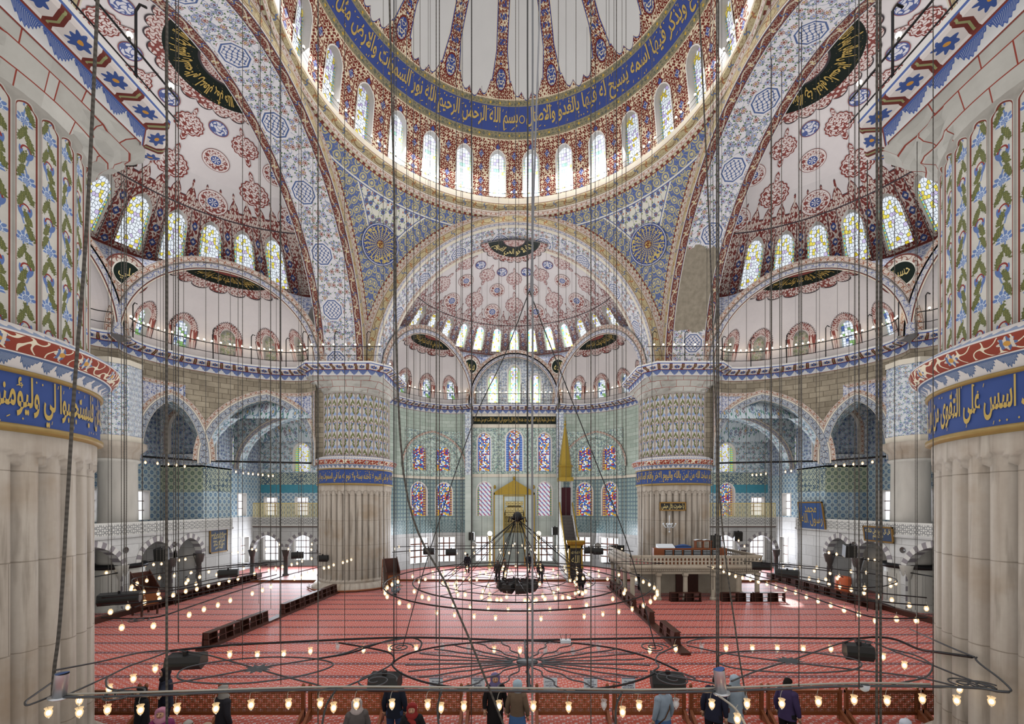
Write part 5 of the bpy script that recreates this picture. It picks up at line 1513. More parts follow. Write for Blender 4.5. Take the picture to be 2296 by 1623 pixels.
for E_, d_, dep_, hw_, rs_, ex_, k_ in PLATES:
    def pm(x, y):
        a = rad(22 + 136 * x); e = rad(66 + 13 * y)
        return E_(d_ + (dep_ - .06) * math.sin(a) * math.cos(e), -(hw_ - .06) * math.cos(a) * math.cos(e), ZS + (rs_ - .06) * math.sin(e))
    for u0 in (1,): lettering(ar('وما توفيقي الا بالله عليه توكلت واليه انيب'), lambda x, y: pm(x, y), 1.0, 1.0, 'gold', ex_, bold=.01)
G = QB[0]; R_ = (9.47 ** 2 + (26.3 - 22.19) ** 2) / (2 * (26.3 - 22.19)); c_ = 26.3 - R_
def cq(x, y): a = -rad(72) + x * rad(144); r = 1.95 - y; return G(r * math.cos(a), r * math.sin(a), c_ + math.sqrt(R_ * R_ - r * r) - .06)
lettering(ar('لا اله الا هو الحي القيوم'), cq, 1.0, .95, 'gold_pale', QB[4], bold=.01)
pb = QB[2]
lettering(ar('كلما دخل عليها زكريا المحراب وجد عندها رزقا قال يا مريم انى لك هذا قالت هو من عند الله'), lambda x, y: pb.P(x + .1, 14.03 + y, -.07), pb.len - .2, .6, 'gold', bpy.data.objects['wall_back'], bold=.008)

# ---------------------------------------------------------------- furnishing
def pt(px, py, h):
    """where the measured sight line meets the level h metres below the eye"""
    y = FPX * h / (py - HOR); return ((px - VX) / FPX * y, y, EYE - h)
def part(mb, name, mat, parent, label=None):
    o = mb.build(name, MT[mat] if isinstance(mat, str) else [MT[m] for m in mat], parent)
    if label: o['label'] = label
    return o

# muezzins' tribune against the far pier
t = thing('muezzin_tribune', 'raised marble tribune on columns with pierced parapet around the fluted pier', 'tribune')
X0, X1, Y0, Y1 = 7.35, 15.6, 27.2, 33.6
b = MB(); b.box(X0 + .15, X1 - .15, Y0 + .15, Y1, 1.72, 1.86)
sweep(b, [(X0, Y1), (X0, Y0), (X1, Y0), (X1, Y1)], [(0.12, 1.62), (.1, 1.78), (0, 1.82), (-.02, 1.95), (-.12, 2.0), (-.14, 2.12), (-.05, 2.16)])
part(b, 'entablature', 'tribune', t)
for i in range(66): b = MB(); x = X0 + .06 + i * .125; b.box(x, x + .06, Y0 - .05, Y0, 1.86, 1.94); part(b, 'dentil', 'tribune', t)
for (xa, ya, xb, yb) in ((X0, Y0, X1, Y0), (X0, Y0, X0, Y1), (X1, Y0, X1, Y1)):
    L = math.dist((xa, ya), (xb, yb)); n = max(2, int(L / .23)); b = MB()
    def PP(s, z, d, xa=xa, ya=ya, xb=xb, yb=yb, L=L):
        nx, ny = (yb - ya) / L, -(xb - xa) / L
        return (xa + (xb - xa) * s / L + nx * d, ya + (yb - ya) * s / L + ny * d, z)
    ops = []
    for i in range(n):
        s = L * (i + .5) / n; ops.append(OP(s, .065, 2.25, 2.36, .06, 0)); ops.append(OP(s, .065, 2.48, 2.59, .06, 0))
    for d in (-.05, .05): wall_mesh(b, PP, 0, L, 2.14, 2.74, ops, .3, None, smooth=False, d=d)
    v0 = [PP(0, 2.74, -.08), PP(L, 2.74, -.08), PP(L, 2.74, .08), PP(0, 2.74, .08), PP(0, 2.82, -.08), PP(L, 2.82, -.08), PP(L, 2.82, .08), PP(0, 2.82, .08)]
    b.add(v0, [(0, 1, 5, 4), (2, 3, 7, 6), (4, 5, 6, 7), (0, 3, 2, 1)])
    part(b, 'parapet', 'tribune', t)
for x, y in [(7.5, 27.35), (9.15, 27.35), (10.85, 27.35), (12.6, 27.35), (14.2, 27.35), (15.4, 27.35), (7.5, 29.2), (7.5, 31), (7.5, 32.8), (15.4, 29.5), (15.4, 32)]:
    b = MB(); b.lathe([(.2, 0), (.2, .1), (.15, .16), (.14, 1.45), (.2, 1.55), (.22, 1.72)], x, y, 8, smooth=False); part(b, 'column', 'tribune', t)
b = MB(); b.box(8.6, 15.2, 29.4, 29.5, 0, 1.7); part(b, 'back_wall', 'tribune', t)
b = MB(); b.box(11.0, 12.5, 29.3, 29.42, .05, 1.6); part(b, 'door', 'wood', t)
for x in (10.95, 12.45): 
    b = MB(); b.box(x, x + .08, 27.3, 27.38, 0, .05); part(b, 'threshold', 'gold_metal', t)
b = MB(); b.box(X0 + .3, X1 - .3, Y0 + .3, Y1 - .3, 1.87, 1.9); part(b, 'carpet', 'carpet', t)
t = thing('equipment_cabinet', 'long low red-brown cabinet of sound equipment on the marble tribune', 'cabinet')
b = MB(); b.box(9.2, 14.0, 28.4, 28.9, 2.5, 3.15); b.box(9.2, 14.0, 28.45, 28.9, 1.9, 2.5); part(b, 'body', 'wood_red', t)
for i in range(6):
    b = MB(); x = 9.9 + i * .62; b.box(x, x + .52, 28.36, 28.42, 2.62, 3.05); o = part(b, 'rack_drawer', 'black_plastic', t)
    b = MB(); [b.box(x + .04, x + .48, 28.34, 28.37, 2.68 + .1 * k, 2.71 + .1 * k) for k in range(4)]; part(b, 'slots', 'white_plastic', o)
def speaker_box(x, y, z, w, h, d, rz=0, tilt=0, name='loudspeaker', label='', group=None, wedge=.0):
    t = thing(name, label, 'loudspeaker', (x, y, z), rz, group)
    t.rotation_euler = (tilt, 0, rz)
    b = MB(); hw = w / 2
    f = [(-hw, -d / 2, -h * .1), (hw, -d / 2, -h * .1), (hw, -d / 2, -h / 2 - .02), (-hw, -d / 2, -h / 2 - .02)]
    pr = [(-d * .5, -h * .12), (-d * .28, -h * .5), (d * .5, -h * .3), (d * .5, h * .5), (-d * .3, h * .5)] if wedge else [(-d / 2, -h / 2), (d / 2, -h / 2), (d / 2, h / 2), (-d / 2, h / 2)]
    vs = [(-hw, a, c) for a, c in pr] + [(hw, a, c) for a, c in pr]; n = len(pr)
    b.add(vs, [tuple(range(n)), tuple(range(2 * n - 1, n - 1, -1))] + [(i, i + n, (i + 1) % n + n, (i + 1) % n) for i in range(n)]); part(b, 'cabinet', 'black_plastic', t)
    b = MB(); b.box(-hw * .9, hw * .9, -d / 2 - .012, -d / 2 + (.0 if not wedge else .03), -h * .08 if wedge else -h * .42, h * .42 if not wedge else h * .1); part(b, 'grille', 'speaker_grille', t)
    b = MB(); b.box(-.04, .04, -.04, .04, h * .5, h * .5 + .1); part(b, 'bracket', 'iron', t)
    return t
t = thing('fire_extinguisher', 'red fire extinguisher at the cabinet end on the tribune', 'fire extinguisher', (14.3, 28.5, 1.9))
b = MB(); b.lathe([(.08, 0), (.09, .04), (.09, .5), (.03, .6), (.03, .66)], 0, 0, 12); part(b, 'cylinder', 'red_line', t)
b = MB(); b.tube([(0, 0, .64), (.12, 0, .7), (.14, 0, .5), (.1, -.05, .2)], .012); part(b, 'hose', 'iron', t)
speaker_box(13.35, 28.6, 3.58, .55, .82, .4, 0, 0, 'loudspeaker', 'upright black loudspeaker standing on the cabinet of the tribune')
t = thing('koran_chest', 'closed blue folded cloth lying on the tribune cabinet', 'cloth'); b = MB(); b.box(10.7, 11.7, 28.5, 28.85, 3.15, 3.28); b.grid([[(10.7 + i * .1, 28.45 + j * .1, 3.28 + .12 * math.sin(PI * i / 10) * math.sin(PI * j / 4 + .3)) for i in range(11)] for j in range(5)]); o = part(b, 'fabric', 'board_blue', t); t.name = 'folded_cloth'
t = thing('lectern_frame', 'open wooden book stand frame on the tribune cabinet beside the loudspeaker', 'book stand')
b = MB()
for x in (12.0, 12.5, 13.0): b.box(x, x + .05, 28.5, 28.8, 3.15, 3.62)
b.box(11.95, 13.1, 28.45, 28.85, 3.6, 3.64); part(b, 'frame', 'wood_red', t)
b = MB(); b.grid([[(11.95 + 1.15 * i / 12, 28.45 + .4 * j, 3.66 + .06 * abs(math.sin(i * PI / 6))) for i in range(13)] for j in (0, 1)]); part(b, 'open_book', 'paper', t)
t = thing('mixing_desk', 'sloping grey mixing desk at the cabinet end on the tribune', 'mixing desk')
b = MB(); b.add([(9.5, 28.4, 3.15), (10.6, 28.4, 3.15), (10.6, 28.9, 3.15), (9.5, 28.9, 3.15), (9.5, 28.4, 3.2), (10.6, 28.4, 3.2), (10.6, 28.9, 3.4), (9.5, 28.9, 3.4)], [(0, 1, 2, 3), (4, 5, 6, 7), (0, 1, 5, 4), (2, 3, 7, 6), (0, 3, 7, 4), (1, 2, 6, 5)]); part(b, 'desk', 'white_plastic', t)

# minbar: gate, stair, kiosk with a gilded spire
t = thing('minbar', 'marble pulpit stair with tall gilded conical spire and gate below', 'pulpit')
mx, gy, ky = 4.75, 33.6, 39.6
b = MB()
for sx in (-.62, .52):
    b.add([(mx + sx, gy, 0), (mx + sx + .1, gy, 0), (mx + sx + .1, ky, 0), (mx + sx, ky, 0), (mx + sx, gy, .35), (mx + sx + .1, gy, .35), (mx + sx + .1, ky, 5.4), (mx + sx, ky, 5.4)], [(0, 1, 5, 4), (1, 2, 6, 5), (2, 3, 7, 6), (3, 0, 4, 7), (4, 5, 6, 7)])
part(b, 'side_wall', 'marble_wall', t)
b = MB()
for sx in (-.64, .54): b.add([(mx + sx, gy, 1.0), (mx + sx + .1, gy, 1.0), (mx + sx + .1, ky, 6.1), (mx + sx, ky, 6.1), (mx + sx, gy, 1.15), (mx + sx + .1, gy, 1.15), (mx + sx + .1, ky, 6.25), (mx + sx, ky, 6.25)], [(0, 1, 5, 4), (1, 2, 6, 5), (2, 3, 7, 6), (3, 0, 4, 7), (4, 5, 6, 7), (0, 3, 2, 1)])
part(b, 'handrail', 'gold_metal', t)
b = MB()
for i in range(18): y = gy + .4 + i * (ky - gy - .6) / 18; z = .3 + i * .28; b.box(mx - .52, mx + .52, y, y + .4, z - .28, z)
part(b, 'steps', 'dark_column', t)
b = MB(); b.box(mx - .42, mx + .42, ky - .1, ky, 4.2, 7.6); part(b, 'curtain', 'maroon', t)
b = MB()
for sx in (-.55, .43): b.box(mx + sx, mx + sx + .12, gy - .2, gy, 0, 2.85)
b.box(mx - .55, mx + .55, gy - .2, gy, 2.6, 2.85); sweep(b, [(mx - .55, gy), (mx - .55, gy - .2), (mx + .55, gy - .2), (mx + .55, gy)], [(0, 2.85), (-.1, 2.95), (-.16, 3.15), (-.16, 3.25), (.2, 3.25)]); part(b, 'gate', 'gold_metal', t)
b = MB(); b.box(mx - .42, mx + .42, gy - .14, gy - .1, .1, 2.6); o = part(b, 'banner', 'black_plastic', t)
lettering(ar('الله'), lambda x, y: (mx - .3 + x, gy - .15, 1.5 + y), .6, .6, 'gold_pale', o); lettering(ar('لا اله الا الله'), lambda x, y: (mx - .34 + x, gy - .15, 2.2 + y), .68, .22, 'gold_pale', o); lettering(ar('محمد رسول الله'), lambda x, y: (mx - .3 + x, gy - .15, 1.0 + y), .6, .24, 'gold_pale', o)
b = MB()
for sx in (-.6, .5):
    for y in (ky, ky + 1.1): b.box(mx + sx, mx + sx + .1, y, y + .1, 0 if y > ky else 4.5, 8.3)
part(b, 'kiosk_posts', 'marble_wall', t)
b = MB(); b.box(mx - .68, mx + .68, ky - .1, ky + 1.3, 8.2, 8.55); part(b, 'kiosk_entablature', 'gold_metal', t)
b = MB(); b.lathe([(.6, 8.5), (.62, 9.5), (.74, 9.55), (.74, 9.68), (.6, 9.7), (.12, 13.1), (.02, 13.4)], mx, ky + .6, 8, smooth=False); part(b, 'spire', 'gold_metal', t)
b = MB(); b.ball((mx, ky + .6, 13.5), .13); b.ball((mx, ky + .6, 13.75), .08); b.lathe([(.02, 13.3), (.02, 14.2)], mx, ky + .6, 6); part(b, 'finial', 'gold_metal', t)

# shelves and barriers along the aisles
def shelf_unit(label, group, L=1.9):
    t = thing('book_rack', label, 'book rack', (0, 0, 0), 0, group)
    b = MB(); b.add([(-.02 + x, y, z) for x, y, z in ((-.16, 0, .12), (.16, 0, .12), (.12, 0, .62), (-.12, 0, .62))] + [(-.02 + x, .04, z) for x, z in ((-.16, .12), (.16, .12), (.12, .62), (-.12, .62))], [(0, 1, 2, 3), (7, 6, 5, 4), (0, 4, 5, 1), (1, 5, 6, 2), (2, 6, 7, 3), (3, 7, 4, 0)])
    part(b, 'side_panel', 'wood', t)
    for k in range(1, 5):
        b = MB(); y = L * k / 4 - (.04 if k == 4 else 0)
        b.add([(x, y, z) for x, z in ((-.16, .12), (.16, .12), (.12, .62), (-.12, .62))] + [(x, y + .04, z) for x, z in ((-.16, .12), (.16, .12), (.12, .62), (-.12, .62))], [(0, 1, 2, 3), (7, 6, 5, 4), (0, 4, 5, 1), (1, 5, 6, 2), (2, 6, 7, 3), (3, 7, 4, 0)])
        part(b, 'side_panel', 'wood', t)
    b = MB(); b.box(-.14, .14, 0, L, .62, .66); part(b, 'top', 'wood', t)
    b = MB(); b.box(-.15, .15, 0, L, .36, .385); part(b, 'shelf', 'wood', t); b = MB(); b.box(-.17, .17, 0, L, .1, .13); part(b, 'shelf', 'wood', t)
    for f in (0, .5): b = MB(); b.box(-.13, -.1, L * f, L * (f + .25), .13, .6); part(b, 'back_panel', 'wood', t)
    return t
def base_rail(pts, label, w=.2, h=.1):
    t = thing('floor_rail', label, 'rail')
    b = MB()
    for p, q in zip(pts[:-1], pts[1:]):
        d = Vector((q[0] - p[0], q[1] - p[1])).normalized(); n = Vector((-d.y, d.x)) * w
        b.add([(p[0] - n.x, p[1] - n.y, 0), (p[0] + n.x, p[1] + n.y, 0), (q[0] + n.x, q[1] + n.y, 0), (q[0] - n.x, q[1] - n.y, 0), (p[0] - n.x, p[1] - n.y, h), (p[0] + n.x, p[1] + n.y, h), (q[0] + n.x, q[1] + n.y, h), (q[0] - n.x, q[1] - n.y, h)], [(4, 5, 6, 7), (0, 1, 5, 4), (2, 3, 7, 6), (1, 2, 6, 5), (0, 4, 7, 3)])
    part(b, 'rail', 'wood', t); return t
LA, LB = (-12.9, 17.7), (-12.1, 29.4)
base_rail([LA, LB], 'dark wooden floor rail running to the left far pier, under two groups of racks')
RA, RB = (6.85, 17.2), (6.95, 31.5)
base_rail([RA, RB], 'dark wooden floor rail beside the marble tribune, under the racks')
for sx in (-1, 1): base_rail([(21.2 * sx, 15), (21.2 * sx, 36)], 'long dark wooden rail below the %s gallery arcade' % ('left' if sx < 0 else 'right'), .14, .28)
proto = shelf_unit('dark wooden rack of the near pair on the rail left of the nave', 'racks of the near group on the left rail')
def along(A, B, s):
    L = math.dist(A, B); return (A[0] + (B[0] - A[0]) * s / L, A[1] + (B[1] - A[1]) * s / L, 0)
first = True
for A, B, s0, n, lab, grp in ((LA, LB, .3, 2, 'dark open rack in the near pair on the rail left of the nave', 'near racks on the left rail'), (LA, LB, 5.6, 3, 'dark open rack in the far row leading to the left pier', 'far racks on the left rail'),
                              (RA, RB, .9, 1, 'single dark rack nearest the camera on the right rail', None), (RA, RB, 4.3, 1, 'dark rack on the right rail, second from the camera', None), (RA, RB, 7.6, 3, 'dark rack in the row beside the marble tribune', 'racks beside the tribune')):
    for k in range(n):
        o = proto if first else copy_tree(proto); first = False
        p = along(A, B, s0 + k * 2.0); o.location = p; o.rotation_euler = (0, 0, math.atan2(B[1] - A[1], B[0] - A[0]) - PI / 2)
        o['label'] = lab
        if grp: o['group'] = grp
        elif 'group' in o: del o['group']
for sx in (-1, 1):
    for k in range(5):
        o = copy_tree(proto); o.location = (20.7 * sx, 24.6 + k * 2.0, -.1); o.rotation_euler = (0, 0, 0)
        o['label'] = 'dark rack in the row before the %s gallery arcade' % ('left' if sx < 0 else 'right'); o['group'] = 'racks before the %s gallery' % ('left' if sx < 0 else 'right')
for k in range(3):
    o = copy_tree(proto); o.location = (9.7 + 3.2 * k if k < 2 else 14.9, 26.85, -.1); o.rotation_euler = (0, 0, -PI / 2); o['label'] = 'low brown rack standing against the front of the marble tribune'; o['group'] = 'racks against the tribune front'
# step in the carpet before the qibla wall
for sx in (-1, 1):
    b = MB(); b.box(*sorted((9.5 * sx, 21.5 * sx)), 33.6, 33.85, 0, .16); q = struct('trim_8', b, MT['wood_red'])
b = MB(); b.box(-9.2, 9.2, 34.0, 34.2, 0, .14); struct('trim_8', b, MT['wood_red'])
# low rails round the far piers' feet
for sx in (-1, 1):
    t = thing('pier_rail', 'low wooden rail round the foot of the %s far pier' % ('left' if sx < 0 else 'right'), 'rail')
    b = MB(); b.tube([(12 * sx + 3.3 * math.cos(a), YC + 12 + 3.3 * math.sin(a), .1) for a in lin(-PI * .95, -PI * .05, 9)], .07, 4); part(b, 'rail', 'wood_red', t)

# lattice screens at the front with their posts
def screen(x0, x1, y, label):
    t = thing('lattice_screen', label, 'screen', (0, 0, 0), 0, None)
    b = MB()
    for z in (.12, .74): b.box(x0, x1, y - .03, y + .03, z, z + .07)
    for x in (x0, x1 - .09): b.box(x, x + .09, y - .04, y + .04, 0, .82)
    part(b, 'frame', 'wood_red', t)
    b = MB(); b.add([(x0 + .08, y, .18), (x1 - .08, y, .18), (x1 - .08, y, .75), (x0 + .08, y, .75)], [(0, 1, 2, 3)], [(x0, .18), (x1, .18), (x1, .75), (x0, .75)]); part(b, 'lattice_panel', 'lattice', t)
    for x in (x0 + .04, x1 - .04): b = MB(); b.add([(x - .04, y - .45, 0), (x + .04, y - .45, 0), (x + .04, y, .3), (x - .04, y, .3), (x - .04, y, 0), (x + .04, y, 0), (x - .04, y - .38, 0), (x + .04, y - .38, 0)], [(0, 1, 2, 3), (4, 5, 2, 3), (0, 3, 4), (1, 2, 5)]); part(b, 'foot', 'wood_red', t)
    for x in (x0 + .045, x1 - .045):
        b = MB(); b.lathe([(.03, .8), (.02, .84), (.045, .9), (.05, .94), (.03, .99), (.01, 1.0)], x, y, 10); part(b, 'finial', 'wood_red', t)
fy = 12.1
pxL = [141, 321, 501, 688, 865, 1042, 1124]; pxR = [1196, 1369, 1541, 1715, 1890, 2065, 2235]
order = ['first', 'second', 'third', 'fourth', 'fifth', 'sixth']
for side, pl in (('left', pxL), ('right', pxR)):
    for i, (a, c) in enumerate(zip(pl[:-1], pl[1:])):
        screen((a - VX) / FPX * fy + .05, (c - VX) / FPX * fy - .05, fy, 'brown pierced lattice screen, %s from the %s pier in the row' % (order[i] if side == 'left' else order[5 - i], side))
for px, txt, l in ((978, 'ÖN TARAF\nSADECE\nIBADET ALANI\nRICA OLUNUR', 'leftmost white Turkish notice'), (1072, 'VISITORS\nSTAY\nBEHIND\nTHIS LINE', 'white notice in English, stay behind this line,'), (1234, None, 'white notice written in Arabic'), (1324, 'ÖN TARAF\nCEMAATE\nIBADET ALANIDIR\nGIRILMEMESI\nRICA OLUNUR', 'white Turkish notice beside the Arabic one'), (1409, 'ÖN TARAF\nIBADET ALANI\nGIRILMEMESI\nRICA OLUNUR', 'rightmost white Turkish notice')):
    x = (px - VX) / FPX * fy
    t = thing('paper_notice', l + ' standing on top of a lattice screen', 'notice')
    b = MB(); b.box(x - .19, x + .19, fy - .012, fy + .0, .8, 1.15); o = part(b, 'sheet', 'paper', t)
    s_ = txt if txt else '\n'.join(ar(q) for q in ('مكان الصلاة للرجال', 'يرجى', 'عدم دخول الزوار', 'شكرا'))
    lettering(s_, lambda u, v, x=x: (x - .16 + u, fy - .018, .83 + v), .32, .28, 'navy_ink', o, line=1.25, bold=.02, fit=False)
    if txt: b = MB(); b.box(x - .19, x + .19, fy - .016, fy - .012, 1.13, 1.15); part(b, 'blue_strip', 'navy_ink', o)

# framed calligraphy
def board(cx, cy, cz, w, h, rz, tilt, field, letters, text, label, frame='frame_gold', rows=1):
    t = thing('calligraphy_board', label, 'calligraphy board', (cx, cy, cz), rz); t.rotation_euler = (tilt, 0, rz)
    bpy.context.view_layer.update()
    b = MB(); f = .09
    b.box(-w / 2, w / 2, -.05, .03, -h / 2, -h / 2 + f); b.box(-w / 2, w / 2, -.05, .03, h / 2 - f, h / 2); b.box(-w / 2, -w / 2 + f, -.05, .03, -h / 2, h / 2); b.box(w / 2 - f, w / 2, -.05, .03, -h / 2, h / 2); part(b, 'frame', frame, t)
    b = MB(); b.box(-w / 2 + f, w / 2 - f, -.02, .02, -h / 2 + f, h / 2 - f); part(b, 'panel', field, t)
    q = lettering('\n'.join(ar(x) for x in text), lambda u, v: (-w * .42 + u, -.03, -h * .36 + v), w * .84, h * .72, letters, None, line=.8, bold=.01); q.parent = t
board(-21.93, 32.0, 3.35, 1.9, 1.75, -PI / 2 + PI, 0, 'board_dark', 'gold_pale', ('بسم الله الرحمن الرحيم', 'لا اله الا الله الملك', 'الحق المبين محمد', 'رسول الله صادق', 'الوعد الامين'), 'gilt-framed dark blue calligraphy panel hanging on the marble pier of the left gallery')
board(21.78, 31.6, 5.2, 2.6, 2.1, -PI / 2, rad(8), 'board_blue', 'gold', ('محمد', 'رسول الله'), 'large bright blue calligraphy board leaning out over the right gallery parapet')
board(21.85, 25.9, 4.25, 2.1, .95, -PI / 2, rad(6), 'board_dark', 'gold_pale', ('قل كل يعمل على شاكلته', 'فربكم اعلم'), 'smaller slate blue calligraphy board hung on the right gallery arcade')
pdir = Vector((-12, -(YC + 12), 0)).normalized()
board(12 + pdir.x * 2.75, YC + 12 + pdir.y * 2.75, 5.9, 1.75, .62, math.atan2(-pdir.x, pdir.y) + PI, 0, 'black_plastic', 'gold_pale', ('يا حضرت بلال حبشى',), 'small black calligraphy board on the right far pier above the tribune')

# preacher's chairs
def high_chair(x, y, rz, label):
    t = thing('preaching_chair', label, 'pulpit chair', (x, y, 0), rz)
    b = MB(); b.box(-.45, .45, -.45, .45, .5, 1.35); part(b, 'body', 'wood', t)
    for sx in (-.4, .34):
        for sy in (-.42, .36): b = MB(); b.box(sx, sx + .07, sy, sy + .07, 0, 1.0); part(b, 'leg', 'wood', t)
    for sx in (-.47, .43): b = MB(); b.add([(sx, -.45, 1.35), (sx + .04, -.45, 1.35), (sx + .04, .45, 1.35), (sx, .45, 1.35), (sx, -.45, 1.5), (sx + .04, -.45, 1.5), (sx + .04, .45, 2.4), (sx, .45, 2.4)], [(0, 1, 5, 4), (1, 2, 6, 5), (2, 3, 7, 6), (3, 0, 4, 7), (4, 5, 6, 7)]); part(b, 'armrest', 'wood', t)
    b = MB(); b.box(-.45, .45, .41, .45, 1.35, 2.3); part(b, 'backrest', 'wood', t)
    b = MB(); b.add([(-.36, -.465, .6), (.36, -.465, .6), (.36, -.465, 1.25), (-.36, -.465, 1.25)], [(0, 1, 2, 3)], [(0, 0), (.7, 0), (.7, .65), (0, .65)]); part(b, 'lattice_panel', 'lattice', t)
high_chair(-8.4, 29.6, .5, 'tall dark wooden preaching chair with sloping arms beside the left far pier')
high_chair(-20.2, 23.6, 1.2, 'tall dark wooden preaching chair before the left gallery arcade')
t = thing('ladder', 'brown wooden ladder leaning on the left far pier', 'ladder')
b = MB(); b.tube([(-9.3, 30.2, 0), (-9.45, 31.0, 2.1)], .035, 4); b.tube([(-9.0, 30.0, 0), (-9.3, 30.8, 2.1)], .035, 4)
for k in range(6): f = k / 6 + .1; b.tube([(-9.3 - .15 * f, 30.2 + .8 * f, 2.1 * f), (-9.0 - .3 * f, 30.0 + .8 * f, 2.1 * f)], .02, 4)
part(b, 'frame', 'wood_red', t)
# things along the qibla wall
for sx in (-1, 1):
    t = thing('mihrab_candlestick', 'tall pale candlestick with globe lamp %s of the mihrab' % ('left' if sx < 0 else 'right'), 'lamp', (2.35 * sx + (-2.75 * 2 if False else 0), QW - .9, 0))
    b = MB(); b.lathe([(.28, 0), (.3, .1), (.12, .3), (.1, 2.6), (.2, 2.75), (.22, 3.0)], 0, 0, 16); part(b, 'stand', 'gold_tile', t)
    b = MB(); b.ball((0, 0, 3.25), .24, 10); part(b, 'globe', 'globe', t)
speaker_box(-4.1, 41.4, 3.0, .5, .75, .4, 0, 0, 'wall_loudspeaker', 'grey-black loudspeaker on the left pilaster of the qibla wall')
speaker_box(3.9, 41.4, 3.5, .5, .75, .4, 0, 0, 'wall_loudspeaker', 'black loudspeaker beside the minbar on the qibla wall')
for x, l in ((-3.95, 'round grey plaque on the wall between windows left of the mihrab'), (7.9, 'round white clock plaque between windows right of the minbar')):
    t = thing('wall_plaque', l, 'plaque', (x, 41.5 if x < 0 else 40.9, 2.1)); b = MB(); b.lathe([(.01, -.04), (.28, -.04), (.32, -.02), (.32, .02)], 0, 0, 20); o = part(b, 'disc', 'column', t); o.rotation_euler = (PI / 2, 0, 0)
t = thing('black_panel', 'large black screen standing on the floor beside the right far pier', 'screen', (9.15, 38.6, 0)); b = MB(); b.box(-.7, .7, -.05, .05, .9, 2.4); part(b, 'display', 'black_plastic', t); b = MB(); b.box(-.05, .05, -.2, .2, 0, .9); part(b, 'stand', 'iron', t)
t = thing('orange_barrel', 'orange-red covered drum standing at the right gallery', 'barrel', (21.5, 28.2, .28)); b = MB(); b.lathe([(.42, 0), (.45, .2), (.45, .95), (.4, 1.05), (.01, 1.08)], 0, 0, 18); b2 = bpy.data.materials.new('orange_cover'); b2.use_nodes = True; b2.node_tree.nodes['Principled BSDF'].inputs[0].default_value = (.6, .12, .04, 1); o = b.build('drum', b2, t)
# white crystal pendant lamp by the right far pier
t = thing('crystal_pendant', 'small white crystal chandelier hanging before the right far pier', 'chandelier', (10.4, 28.9, 4.7))
b = MB()
for k in range(8):
    a = 2 * PI * k / 8; b.tube([(0, 0, -.1), (.25 * math.cos(a), .25 * math.sin(a), -.22), (.42 * math.cos(a), .42 * math.sin(a), 0)], .02, 5); b.ball((.42 * math.cos(a), .42 * math.sin(a), .04), .05, 5)
b.ball((0, 0, 0), .1); b.tube([(0, 0, -.5), (0, 0, .6)], .025, 5); b.ball((0, 0, -.5), .06, 5)
part(b, 'crystal_arms', 'white_plastic', t)
# ---------------------------------------------------------------- chandeliers, lamps, cables
HR = 3.5                      # the iron frames hang this far below the eye
def lvl(pts, h=HR):
    """points of a flat frame; its tips bend up where they are fastened to the round near piers"""
    out = []
    for px, py in pts:
        x, y, z = pt(px, py, h); k = (px - VX) / FPX
        if abs(k) > .95 and y < 12:
            cx_, cy2 = 12 * (1 if k > 0 else -1), YC - 12; A_ = 1 + k * k; B_ = -2 * (k * cx_ + cy2); C_ = cx_ ** 2 + cy2 ** 2 - 2.70 ** 2; D_2 = B_ * B_ - 4 * A_ * C_
            if D_2 > 0:
                yf = (-B_ - math.sqrt(D_2)) / (2 * A_)
                if y > yf: y = yf; x = k * y; z = EYE - (py - HOR) / FPX * y
        out.append((x, y, z))
    return out
def smooth(pts, n=6, closed=False):
    """Catmull-Rom through the points"""
    P = [Vector(p) for p in pts]; N = len(P); out = []
    for i in range(N if closed else N - 1):
        p0 = P[(i - 1) % N] if (closed or i > 0) else P[i]; p1 = P[i]; p2 = P[(i + 1) % N]; p3 = P[(i + 2) % N] if (closed or i < N - 2) else p2
        for k in range(n):
            t = k / n
            out.append(.5 * ((2 * p1) + (-p0 + p2) * t + (2 * p0 - 5 * p1 + 4 * p2 - p3) * t * t + (-p0 + 3 * p1 - 3 * p2 + p3) * t ** 3))
    if not closed: out.append(P[-1])
    return out
def spiral(cx, cyy, r, turns=1.8, a0=0, squash=1.0):
    return [(cx + r * (1 - .85 * k / 40) * math.cos(a0 + turns * 2 * PI * k / 40), cyy + squash * r * (1 - .85 * k / 40) * math.sin(a0 + turns * 2 * PI * k / 40), EYE - HR) for k in range(41)]
def bars(t, lst, name='iron_bar', mat='iron_grey', r=.018):
    for it in lst:
        pts, closed = (it[0], it[1]) if isinstance(it, tuple) else (it, False)
        b = MB(); b.tube(smooth(pts, 5, closed), r, 5, closed=closed); part(b, name, mat, t)

# the great frame at the front
t = thing('front_chandelier', 'huge flat wrought-iron lamp frame with rays and scrolls spanning between the near piers', 'chandelier')
bars(t, [lvl([(112, 1562), (230, 1562), (400, 1556), (560, 1549), (760, 1546), (950, 1547), (1160, 1549), (1350, 1552), (1500, 1552), (1700, 1546), (1900, 1538), (2090, 1539), (2190, 1542), (2235, 1549), (2262, 1551)])], 'front_bar', 'iron_grey', .028)
b = MB(); p_ = smooth(lvl([(150, 1560), (400, 1553), (760, 1543), (1160, 1546), (1500, 1549), (1900, 1535), (2085, 1537)]), 6); b.tube([q + Vector((0, 0, .03)) for q in p_], .022, 5); part(b, 'cable_duct', 'bar_cover', t)
bars(t, [lvl([(380, 1459), (500, 1447), (630, 1440), (800, 1432), (900, 1429), (1000, 1430), (1160, 1435), (1340, 1432), (1540, 1429), (1700, 1429), (1900, 1431), (1965, 1428), (2010, 1434), (2060, 1455), (2110, 1463), (2180, 1473)])], 'back_bar', 'iron', .03)
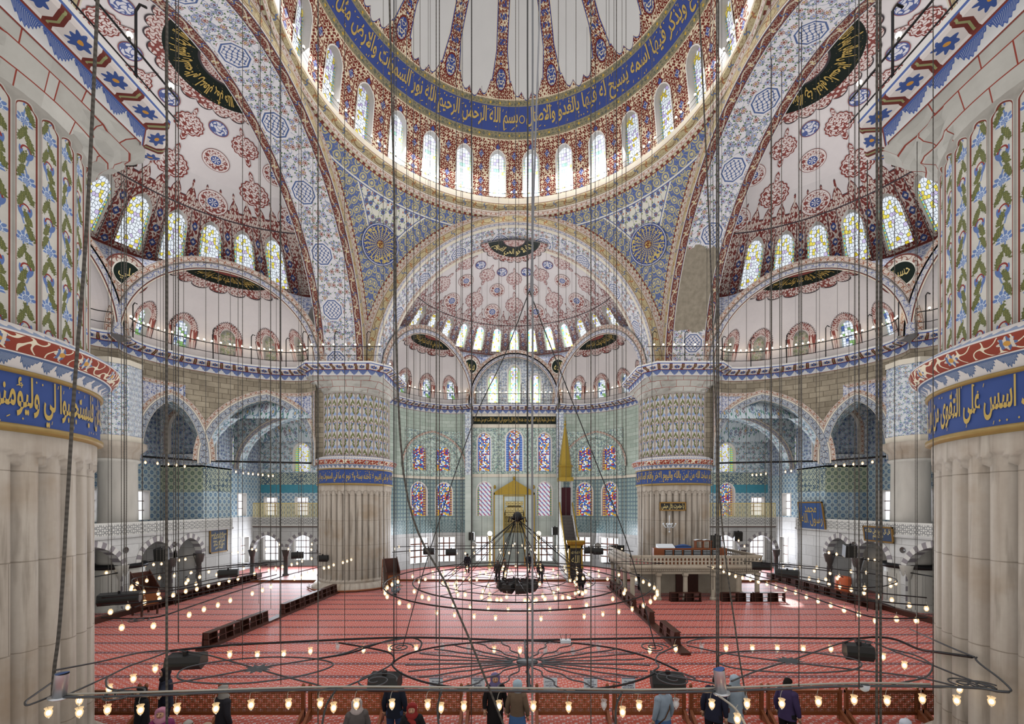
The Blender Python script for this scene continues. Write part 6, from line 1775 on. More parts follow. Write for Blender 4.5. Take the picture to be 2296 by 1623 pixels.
bars(t, [lvl([(150, 1558), (240, 1517), (290, 1493), (340, 1475), (385, 1458)]), lvl([(125, 1502), (225, 1483), (320, 1462), (385, 1458)]), lvl([(112, 1562), (80, 1575), (60, 1581), (58, 1572), (85, 1552), (125, 1524)]),
    lvl([(2262, 1551), (2266, 1545), (2240, 1520), (2200, 1490), (2188, 1478), (2190, 1473)]), lvl([(2235, 1545), (2150, 1515), (2080, 1487), (2010, 1462), (1960, 1440)]), lvl([(2185, 1473), (2140, 1455), (2090, 1433), (2040, 1410)]),
    lvl([(1985, 1452), (2050, 1468), (2085, 1487), (2090, 1500), (2070, 1520), (2000, 1534)]), lvl([(240, 1520), (238, 1530), (250, 1545), (330, 1552), (400, 1553)])], 'side_bar')
bars(t, [lvl([(400, 1458), (460, 1467), (520, 1483), (580, 1500), (640, 1517), (700, 1532), (760, 1543), (860, 1500), (883, 1483)]), lvl([(380, 1533), (470, 1517), (575, 1498), (700, 1478), (770, 1465), (820, 1448), (900, 1432)]),
    (lvl([(398, 1514), (420, 1496), (500, 1481), (600, 1473), (690, 1475), (745, 1486), (730, 1500), (660, 1518), (560, 1531), (470, 1532), (410, 1525)]), True),
    (lvl([(1610, 1472), (1640, 1462), (1720, 1458), (1800, 1461), (1900, 1474), (1932, 1488), (1910, 1502), (1830, 1508), (1750, 1507), (1660, 1500), (1615, 1488)]), True),
    lvl([(1540, 1447), (1640, 1467), (1760, 1483), (1900, 1499), (2050, 1517), (2140, 1537)]), lvl([(1640, 1527), (1700, 1503), (1780, 1478), (1860, 1450), (1920, 1431)]), lvl([(1540, 1440), (1570, 1432), (1640, 1429)]),
    lvl([(1520, 1447), (1480, 1465), (1470, 1480), (1477, 1495), (1465, 1508), (1530, 1520), (1640, 1538)])], 'scroll_bar')
bars(t, [lvl([(760, 1441), (820, 1451), (870, 1462), (884, 1476), (880, 1492), (905, 1512), (960, 1531), (1050, 1545)]), lvl([(700, 1478), (780, 1465), (840, 1445), (880, 1434), (925, 1430), (945, 1440), (940, 1457)]),
    lvl([(884, 1483), (905, 1470), (945, 1457), (1000, 1447), (1080, 1439), (1160, 1436), (1280, 1441), (1370, 1452), (1430, 1466), (1470, 1480), (1520, 1503)]), lvl([(1290, 1548), (1380, 1538), (1440, 1522), (1475, 1505)])], 'lens_bar', 'iron', .022)
hub = Vector(pt(1182, 1484, HR)); rx, ry = 2.75, 1.55
for k in range(26):
    a = 2 * PI * (k + .5) / 26; c, s_ = math.cos(a), math.sin(a); pts = []
    for j in range(11):
        f = .12 + .86 * j / 10; w = .045 * math.sin(j * 1.7) * (1 if k % 2 else -1) * (1 if abs(c) < .6 else .35)
        pts.append((hub.x + rx * f * c - w * s_, hub.y + ry * f * s_ + w * c, hub.z))
    b = MB(); b.tube(smooth(pts, 3), .017, 4); part(b, 'ray', 'iron_grey', t)
b = MB(); b.tube([(hub.x + .38 * math.cos(a), hub.y + .2 * math.sin(a), hub.z) for a in lin(0, 2 * PI * 23 / 24, 24)], .02, 5, closed=True); b.lathe([(.01, hub.z - .02), (.24, hub.z - .02), (.24, hub.z + .02), (.01, hub.z + .02)], hub.x, hub.y, 16, sy=.6); part(b, 'hub', 'iron_grey', t)
b = MB(); b.tube([(hub.x, hub.y - .1, hub.z), (hub.x, hub.y - 1.45, hub.z)], .03, 6); b.tube([(hub.x - .02, hub.y + .1, hub.z), (hub.x - .02, hub.y + 1.55, hub.z)], .025, 6); part(b, 'cross_bar', 'iron_grey', t)
for px, py, r in ((897, 1451, .32), (842, 1526, .42), (1466, 1451, .36), (1512, 1522, .42), (272, 1557, .35), (2163, 1532, .28), (2205, 1537, .25), (1937, 1440, .22), (308, 1390, .3)):
    q = pt(px, py, HR); b = MB(); b.tube(spiral(q[0], q[1], r, 1.9), .016, 5); part(b, 'scroll', 'iron_grey', t)
for px, py in ((578, 1500), (1770, 1482)):
    q = pt(px, py, HR); b = MB(); v = [(q[0], q[1], q[2] + .02)]
    for k in range(20): r = .36 if k % 2 else .2; v.append((q[0] + r * math.cos(PI * k / 10), q[1] + r * .8 * math.sin(PI * k / 10), q[2] + .01))
    b.add(v, [(0, k + 1, (k + 1) % 20 + 1) for k in range(20)]); part(b, 'star_plate', 'iron_grey', t)
# the round chandelier under the dome
t = thing('dome_chandelier', 'vast round iron chandelier of concentric rings under the great dome', 'chandelier')
cc = (.15, 20.3)
def ring_pts(r, n=72, c=cc, z=EYE - HR): return [(c[0] + r * math.cos(2 * PI * i / n), c[1] + r * math.sin(2 * PI * i / n), z) for i in range(n)]
for r in (6.05, 4.8, 3.6, 2.3, 1.1):
    b = MB(); b.tube(ring_pts(r), .03 if r > 4 else .018, 5, closed=True); part(b, 'ring', 'iron', t)
for k in range(16):
    a = 2 * PI * k / 16 + .1; b = MB(); b.tube([(cc[0] + r * math.cos(a), cc[1] + r * math.sin(a), EYE - HR) for r in (.3, 4.8)], .012, 4); part(b, 'spoke', 'iron', t)
for k in range(16):
    a = 2 * PI * k / 16; b = MB(); b.tube([(cc[0], cc[1], 5.35), (cc[0] + 3.6 * math.cos(a), cc[1] + 3.6 * math.sin(a), EYE - HR)], .014, 4); part(b, 'stay', 'iron', t)
for k in range(12):
    a = 2 * PI * k / 12; b = MB(); b.tube([(cc[0] + .15 * math.cos(a), cc[1] + .15 * math.sin(a), 5.2), (cc[0] + 1.1 * math.cos(a), cc[1] + 1.1 * math.sin(a), 2.5)], .014, 4); part(b, 'stay', 'iron', t)
b = MB(); b.ball((cc[0], cc[1], 5.45), .22, 10, sz=1.1)
for k in range(8): a = 2 * PI * k / 8; b.tube([(cc[0] + .15 * math.cos(a), cc[1] + .15 * math.sin(a), 5.3), (cc[0] + .38 * math.cos(a), cc[1] + .38 * math.sin(a), 5.42), (cc[0] + .42 * math.cos(a), cc[1] + .42 * math.sin(a), 5.2)], .03, 4)
part(b, 'finial', 'iron', t)
# long frames in the aisles and before the qibla
for sx in (-1, 1):
    t = thing('aisle_chandelier', 'long scrolled iron lamp frame hanging in the %s aisle beside the gallery' % ('left' if sx < 0 else 'right'), 'chandelier')
    m = lambda pts, closed=False: ([(abs(x) * sx, y, z) for x, y, z in lvl(pts)], closed)
    bars(t, [m([(228, 1385), (340, 1385), (420, 1362), (500, 1335), (560, 1316), (640, 1290), (720, 1270)]), m([(228, 1357), (300, 1352), (380, 1342), (450, 1328), (540, 1308), (620, 1288)]),
             m([(295, 1305), (300, 1297), (340, 1288), (400, 1280), (470, 1272), (560, 1264), (640, 1258)]), m([(295, 1305), (330, 1315), (400, 1316), (470, 1300), (560, 1285)]), m([(300, 1362), (340, 1350), (420, 1342), (520, 1318)]),
             m([(416, 1294), (450, 1280), (520, 1272), (600, 1266)]), m([(228, 1340), (330, 1330), (420, 1318), (500, 1302), (600, 1282)])], 'iron_bar', 'iron', .025)
    c0 = (-15.5 * -sx, 25.5)
    for k in range(14): a = 2 * PI * k / 14; b = MB(); b.tube([(c0[0], c0[1], EYE - HR), (c0[0] + 1.3 * math.cos(a), c0[1] + 1.3 * math.sin(a), EYE - HR)], .012, 4); part(b, 'ray', 'iron', t)
t = thing('qibla_chandelier', 'long flat iron lamp frame hanging before the mihrab wall', 'chandelier')
bars(t, [lvl([(880, 1238), (960, 1232), (1060, 1230), (1160, 1229), (1260, 1229), (1360, 1231), (1420, 1236)], 3.3), lvl([(890, 1226), (1000, 1224), (1160, 1223), (1300, 1224), (1400, 1228)], 3.3)], 'iron_bar', 'iron', .03)
for px, py, g in ((735, 1240, 'left'), (1420, 1262, 'right')):
    t = thing('pier_chandelier', 'small spiky iron lamp frame hanging before the %s far pier' % g, 'chandelier')
    q = pt(px, py, HR); bars(t, [[(q[0] - 1.8, q[1], q[2]), (q[0], q[1] - .5, q[2]), (q[0] + 1.8, q[1] - .2, q[2])], [(q[0] - 1.8, q[1], q[2]), (q[0], q[1] + .7, q[2]), (q[0] + 1.8, q[1] - .2, q[2])]], 'iron_bar', 'iron', .02)

# hanging glass oil lamps: wire hook, glass cup, light
def lamp_proto(far):
    t = thing('glass_lamp', 'lamp', 'lamp')
    n = 6 if far else 12
    b = MB(); b.lathe([(.028, -.075), (.05, -.03), (.058, .02), (.042, .06), (.062, .095)] if not far else [(.035, -.09), (.075, -.02), (.07, .06), (.03, .12)], 0, 0, n); part(b, 'glass_cup', 'glass_glow', t)
    if not far: b = MB(); b.ball((0, 0, -.09), .016, 5); part(b, 'glass_drop', 'glass', t)
    b = MB(); b.tube([(0, 0, .04), (.012, 0, .16), (0, 0, .25)] if far else [(.0, 0, .05), (-.03, 0, .14), (-.012, 0, .22), (.01, 0, .26), (0, 0, .25)], .006 if not far else .01, 4); part(b, 'wire_hook', 'bar_cover', t)
    b = MB(); b.ball((0, 0, .0), .036 if not far else .046, 6 if far else 10, sz=1.25); part(b, 'light', 'bulb' if not far else 'bulb_far', t)
    return t
LN, LF = lamp_proto(False), lamp_proto(True)
LU = copy_tree(LN)
for ch in list(LU.children):
    if ch.name.startswith(('light', 'glass_cup')): ch.data = ch.data.copy(); ch.data.materials[0] = MT['glass']
used = set()
GL = []
def place_lamp(px, py, group, label, h=3.78, off=False, far=None, gal=False):
    y = FPX * h / (py - HOR)
    if y > 38.5 and not gal: y = 38.5; h = (py - HOR) * y / FPX
    far = y > 16 if far is None else far
    src = LU if off else (LF if far else LN)
    if gal: o = copy_tree(LF); o.name = 'gallery_lamp'
    else: o = src if id(src) not in used else copy_tree(src); used.add(id(src))
    o.location = ((px - VX) / FPX * y, y, EYE - h); o['label'] = label; o['group'] = group; o['category'] = 'lamp'
    return o
FRONT = [(109,1598),(178,1598),(178,1571),(241,1592),(315,1592),(397,1590),(484,1589),(563,1581),(647,1579),(718,1578),(748,1587),(799,1580),(879,1580),(959,1581),(989,1588),(1040,1585),(1119,1583),(1196,1585),(1275,1587),(1396,1597),(1433,1583),(1596,1580),(1675,1579),(1753,1578),(1835,1574),(1915,1570),(1989,1572),(2068,1568),(2145,1571),(2151,1545),(2223,1573),(1653,1613)]
BACK = [(515,1468),(577,1469),(636,1467),(696,1460),(815,1457),(874,1454),(933,1454),(1108,1457),(1166,1459),(1457,1458),(1515,1455),(1628,1454),(1687,1454),(1743,1454),(1801,1455),(1863,1455),(1980,1473),(2028,1492),(348,1500),(299,1522),(245,1545)]
for p in FRONT: place_lamp(p[0], p[1], 'lit glass lamps along the front bar', 'lit glass lamp hanging from the front bar of the great iron frame')
for p in ((1354, 1580), (1516, 1578)): place_lamp(p[0], p[1], 'unlit lamps on the front bar', 'unlit clear glass lamp hanging from the front bar of the great frame', off=True)
for p in BACK: place_lamp(p[0], p[1], 'lit glass lamps along the back bar', 'lit glass lamp hanging from the back bar of the great iron frame', far=False)
for p in ((757, 1450), (992, 1452), (1050, 1453), (1223, 1458), (1284, 1460), (1342, 1452), (1573, 1452)): place_lamp(p[0], p[1], 'unlit lamps on the back bar', 'unlit clear glass lamp hanging from the back bar of the great frame', off=True)
CEN = [(x / 6.753 + 840, y / 6.753 + 1180) for x, y in ((303,340),(370,312),(535,368),(1243,412),(1373,412),(1487,320),(1547,303),(1507,408),(1908,400),(1893,352),(1990,265),(2035,405),(2095,292),(2125,265),(2235,290),(2165,400),(1950,605),(1935,648),(2135,598),(1225,650),(1400,630),(1048,673),(882,693),(1195,712),(1030,740),(1370,697),(575,762),(885,770),(768,805),(675,843),(1253,775),(1343,795),(1435,802),(1547,808),(1597,720),(1683,718),(1740,655),(1740,765),(353,840),(263,882),(193,930),(158,972),(158,1015),(190,1070),(600,990),(720,1072),(820,1098),(1035,865),(1107,892),(1115,955),(1210,900),(1240,857),(1240,940),(1240,985),(1258,1038),(1372,1038),(1640,988),(1620,1072),(1740,1035),(1720,905),(1730,1125),(1750,1120),(1853,1122),(1915,1122),(2000,1068),(2275,1130),(375,1160),(520,1212),(1195,1203),(940,1315),(1210,1348),(1447,1225),(1720,1255),(1507,1368),(1830,1390),(2022,1268),(2022,675),(2075,705),(1985,705),(1977,752))]
CEN += [(x / 6.753 + 1140, y / 6.753 + 1180) for x, y in ((207,290),(327,297),(252,332),(343,352),(403,395),(727,308),(853,318),(772,388),(902,384),(1280,385),(1403,395),(1718,340),(293,590),(298,648),(480,597),(493,655),(680,662),(848,620),(866,683),(1028,645),(1043,705),(1215,730),(1365,683),(1370,757),(1500,798),(1673,737),(450,755),(555,780),(675,772),(747,752),(473,875),(935,820),(1032,795),(1130,788),(1003,848),(1022,885),(1205,890),(1220,900),(752,953),(683,1010),(1063,990),(1015,1017),(1123,1020),(1170,992),(520,1057),(552,1103),(713,1087),(820,1080),(905,1075),(925,1084),(250,1130),(292,1138),(385,1138),(420,1120),(315,1268),(627,1262),(927,1240),(1183,1200),(1580,1103),(1770,970),(1750,1015),(1935,802),(2042,842),(2135,883),(2208,935),(2252,990),(2255,1033),(2220,1087),(2150,1145),(2047,1200),(1873,1257),(1673,1295),(1430,1333),(1147,1370),(493,1403))]
for p in CEN:
    q = p[1] < 1245
    place_lamp(p[0], p[1], 'lamps before the mihrab wall' if q else 'lamps of the round chandelier', 'small lit lamp of the frame hanging before the mihrab wall' if q else 'lit glass lamp of the round chandelier under the dome')
LFT = [(x / 6.49 + 220, y / 6.49 + 1150) for x, y in ((120,873),(675,775),(807,752),(920,742),(1175,690),(1270,675),(1365,657),(708,988),(567,1030),(490,1078),(480,1115),(532,1147),(662,1157),(877,1175),(893,1255),(893,948),(1093,1203),(1113,912),(1353,875),(1308,983),(1280,1023),(1478,935),(1425,1037),(1437,1110),(1275,1143),(1605,1063),(1610,857),(1727,902),(1760,1030),(1905,990),(180,1445),(432,1378),(677,1308),(1325,1487),(1540,1407),(1743,1345),(1923,1277))]
LFT += [(x / 5.74 + 500, y / 5.74 + 1150) for x, y in ((110,520),(190,507),(257,492),(375,468),(427,480),(553,475),(730,408),(843,465),(1145,403),(1137,472),(265,717),(472,710),(588,738),(678,717),(765,697),(883,667),(955,652),(1017,622),(1140,590),(1300,712),(1362,700),(1425,670),(1543,640),(1598,622),(1650,602),(1572,590),(193,850),(405,785),(920,848),(1010,828),(1087,793),(1163,768),(377,1040),(508,997),(617,953))] + [(273, 1408), (344, 1404)]
RGT = [(x / 5.74 + 1700, y / 5.74 + 1150) for x, y in ((910,513),(1010,532),(1107,548),(1325,582),(1415,600),(1500,610),(1195,755),(1393,770),(925,778),(1040,815),(1018,845),(530,697),(753,703),(722,748),(468,740),(435,785),(657,848),(775,877),(870,860),(912,920),(1050,955),(1197,992),(1370,967),(1363,1032),(1540,1078),(1695,857),(1770,908),(1705,940),(1720,1123),(1945,1192),(2165,1233),(2000,697),(325,683),(50,680),(112,917),(228,955),(350,987),(480,1027),(620,1082),(770,1137),(933,1192),(1105,1253),(1295,1310),(1510,1392),(1780,1372),(2035,1388),(5,887))]
RGT += [(x / 5.74 + 1360, y / 5.74 + 1150) for x, y in ((1370,705),(1467,693),(1508,755),(1580,783),(1660,817),(1750,837),(1850,858),(1952,887),(1380,375),(1700,357),(1775,430),(1965,385))]
for lst, s_ in ((LFT, 'left'), (RGT, 'right')):
    for p in lst:
        far = p[1] < 1247
        h = 3.78
        if far:      # the lamps of the galleries hang higher, nearer the eye's level
            y = 27.0 if abs(p[0] - VX) > 640 else 34.0; h = (p[1] - HOR) * y / FPX
        place_lamp(p[0], p[1], 'lamps of the %s %s' % (s_, 'gallery' if far else 'aisle'), ('small lit lamp hanging in the arches of the %s gallery' if far else 'lit glass lamp of the long frame in the %s aisle') % s_, h=h, far=True, gal=far)

for lst, yy, g in ((((218, 1026), (326, 1037), (353, 1039), (377, 1041), (395, 1043), (414, 1046)), 28.4, 'second left vault arch'), (((517, 1056), (529, 1058), (545, 1061), (557, 1062), (567, 1063), (579, 1064), (589, 1065), (602, 1067), (612, 1067)), 34.3, 'great left vault arch'),
                   (((1874, 1045), (1893, 1043), (1914, 1041), (1934, 1039), (1956, 1036), (2065, 1024)), 28.4, 'second right vault arch'), (((1687, 1065), (1696, 1065), (1706, 1064), (1717, 1062), (1761, 1058), (1774, 1056)), 34.3, 'great right vault arch')):
    for px, py in lst:
        if abs(px - VX) > 900: continue
        place_lamp(px, py, 'lamps in the ' + g, 'small lit lamp high in the ' + g + ' over the gallery', h=(py - HOR) * yy / FPX, gal=True, far=True)
# rails with lights on the cornices
def rail_lights(pts, group, label, step, z, name='cornice_rail', posts=True, hi=1.05, skip=None, r=.03):
    """an iron rail with posts, and the small lamps strung along it"""
    P = Path(pts)
    t = thing(name, label[0], 'railing')
    n = max(8, int(P.len / .6)); path = [P.at(P.len * i / n) for i in range(n + 1)]
    for zz, rr in ((z + hi, r), (z + .45, r * .7)):
        b = MB(); b.tube([(x, y, zz) for x, y in path], rr, 5); part(b, 'rail', 'iron', t)
    if posts:
        for i in range(int(P.len / 2.2) + 1):
            x, y = P.at(min(P.len, .4 + i * 2.2)); b = MB(); b.tube([(x, y, z), (x, y, z + hi + .9), (x + .1, y, z + hi + 1.05), (x + .25, y, z + hi + .98)], .03, 5); part(b, 'post', 'iron', t)
    k = 0; s_ = step / 2
    while s_ < P.len:
        if not skip or not skip(s_ / P.len):
            x, y = P.at(s_ + random.uniform(-.12, .12)); o = copy_tree(RLP) if RLU[0] else RLP; RLU[0] = 1
            o.location = (x, y, z + hi + .12 + r); o['label'] = label[1]; o['group'] = group
        s_ += step
RLP = thing('rail_lamp', 'lamp', 'lamp')
b = MB(); b.ball((0, 0, 0), .062, 6); part(b, 'light', 'bulb_far', RLP); b = MB(); b.lathe([(.03, -.12), (.03, -.05)], 0, 0, 5); part(b, 'socket', 'iron', RLP)
RLU = [0]
def inset(path, d): return [path.at(path.len * i / 30, -d) for i in range(31)]
for key in (-1, 1):
    nm = 'left' if key < 0 else 'right'
    pa = SIDE[key][1] if key < 0 else SIDE[key][3]
    rail_lights(inset(pa, .5), 'lights on the %s apse cornice' % nm, ('iron rail along the curved painted cornice of the %s apse' % nm, 'small light on the rail of the %s apse cornice' % nm), .42, ZS)
    rail_lights(inset(SIDE[key][2], .5), 'lights on the %s mid cornice' % nm, ('iron rail on the middle cornice of the %s apse beside the near pier' % nm, 'small light on the middle cornice of the %s apse' % nm), 1.0, ZS)
for i, nm in ((3, 'left'), (2, 'middle'), (1, 'right')):
    pa = QB[i]; rail_lights(inset(pa, .45), 'lights on the %s qibla cornice' % nm, ('iron rail along the %s part of the cornice over the qibla wall' % nm, 'small light on the rail over the %s part of the qibla wall' % nm), .62 if i != 2 else .5, ZS, r=.025)
for sx, nm in ((-1, 'left'), (1, 'right')):
    x = 12 * sx
    rail_lights([(x - 2.9, YC + 12 - 3.1), (x + 2.9, YC + 12 - 3.1)], 'lights over the %s far pier' % nm, ('iron rail on the square head of the %s far pier' % nm, 'small light on the head of the %s far pier' % nm), .75, ZS, r=.025)
    rail_lights([(9.0 * sx, YC - 12 - 3.2), (9.0 * sx, YC - 12 + 2.9)], 'lights over the %s near pier' % nm, ('iron rail projecting from the cornice of the %s near pier' % nm, 'small light on the cornice of the %s near pier' % nm), 1.05, ZS, r=.03)
rp = [(10.35 * math.sin(a), YC + 10.35 * math.cos(a)) for a in lin(-rad(112), rad(112), 80)]
rail_lights(rp, 'lights round the foot of the dome', ('thin iron rail with a string of lights running round the foot of the dome', 'small light of the string round the foot of the great dome'), .48, 27.6, 'dome_rail', posts=False, hi=.75, skip=lambda f: (int(f * 51) % 4) == 3, r=.012)

# loudspeakers hung among the chandeliers
for px, py, w, h, d, rz, l in ((417, 1483, 1.05, .42, .5, .12, 'dark wedge loudspeaker hanging under the left corner of the great frame'), (863, 1530, .85, .42, .5, -.05, 'dark loudspeaker hanging under the front bar left of centre'), (1497, 1530, .9, .42, .5, -.15, 'dark loudspeaker hanging under the front bar right of centre'),
        (1925, 1462, .8, .5, .45, -.3, 'tilted dark loudspeaker hanging under the right corner of the great frame'), (268, 1342, 1.5, .5, .6, .5, 'long dark loudspeaker hanging by the left near pier'), (512, 1286, 1.1, .45, .5, .4, 'dark loudspeaker hanging over the racks of the left aisle'),
        (1708, 1270, 1.2, .45, .5, -.4, 'dark loudspeaker hanging beside the marble tribune'), (1765, 1287, 1.3, .5, .5, -.5, 'dark loudspeaker hanging over the racks of the right aisle'), (667, 1245, .9, .5, .4, .3, 'dark tilted loudspeaker before the arches left of the left far pier'),
        (724, 1252, .8, .5, .4, 0, 'dark loudspeaker hanging against the left far pier'), (962, 1236, .9, .5, .4, 0, 'small dark loudspeaker in the left pair before the qibla windows'), (1012, 1238, .9, .5, .4, 0, 'second small loudspeaker of the pair before the qibla windows'),
        (1320, 1234, .8, .5, .4, 0, 'small dark loudspeaker before the windows right of the minbar'), (1341, 1236, .8, .5, .4, 0, 'last small loudspeaker before the windows right of the minbar')):
    hh = 3.72; y = FPX * hh / (py - HOR)
    if y > 30: y = 30 if not 700 < px < 760 else 28.5; hh = (py - HOR) * y / FPX
    q_ = .74 if py > 1400 else .85
    speaker_box((px - VX) / FPX * y, y, EYE - hh, w * q_, h * q_, d * q_, rz, .1, 'hanging_loudspeaker', l, None, .1)
for px, py, y, l in ((362, 1243, 26.4, 'loudspeaker mounted in the second arch of the left gallery'), (1905, 1235, 26.8, 'loudspeaker mounted in the second arch of the right gallery'), (1655, 1202, 36, 'small camera-like loudspeaker on the wall behind the right far pier')):
    speaker_box((px - VX) / FPX * y, y, EYE - (py - HOR) * y / FPX, .6, .75, .5, .3 if px < VX else -.3, .15, 'wall_loudspeaker', l)
for k in range(8):
    a = 2 * PI * k / 8 + .2
    speaker_box(cc[0] + .78 * math.cos(a), cc[1] + .78 * math.sin(a), 2.2, .5, .42, .36, a + PI / 2, .25, 'cluster_loudspeaker', 'black loudspeaker of the cluster at the heart of the round chandelier', 'loudspeaker cluster under the dome', .1)
# steel cylinders standing on the front frame
for px, py, l, tl in ((133, 1562, 'brushed steel floodlight cylinder on the left tip of the great frame', .12), (1617, 1552, 'brushed steel floodlight cylinder on the front bar, right of centre', -.1)):
    q = pt(px, py, HR); t = thing('steel_floodlight', l, 'floodlight', q); t.rotation_euler = (0, tl, 0)
    b = MB(); b.lathe([(.01, .0), (.1, .0), (.1, .4), (.1, .43)], 0, 0, 24); part(b, 'housing', 'steel', t)
    b = MB(); b.add([(.1 * math.cos(a), .1 * math.sin(a), .43 + .03 * math.cos(a)) for a in lin(0, 2 * PI * 23 / 24, 24)], [tuple(range(24))]); part(b, 'lens', 'board_blue', t)
    b = MB(); b.lathe([(.01, -.02), (.15, -.02), (.16, .0), (.01, .01)], 0, 0, 20); part(b, 'base', 'steel', t)
q = pt(1268, 1440, HR); t = thing('wifi_router', 'small white wireless box with black aerials on the back bar', 'router', q)
b = MB(); b.box(-.13, .13, -.08, .08, .0, .07); part(b, 'case', 'white_plastic', t)
for x in (-.1, 0, .02, .1): b = MB(); b.tube([(x, 0, .06), (x * 1.4, 0, .22)], .006, 4); part(b, 'aerial', 'black_plastic', t)
q = pt(1938, 1536, HR); t = thing('dome_camera', 'white domed security camera under the front bar near the right pier', 'security camera', (q[0], q[1], q[2] - .02))
b = MB(); b.lathe([(.09, .04), (.09, -.01), (.07, -.07), (.03, -.1), (.001, -.105)], 0, 0, 16); part(b, 'housing', 'white_plastic', t)

# suspension cables
def ceil_z(x, y):
    r = math.hypot(x, y - YC)
    if r < 10.6: return DC + math.sqrt(121 - r * r) - .1
    n = max(abs(x), abs(y - YC)); tt = min(abs(x), abs(y - YC)) if n > 0 else 0
    if n < 14: return ZS + AR * math.sqrt(max(0, 1 - (tt / AH) ** 2)) - .1 if tt < AH else ZS
    return ZS + 4.5
def cable(px, y, zb, r, mat='cable', lean=0.0, grp='far'):
    x = (px - VX) / FPX * y; zt = ceil_z(x + lean, y)
    if abs(x) > 9.2 and y < 12 and lean == 0: zt = 15
    n = 14; pts = [(x + lean * k / n + (random.uniform(-.006, .006) if r > .015 else 0), y, zb + (zt - zb) * k / n) for k in range(n + 1)]
    b = MB(); b.tube(pts, r, 5 if r > .01 else 3)
    o = b.build('suspension_cable', MT[mat]); 
    L = {'rope': ('thick twisted dark rope hanging vertically from the ceiling to the front frame', 'thick ropes at the front'), 'mid': ('steel cable rising from the middle chandeliers to the great dome', 'cables of the middle chandeliers'),
         'left': ('thin cable rising from the left aisle frame to the vaults', 'thin cables of the left aisle'), 'right': ('thin cable rising from the right aisle frame to the vaults', 'thin cables of the right aisle'), 'far': ('hair-thin cable hanging before the qibla apse', 'thin cables before the qibla apse')}[grp]
    return tag(o, L[0], 'cable', L[1])
for px, y, zb, r, m in ((374, 8.6, .0, .022, 'rope'), (978, 10.9, 2.5, .013, 'rope'), (985, 10.9, .6, .013, 'rope'), (1183, 8.2, 2.5, .016, 'cable'), (1194, 8.6, 0, .022, 'cable_pale'), (1607, 8.3, 2.6, .014, 'rope'), (1611, 8.3, 2.6, .014, 'rope'), (1966, 8.6, 0, .022, 'rope'), (1974, 8.6, 0, .022, 'rope'),
                       (883, 9.5, 2.5, .013, 'cable'), (400, 11, 2.5, .012, 'rope'), (628, 10.9, 2.5, .01, 'rope'), (544, 9.7, 2.5, .008, 'rope'), (713, 8.3, .0, .012, 'rope'), (773, 11, 2.5, .008, 'rope'), (889, 11, 2.5, .008, 'cable'), (1037, 11, 2.5, .008, 'rope'), (1057, 8.9, 0, .009, 'cable'), (1325, 8.4, 0, .011, 'rope'), (1382, 8.9, .0, .010, 'rope'), (1334, 11, 2.5, .006, 'cable'), (1728, 11.2, 2.5, .008, 'rope'), (1791, 8.3, 2.5, .01, 'rope'), (1830, 11.2, 2.5, .006, 'cable'), (1926, 8.2, 2.5, .011, 'rope'), (2092, 8.0, 2.5, .009, 'rope'), (2056, 10.2, 2.6, .008, 'rope'), (630, 8.4, 2.5, .008, 'cable'), (1618, 11.2, 2.5, .006, 'cable')):
    cable(px, y, zb, r, m, 0, 'rope')
rnd = random.Random(3)
for k in range(26):      # round chandelier
    a = 2 * PI * k / 26 + .1; r_ = (6.05, 4.8)[k % 2]; x, y = cc[0] + r_ * math.cos(a), cc[1] + r_ * math.sin(a)
    cable(x / y * FPX + VX, y, 2.5, .012, 'rope', 0, 'mid')
for sx, g in ((-1, 'left'), (1, 'right')):
    for k in range(30):
        px = VX + sx * rnd.uniform(430, 920); y = rnd.uniform(14, 29) if abs(px - VX) < 700 else rnd.uniform(14, 23)
        if abs(px - VX) / FPX * y > 21.3: y = 21 * FPX / abs(px - VX)
        if px < VX and abs((px - VX) / FPX * y + 12) < 3 and y < 12: continue
        cable(px, y, rnd.choice((2.5, 2.4, 1.9)), rnd.choice((.009, .012, .016)), 'rope', 0, g)
for k in range(40):
    px = rnd.uniform(885, 1440); y = rnd.uniform(27, 39); cable(px, y, 2.6, .009, 'rope', 0, 'far')
def free_cable(pts, r, label, mat='cable'):
    b = MB(); b.tube(smooth(pts, 8), r, 5); tag(b.build('stay_cable', MT[mat]), label, 'cable')
P3 = lambda px, py, y: ((px - VX) / FPX * y, y, EYE + (HOR - py) / FPX * y)
free_cable([P3(1187, 652, 10.2), P3(1130, 800, 10.3), P3(1060, 950, 10.5), P3(965, 1230, 10.6), P3(903, 1450, 10.7)], .012, 'diagonal stay cable from the high apex down to the left of the great frame')
free_cable([P3(1187, 652, 10.2), P3(1240, 790, 10.3), P3(1330, 1020, 10.5), P3(1410, 1230, 10.6), P3(1470, 1455, 10.7)], .014, 'diagonal stay cable from the high apex down to the right of the great frame')
free_cable([P3(872, -80, 8), P3(882, 350, 8), P3(905, 1060, 8), P3(1005, 1320, 7.9), P3(1060, 1450, 7.8), P3(1135, 1640, 7.7)], .02, 'thick black rope bending at mid height to the lower centre', 'rope')
free_cable([P3(118, 1560, 8), P3(122, 1500, 8), P3(137, 1360, 8), P3(165, 900, 8), P3(195, 500, 8), P3(222, -60, 8)], .028, 'thick black rope rising along the left near pier from the tip of the great frame', 'rope')
free_cable([P3(1213, -60, 16), P3(1200, 330, 16), P3(1195, 500, 16), P3(1190, 660, 16)], .035, 'thick pale rope hanging from the crown of the dome, slightly slanting', 'cable_pale')
free_cable([P3(1565, -40, 9), P3(1590, 500, 9), P3(1613, 1100, 9), P3(1650, 1420, 9), P3(1672, 1560, 9)], .016, 'dark rope slanting past the marble tribune to the front bar', 'rope')
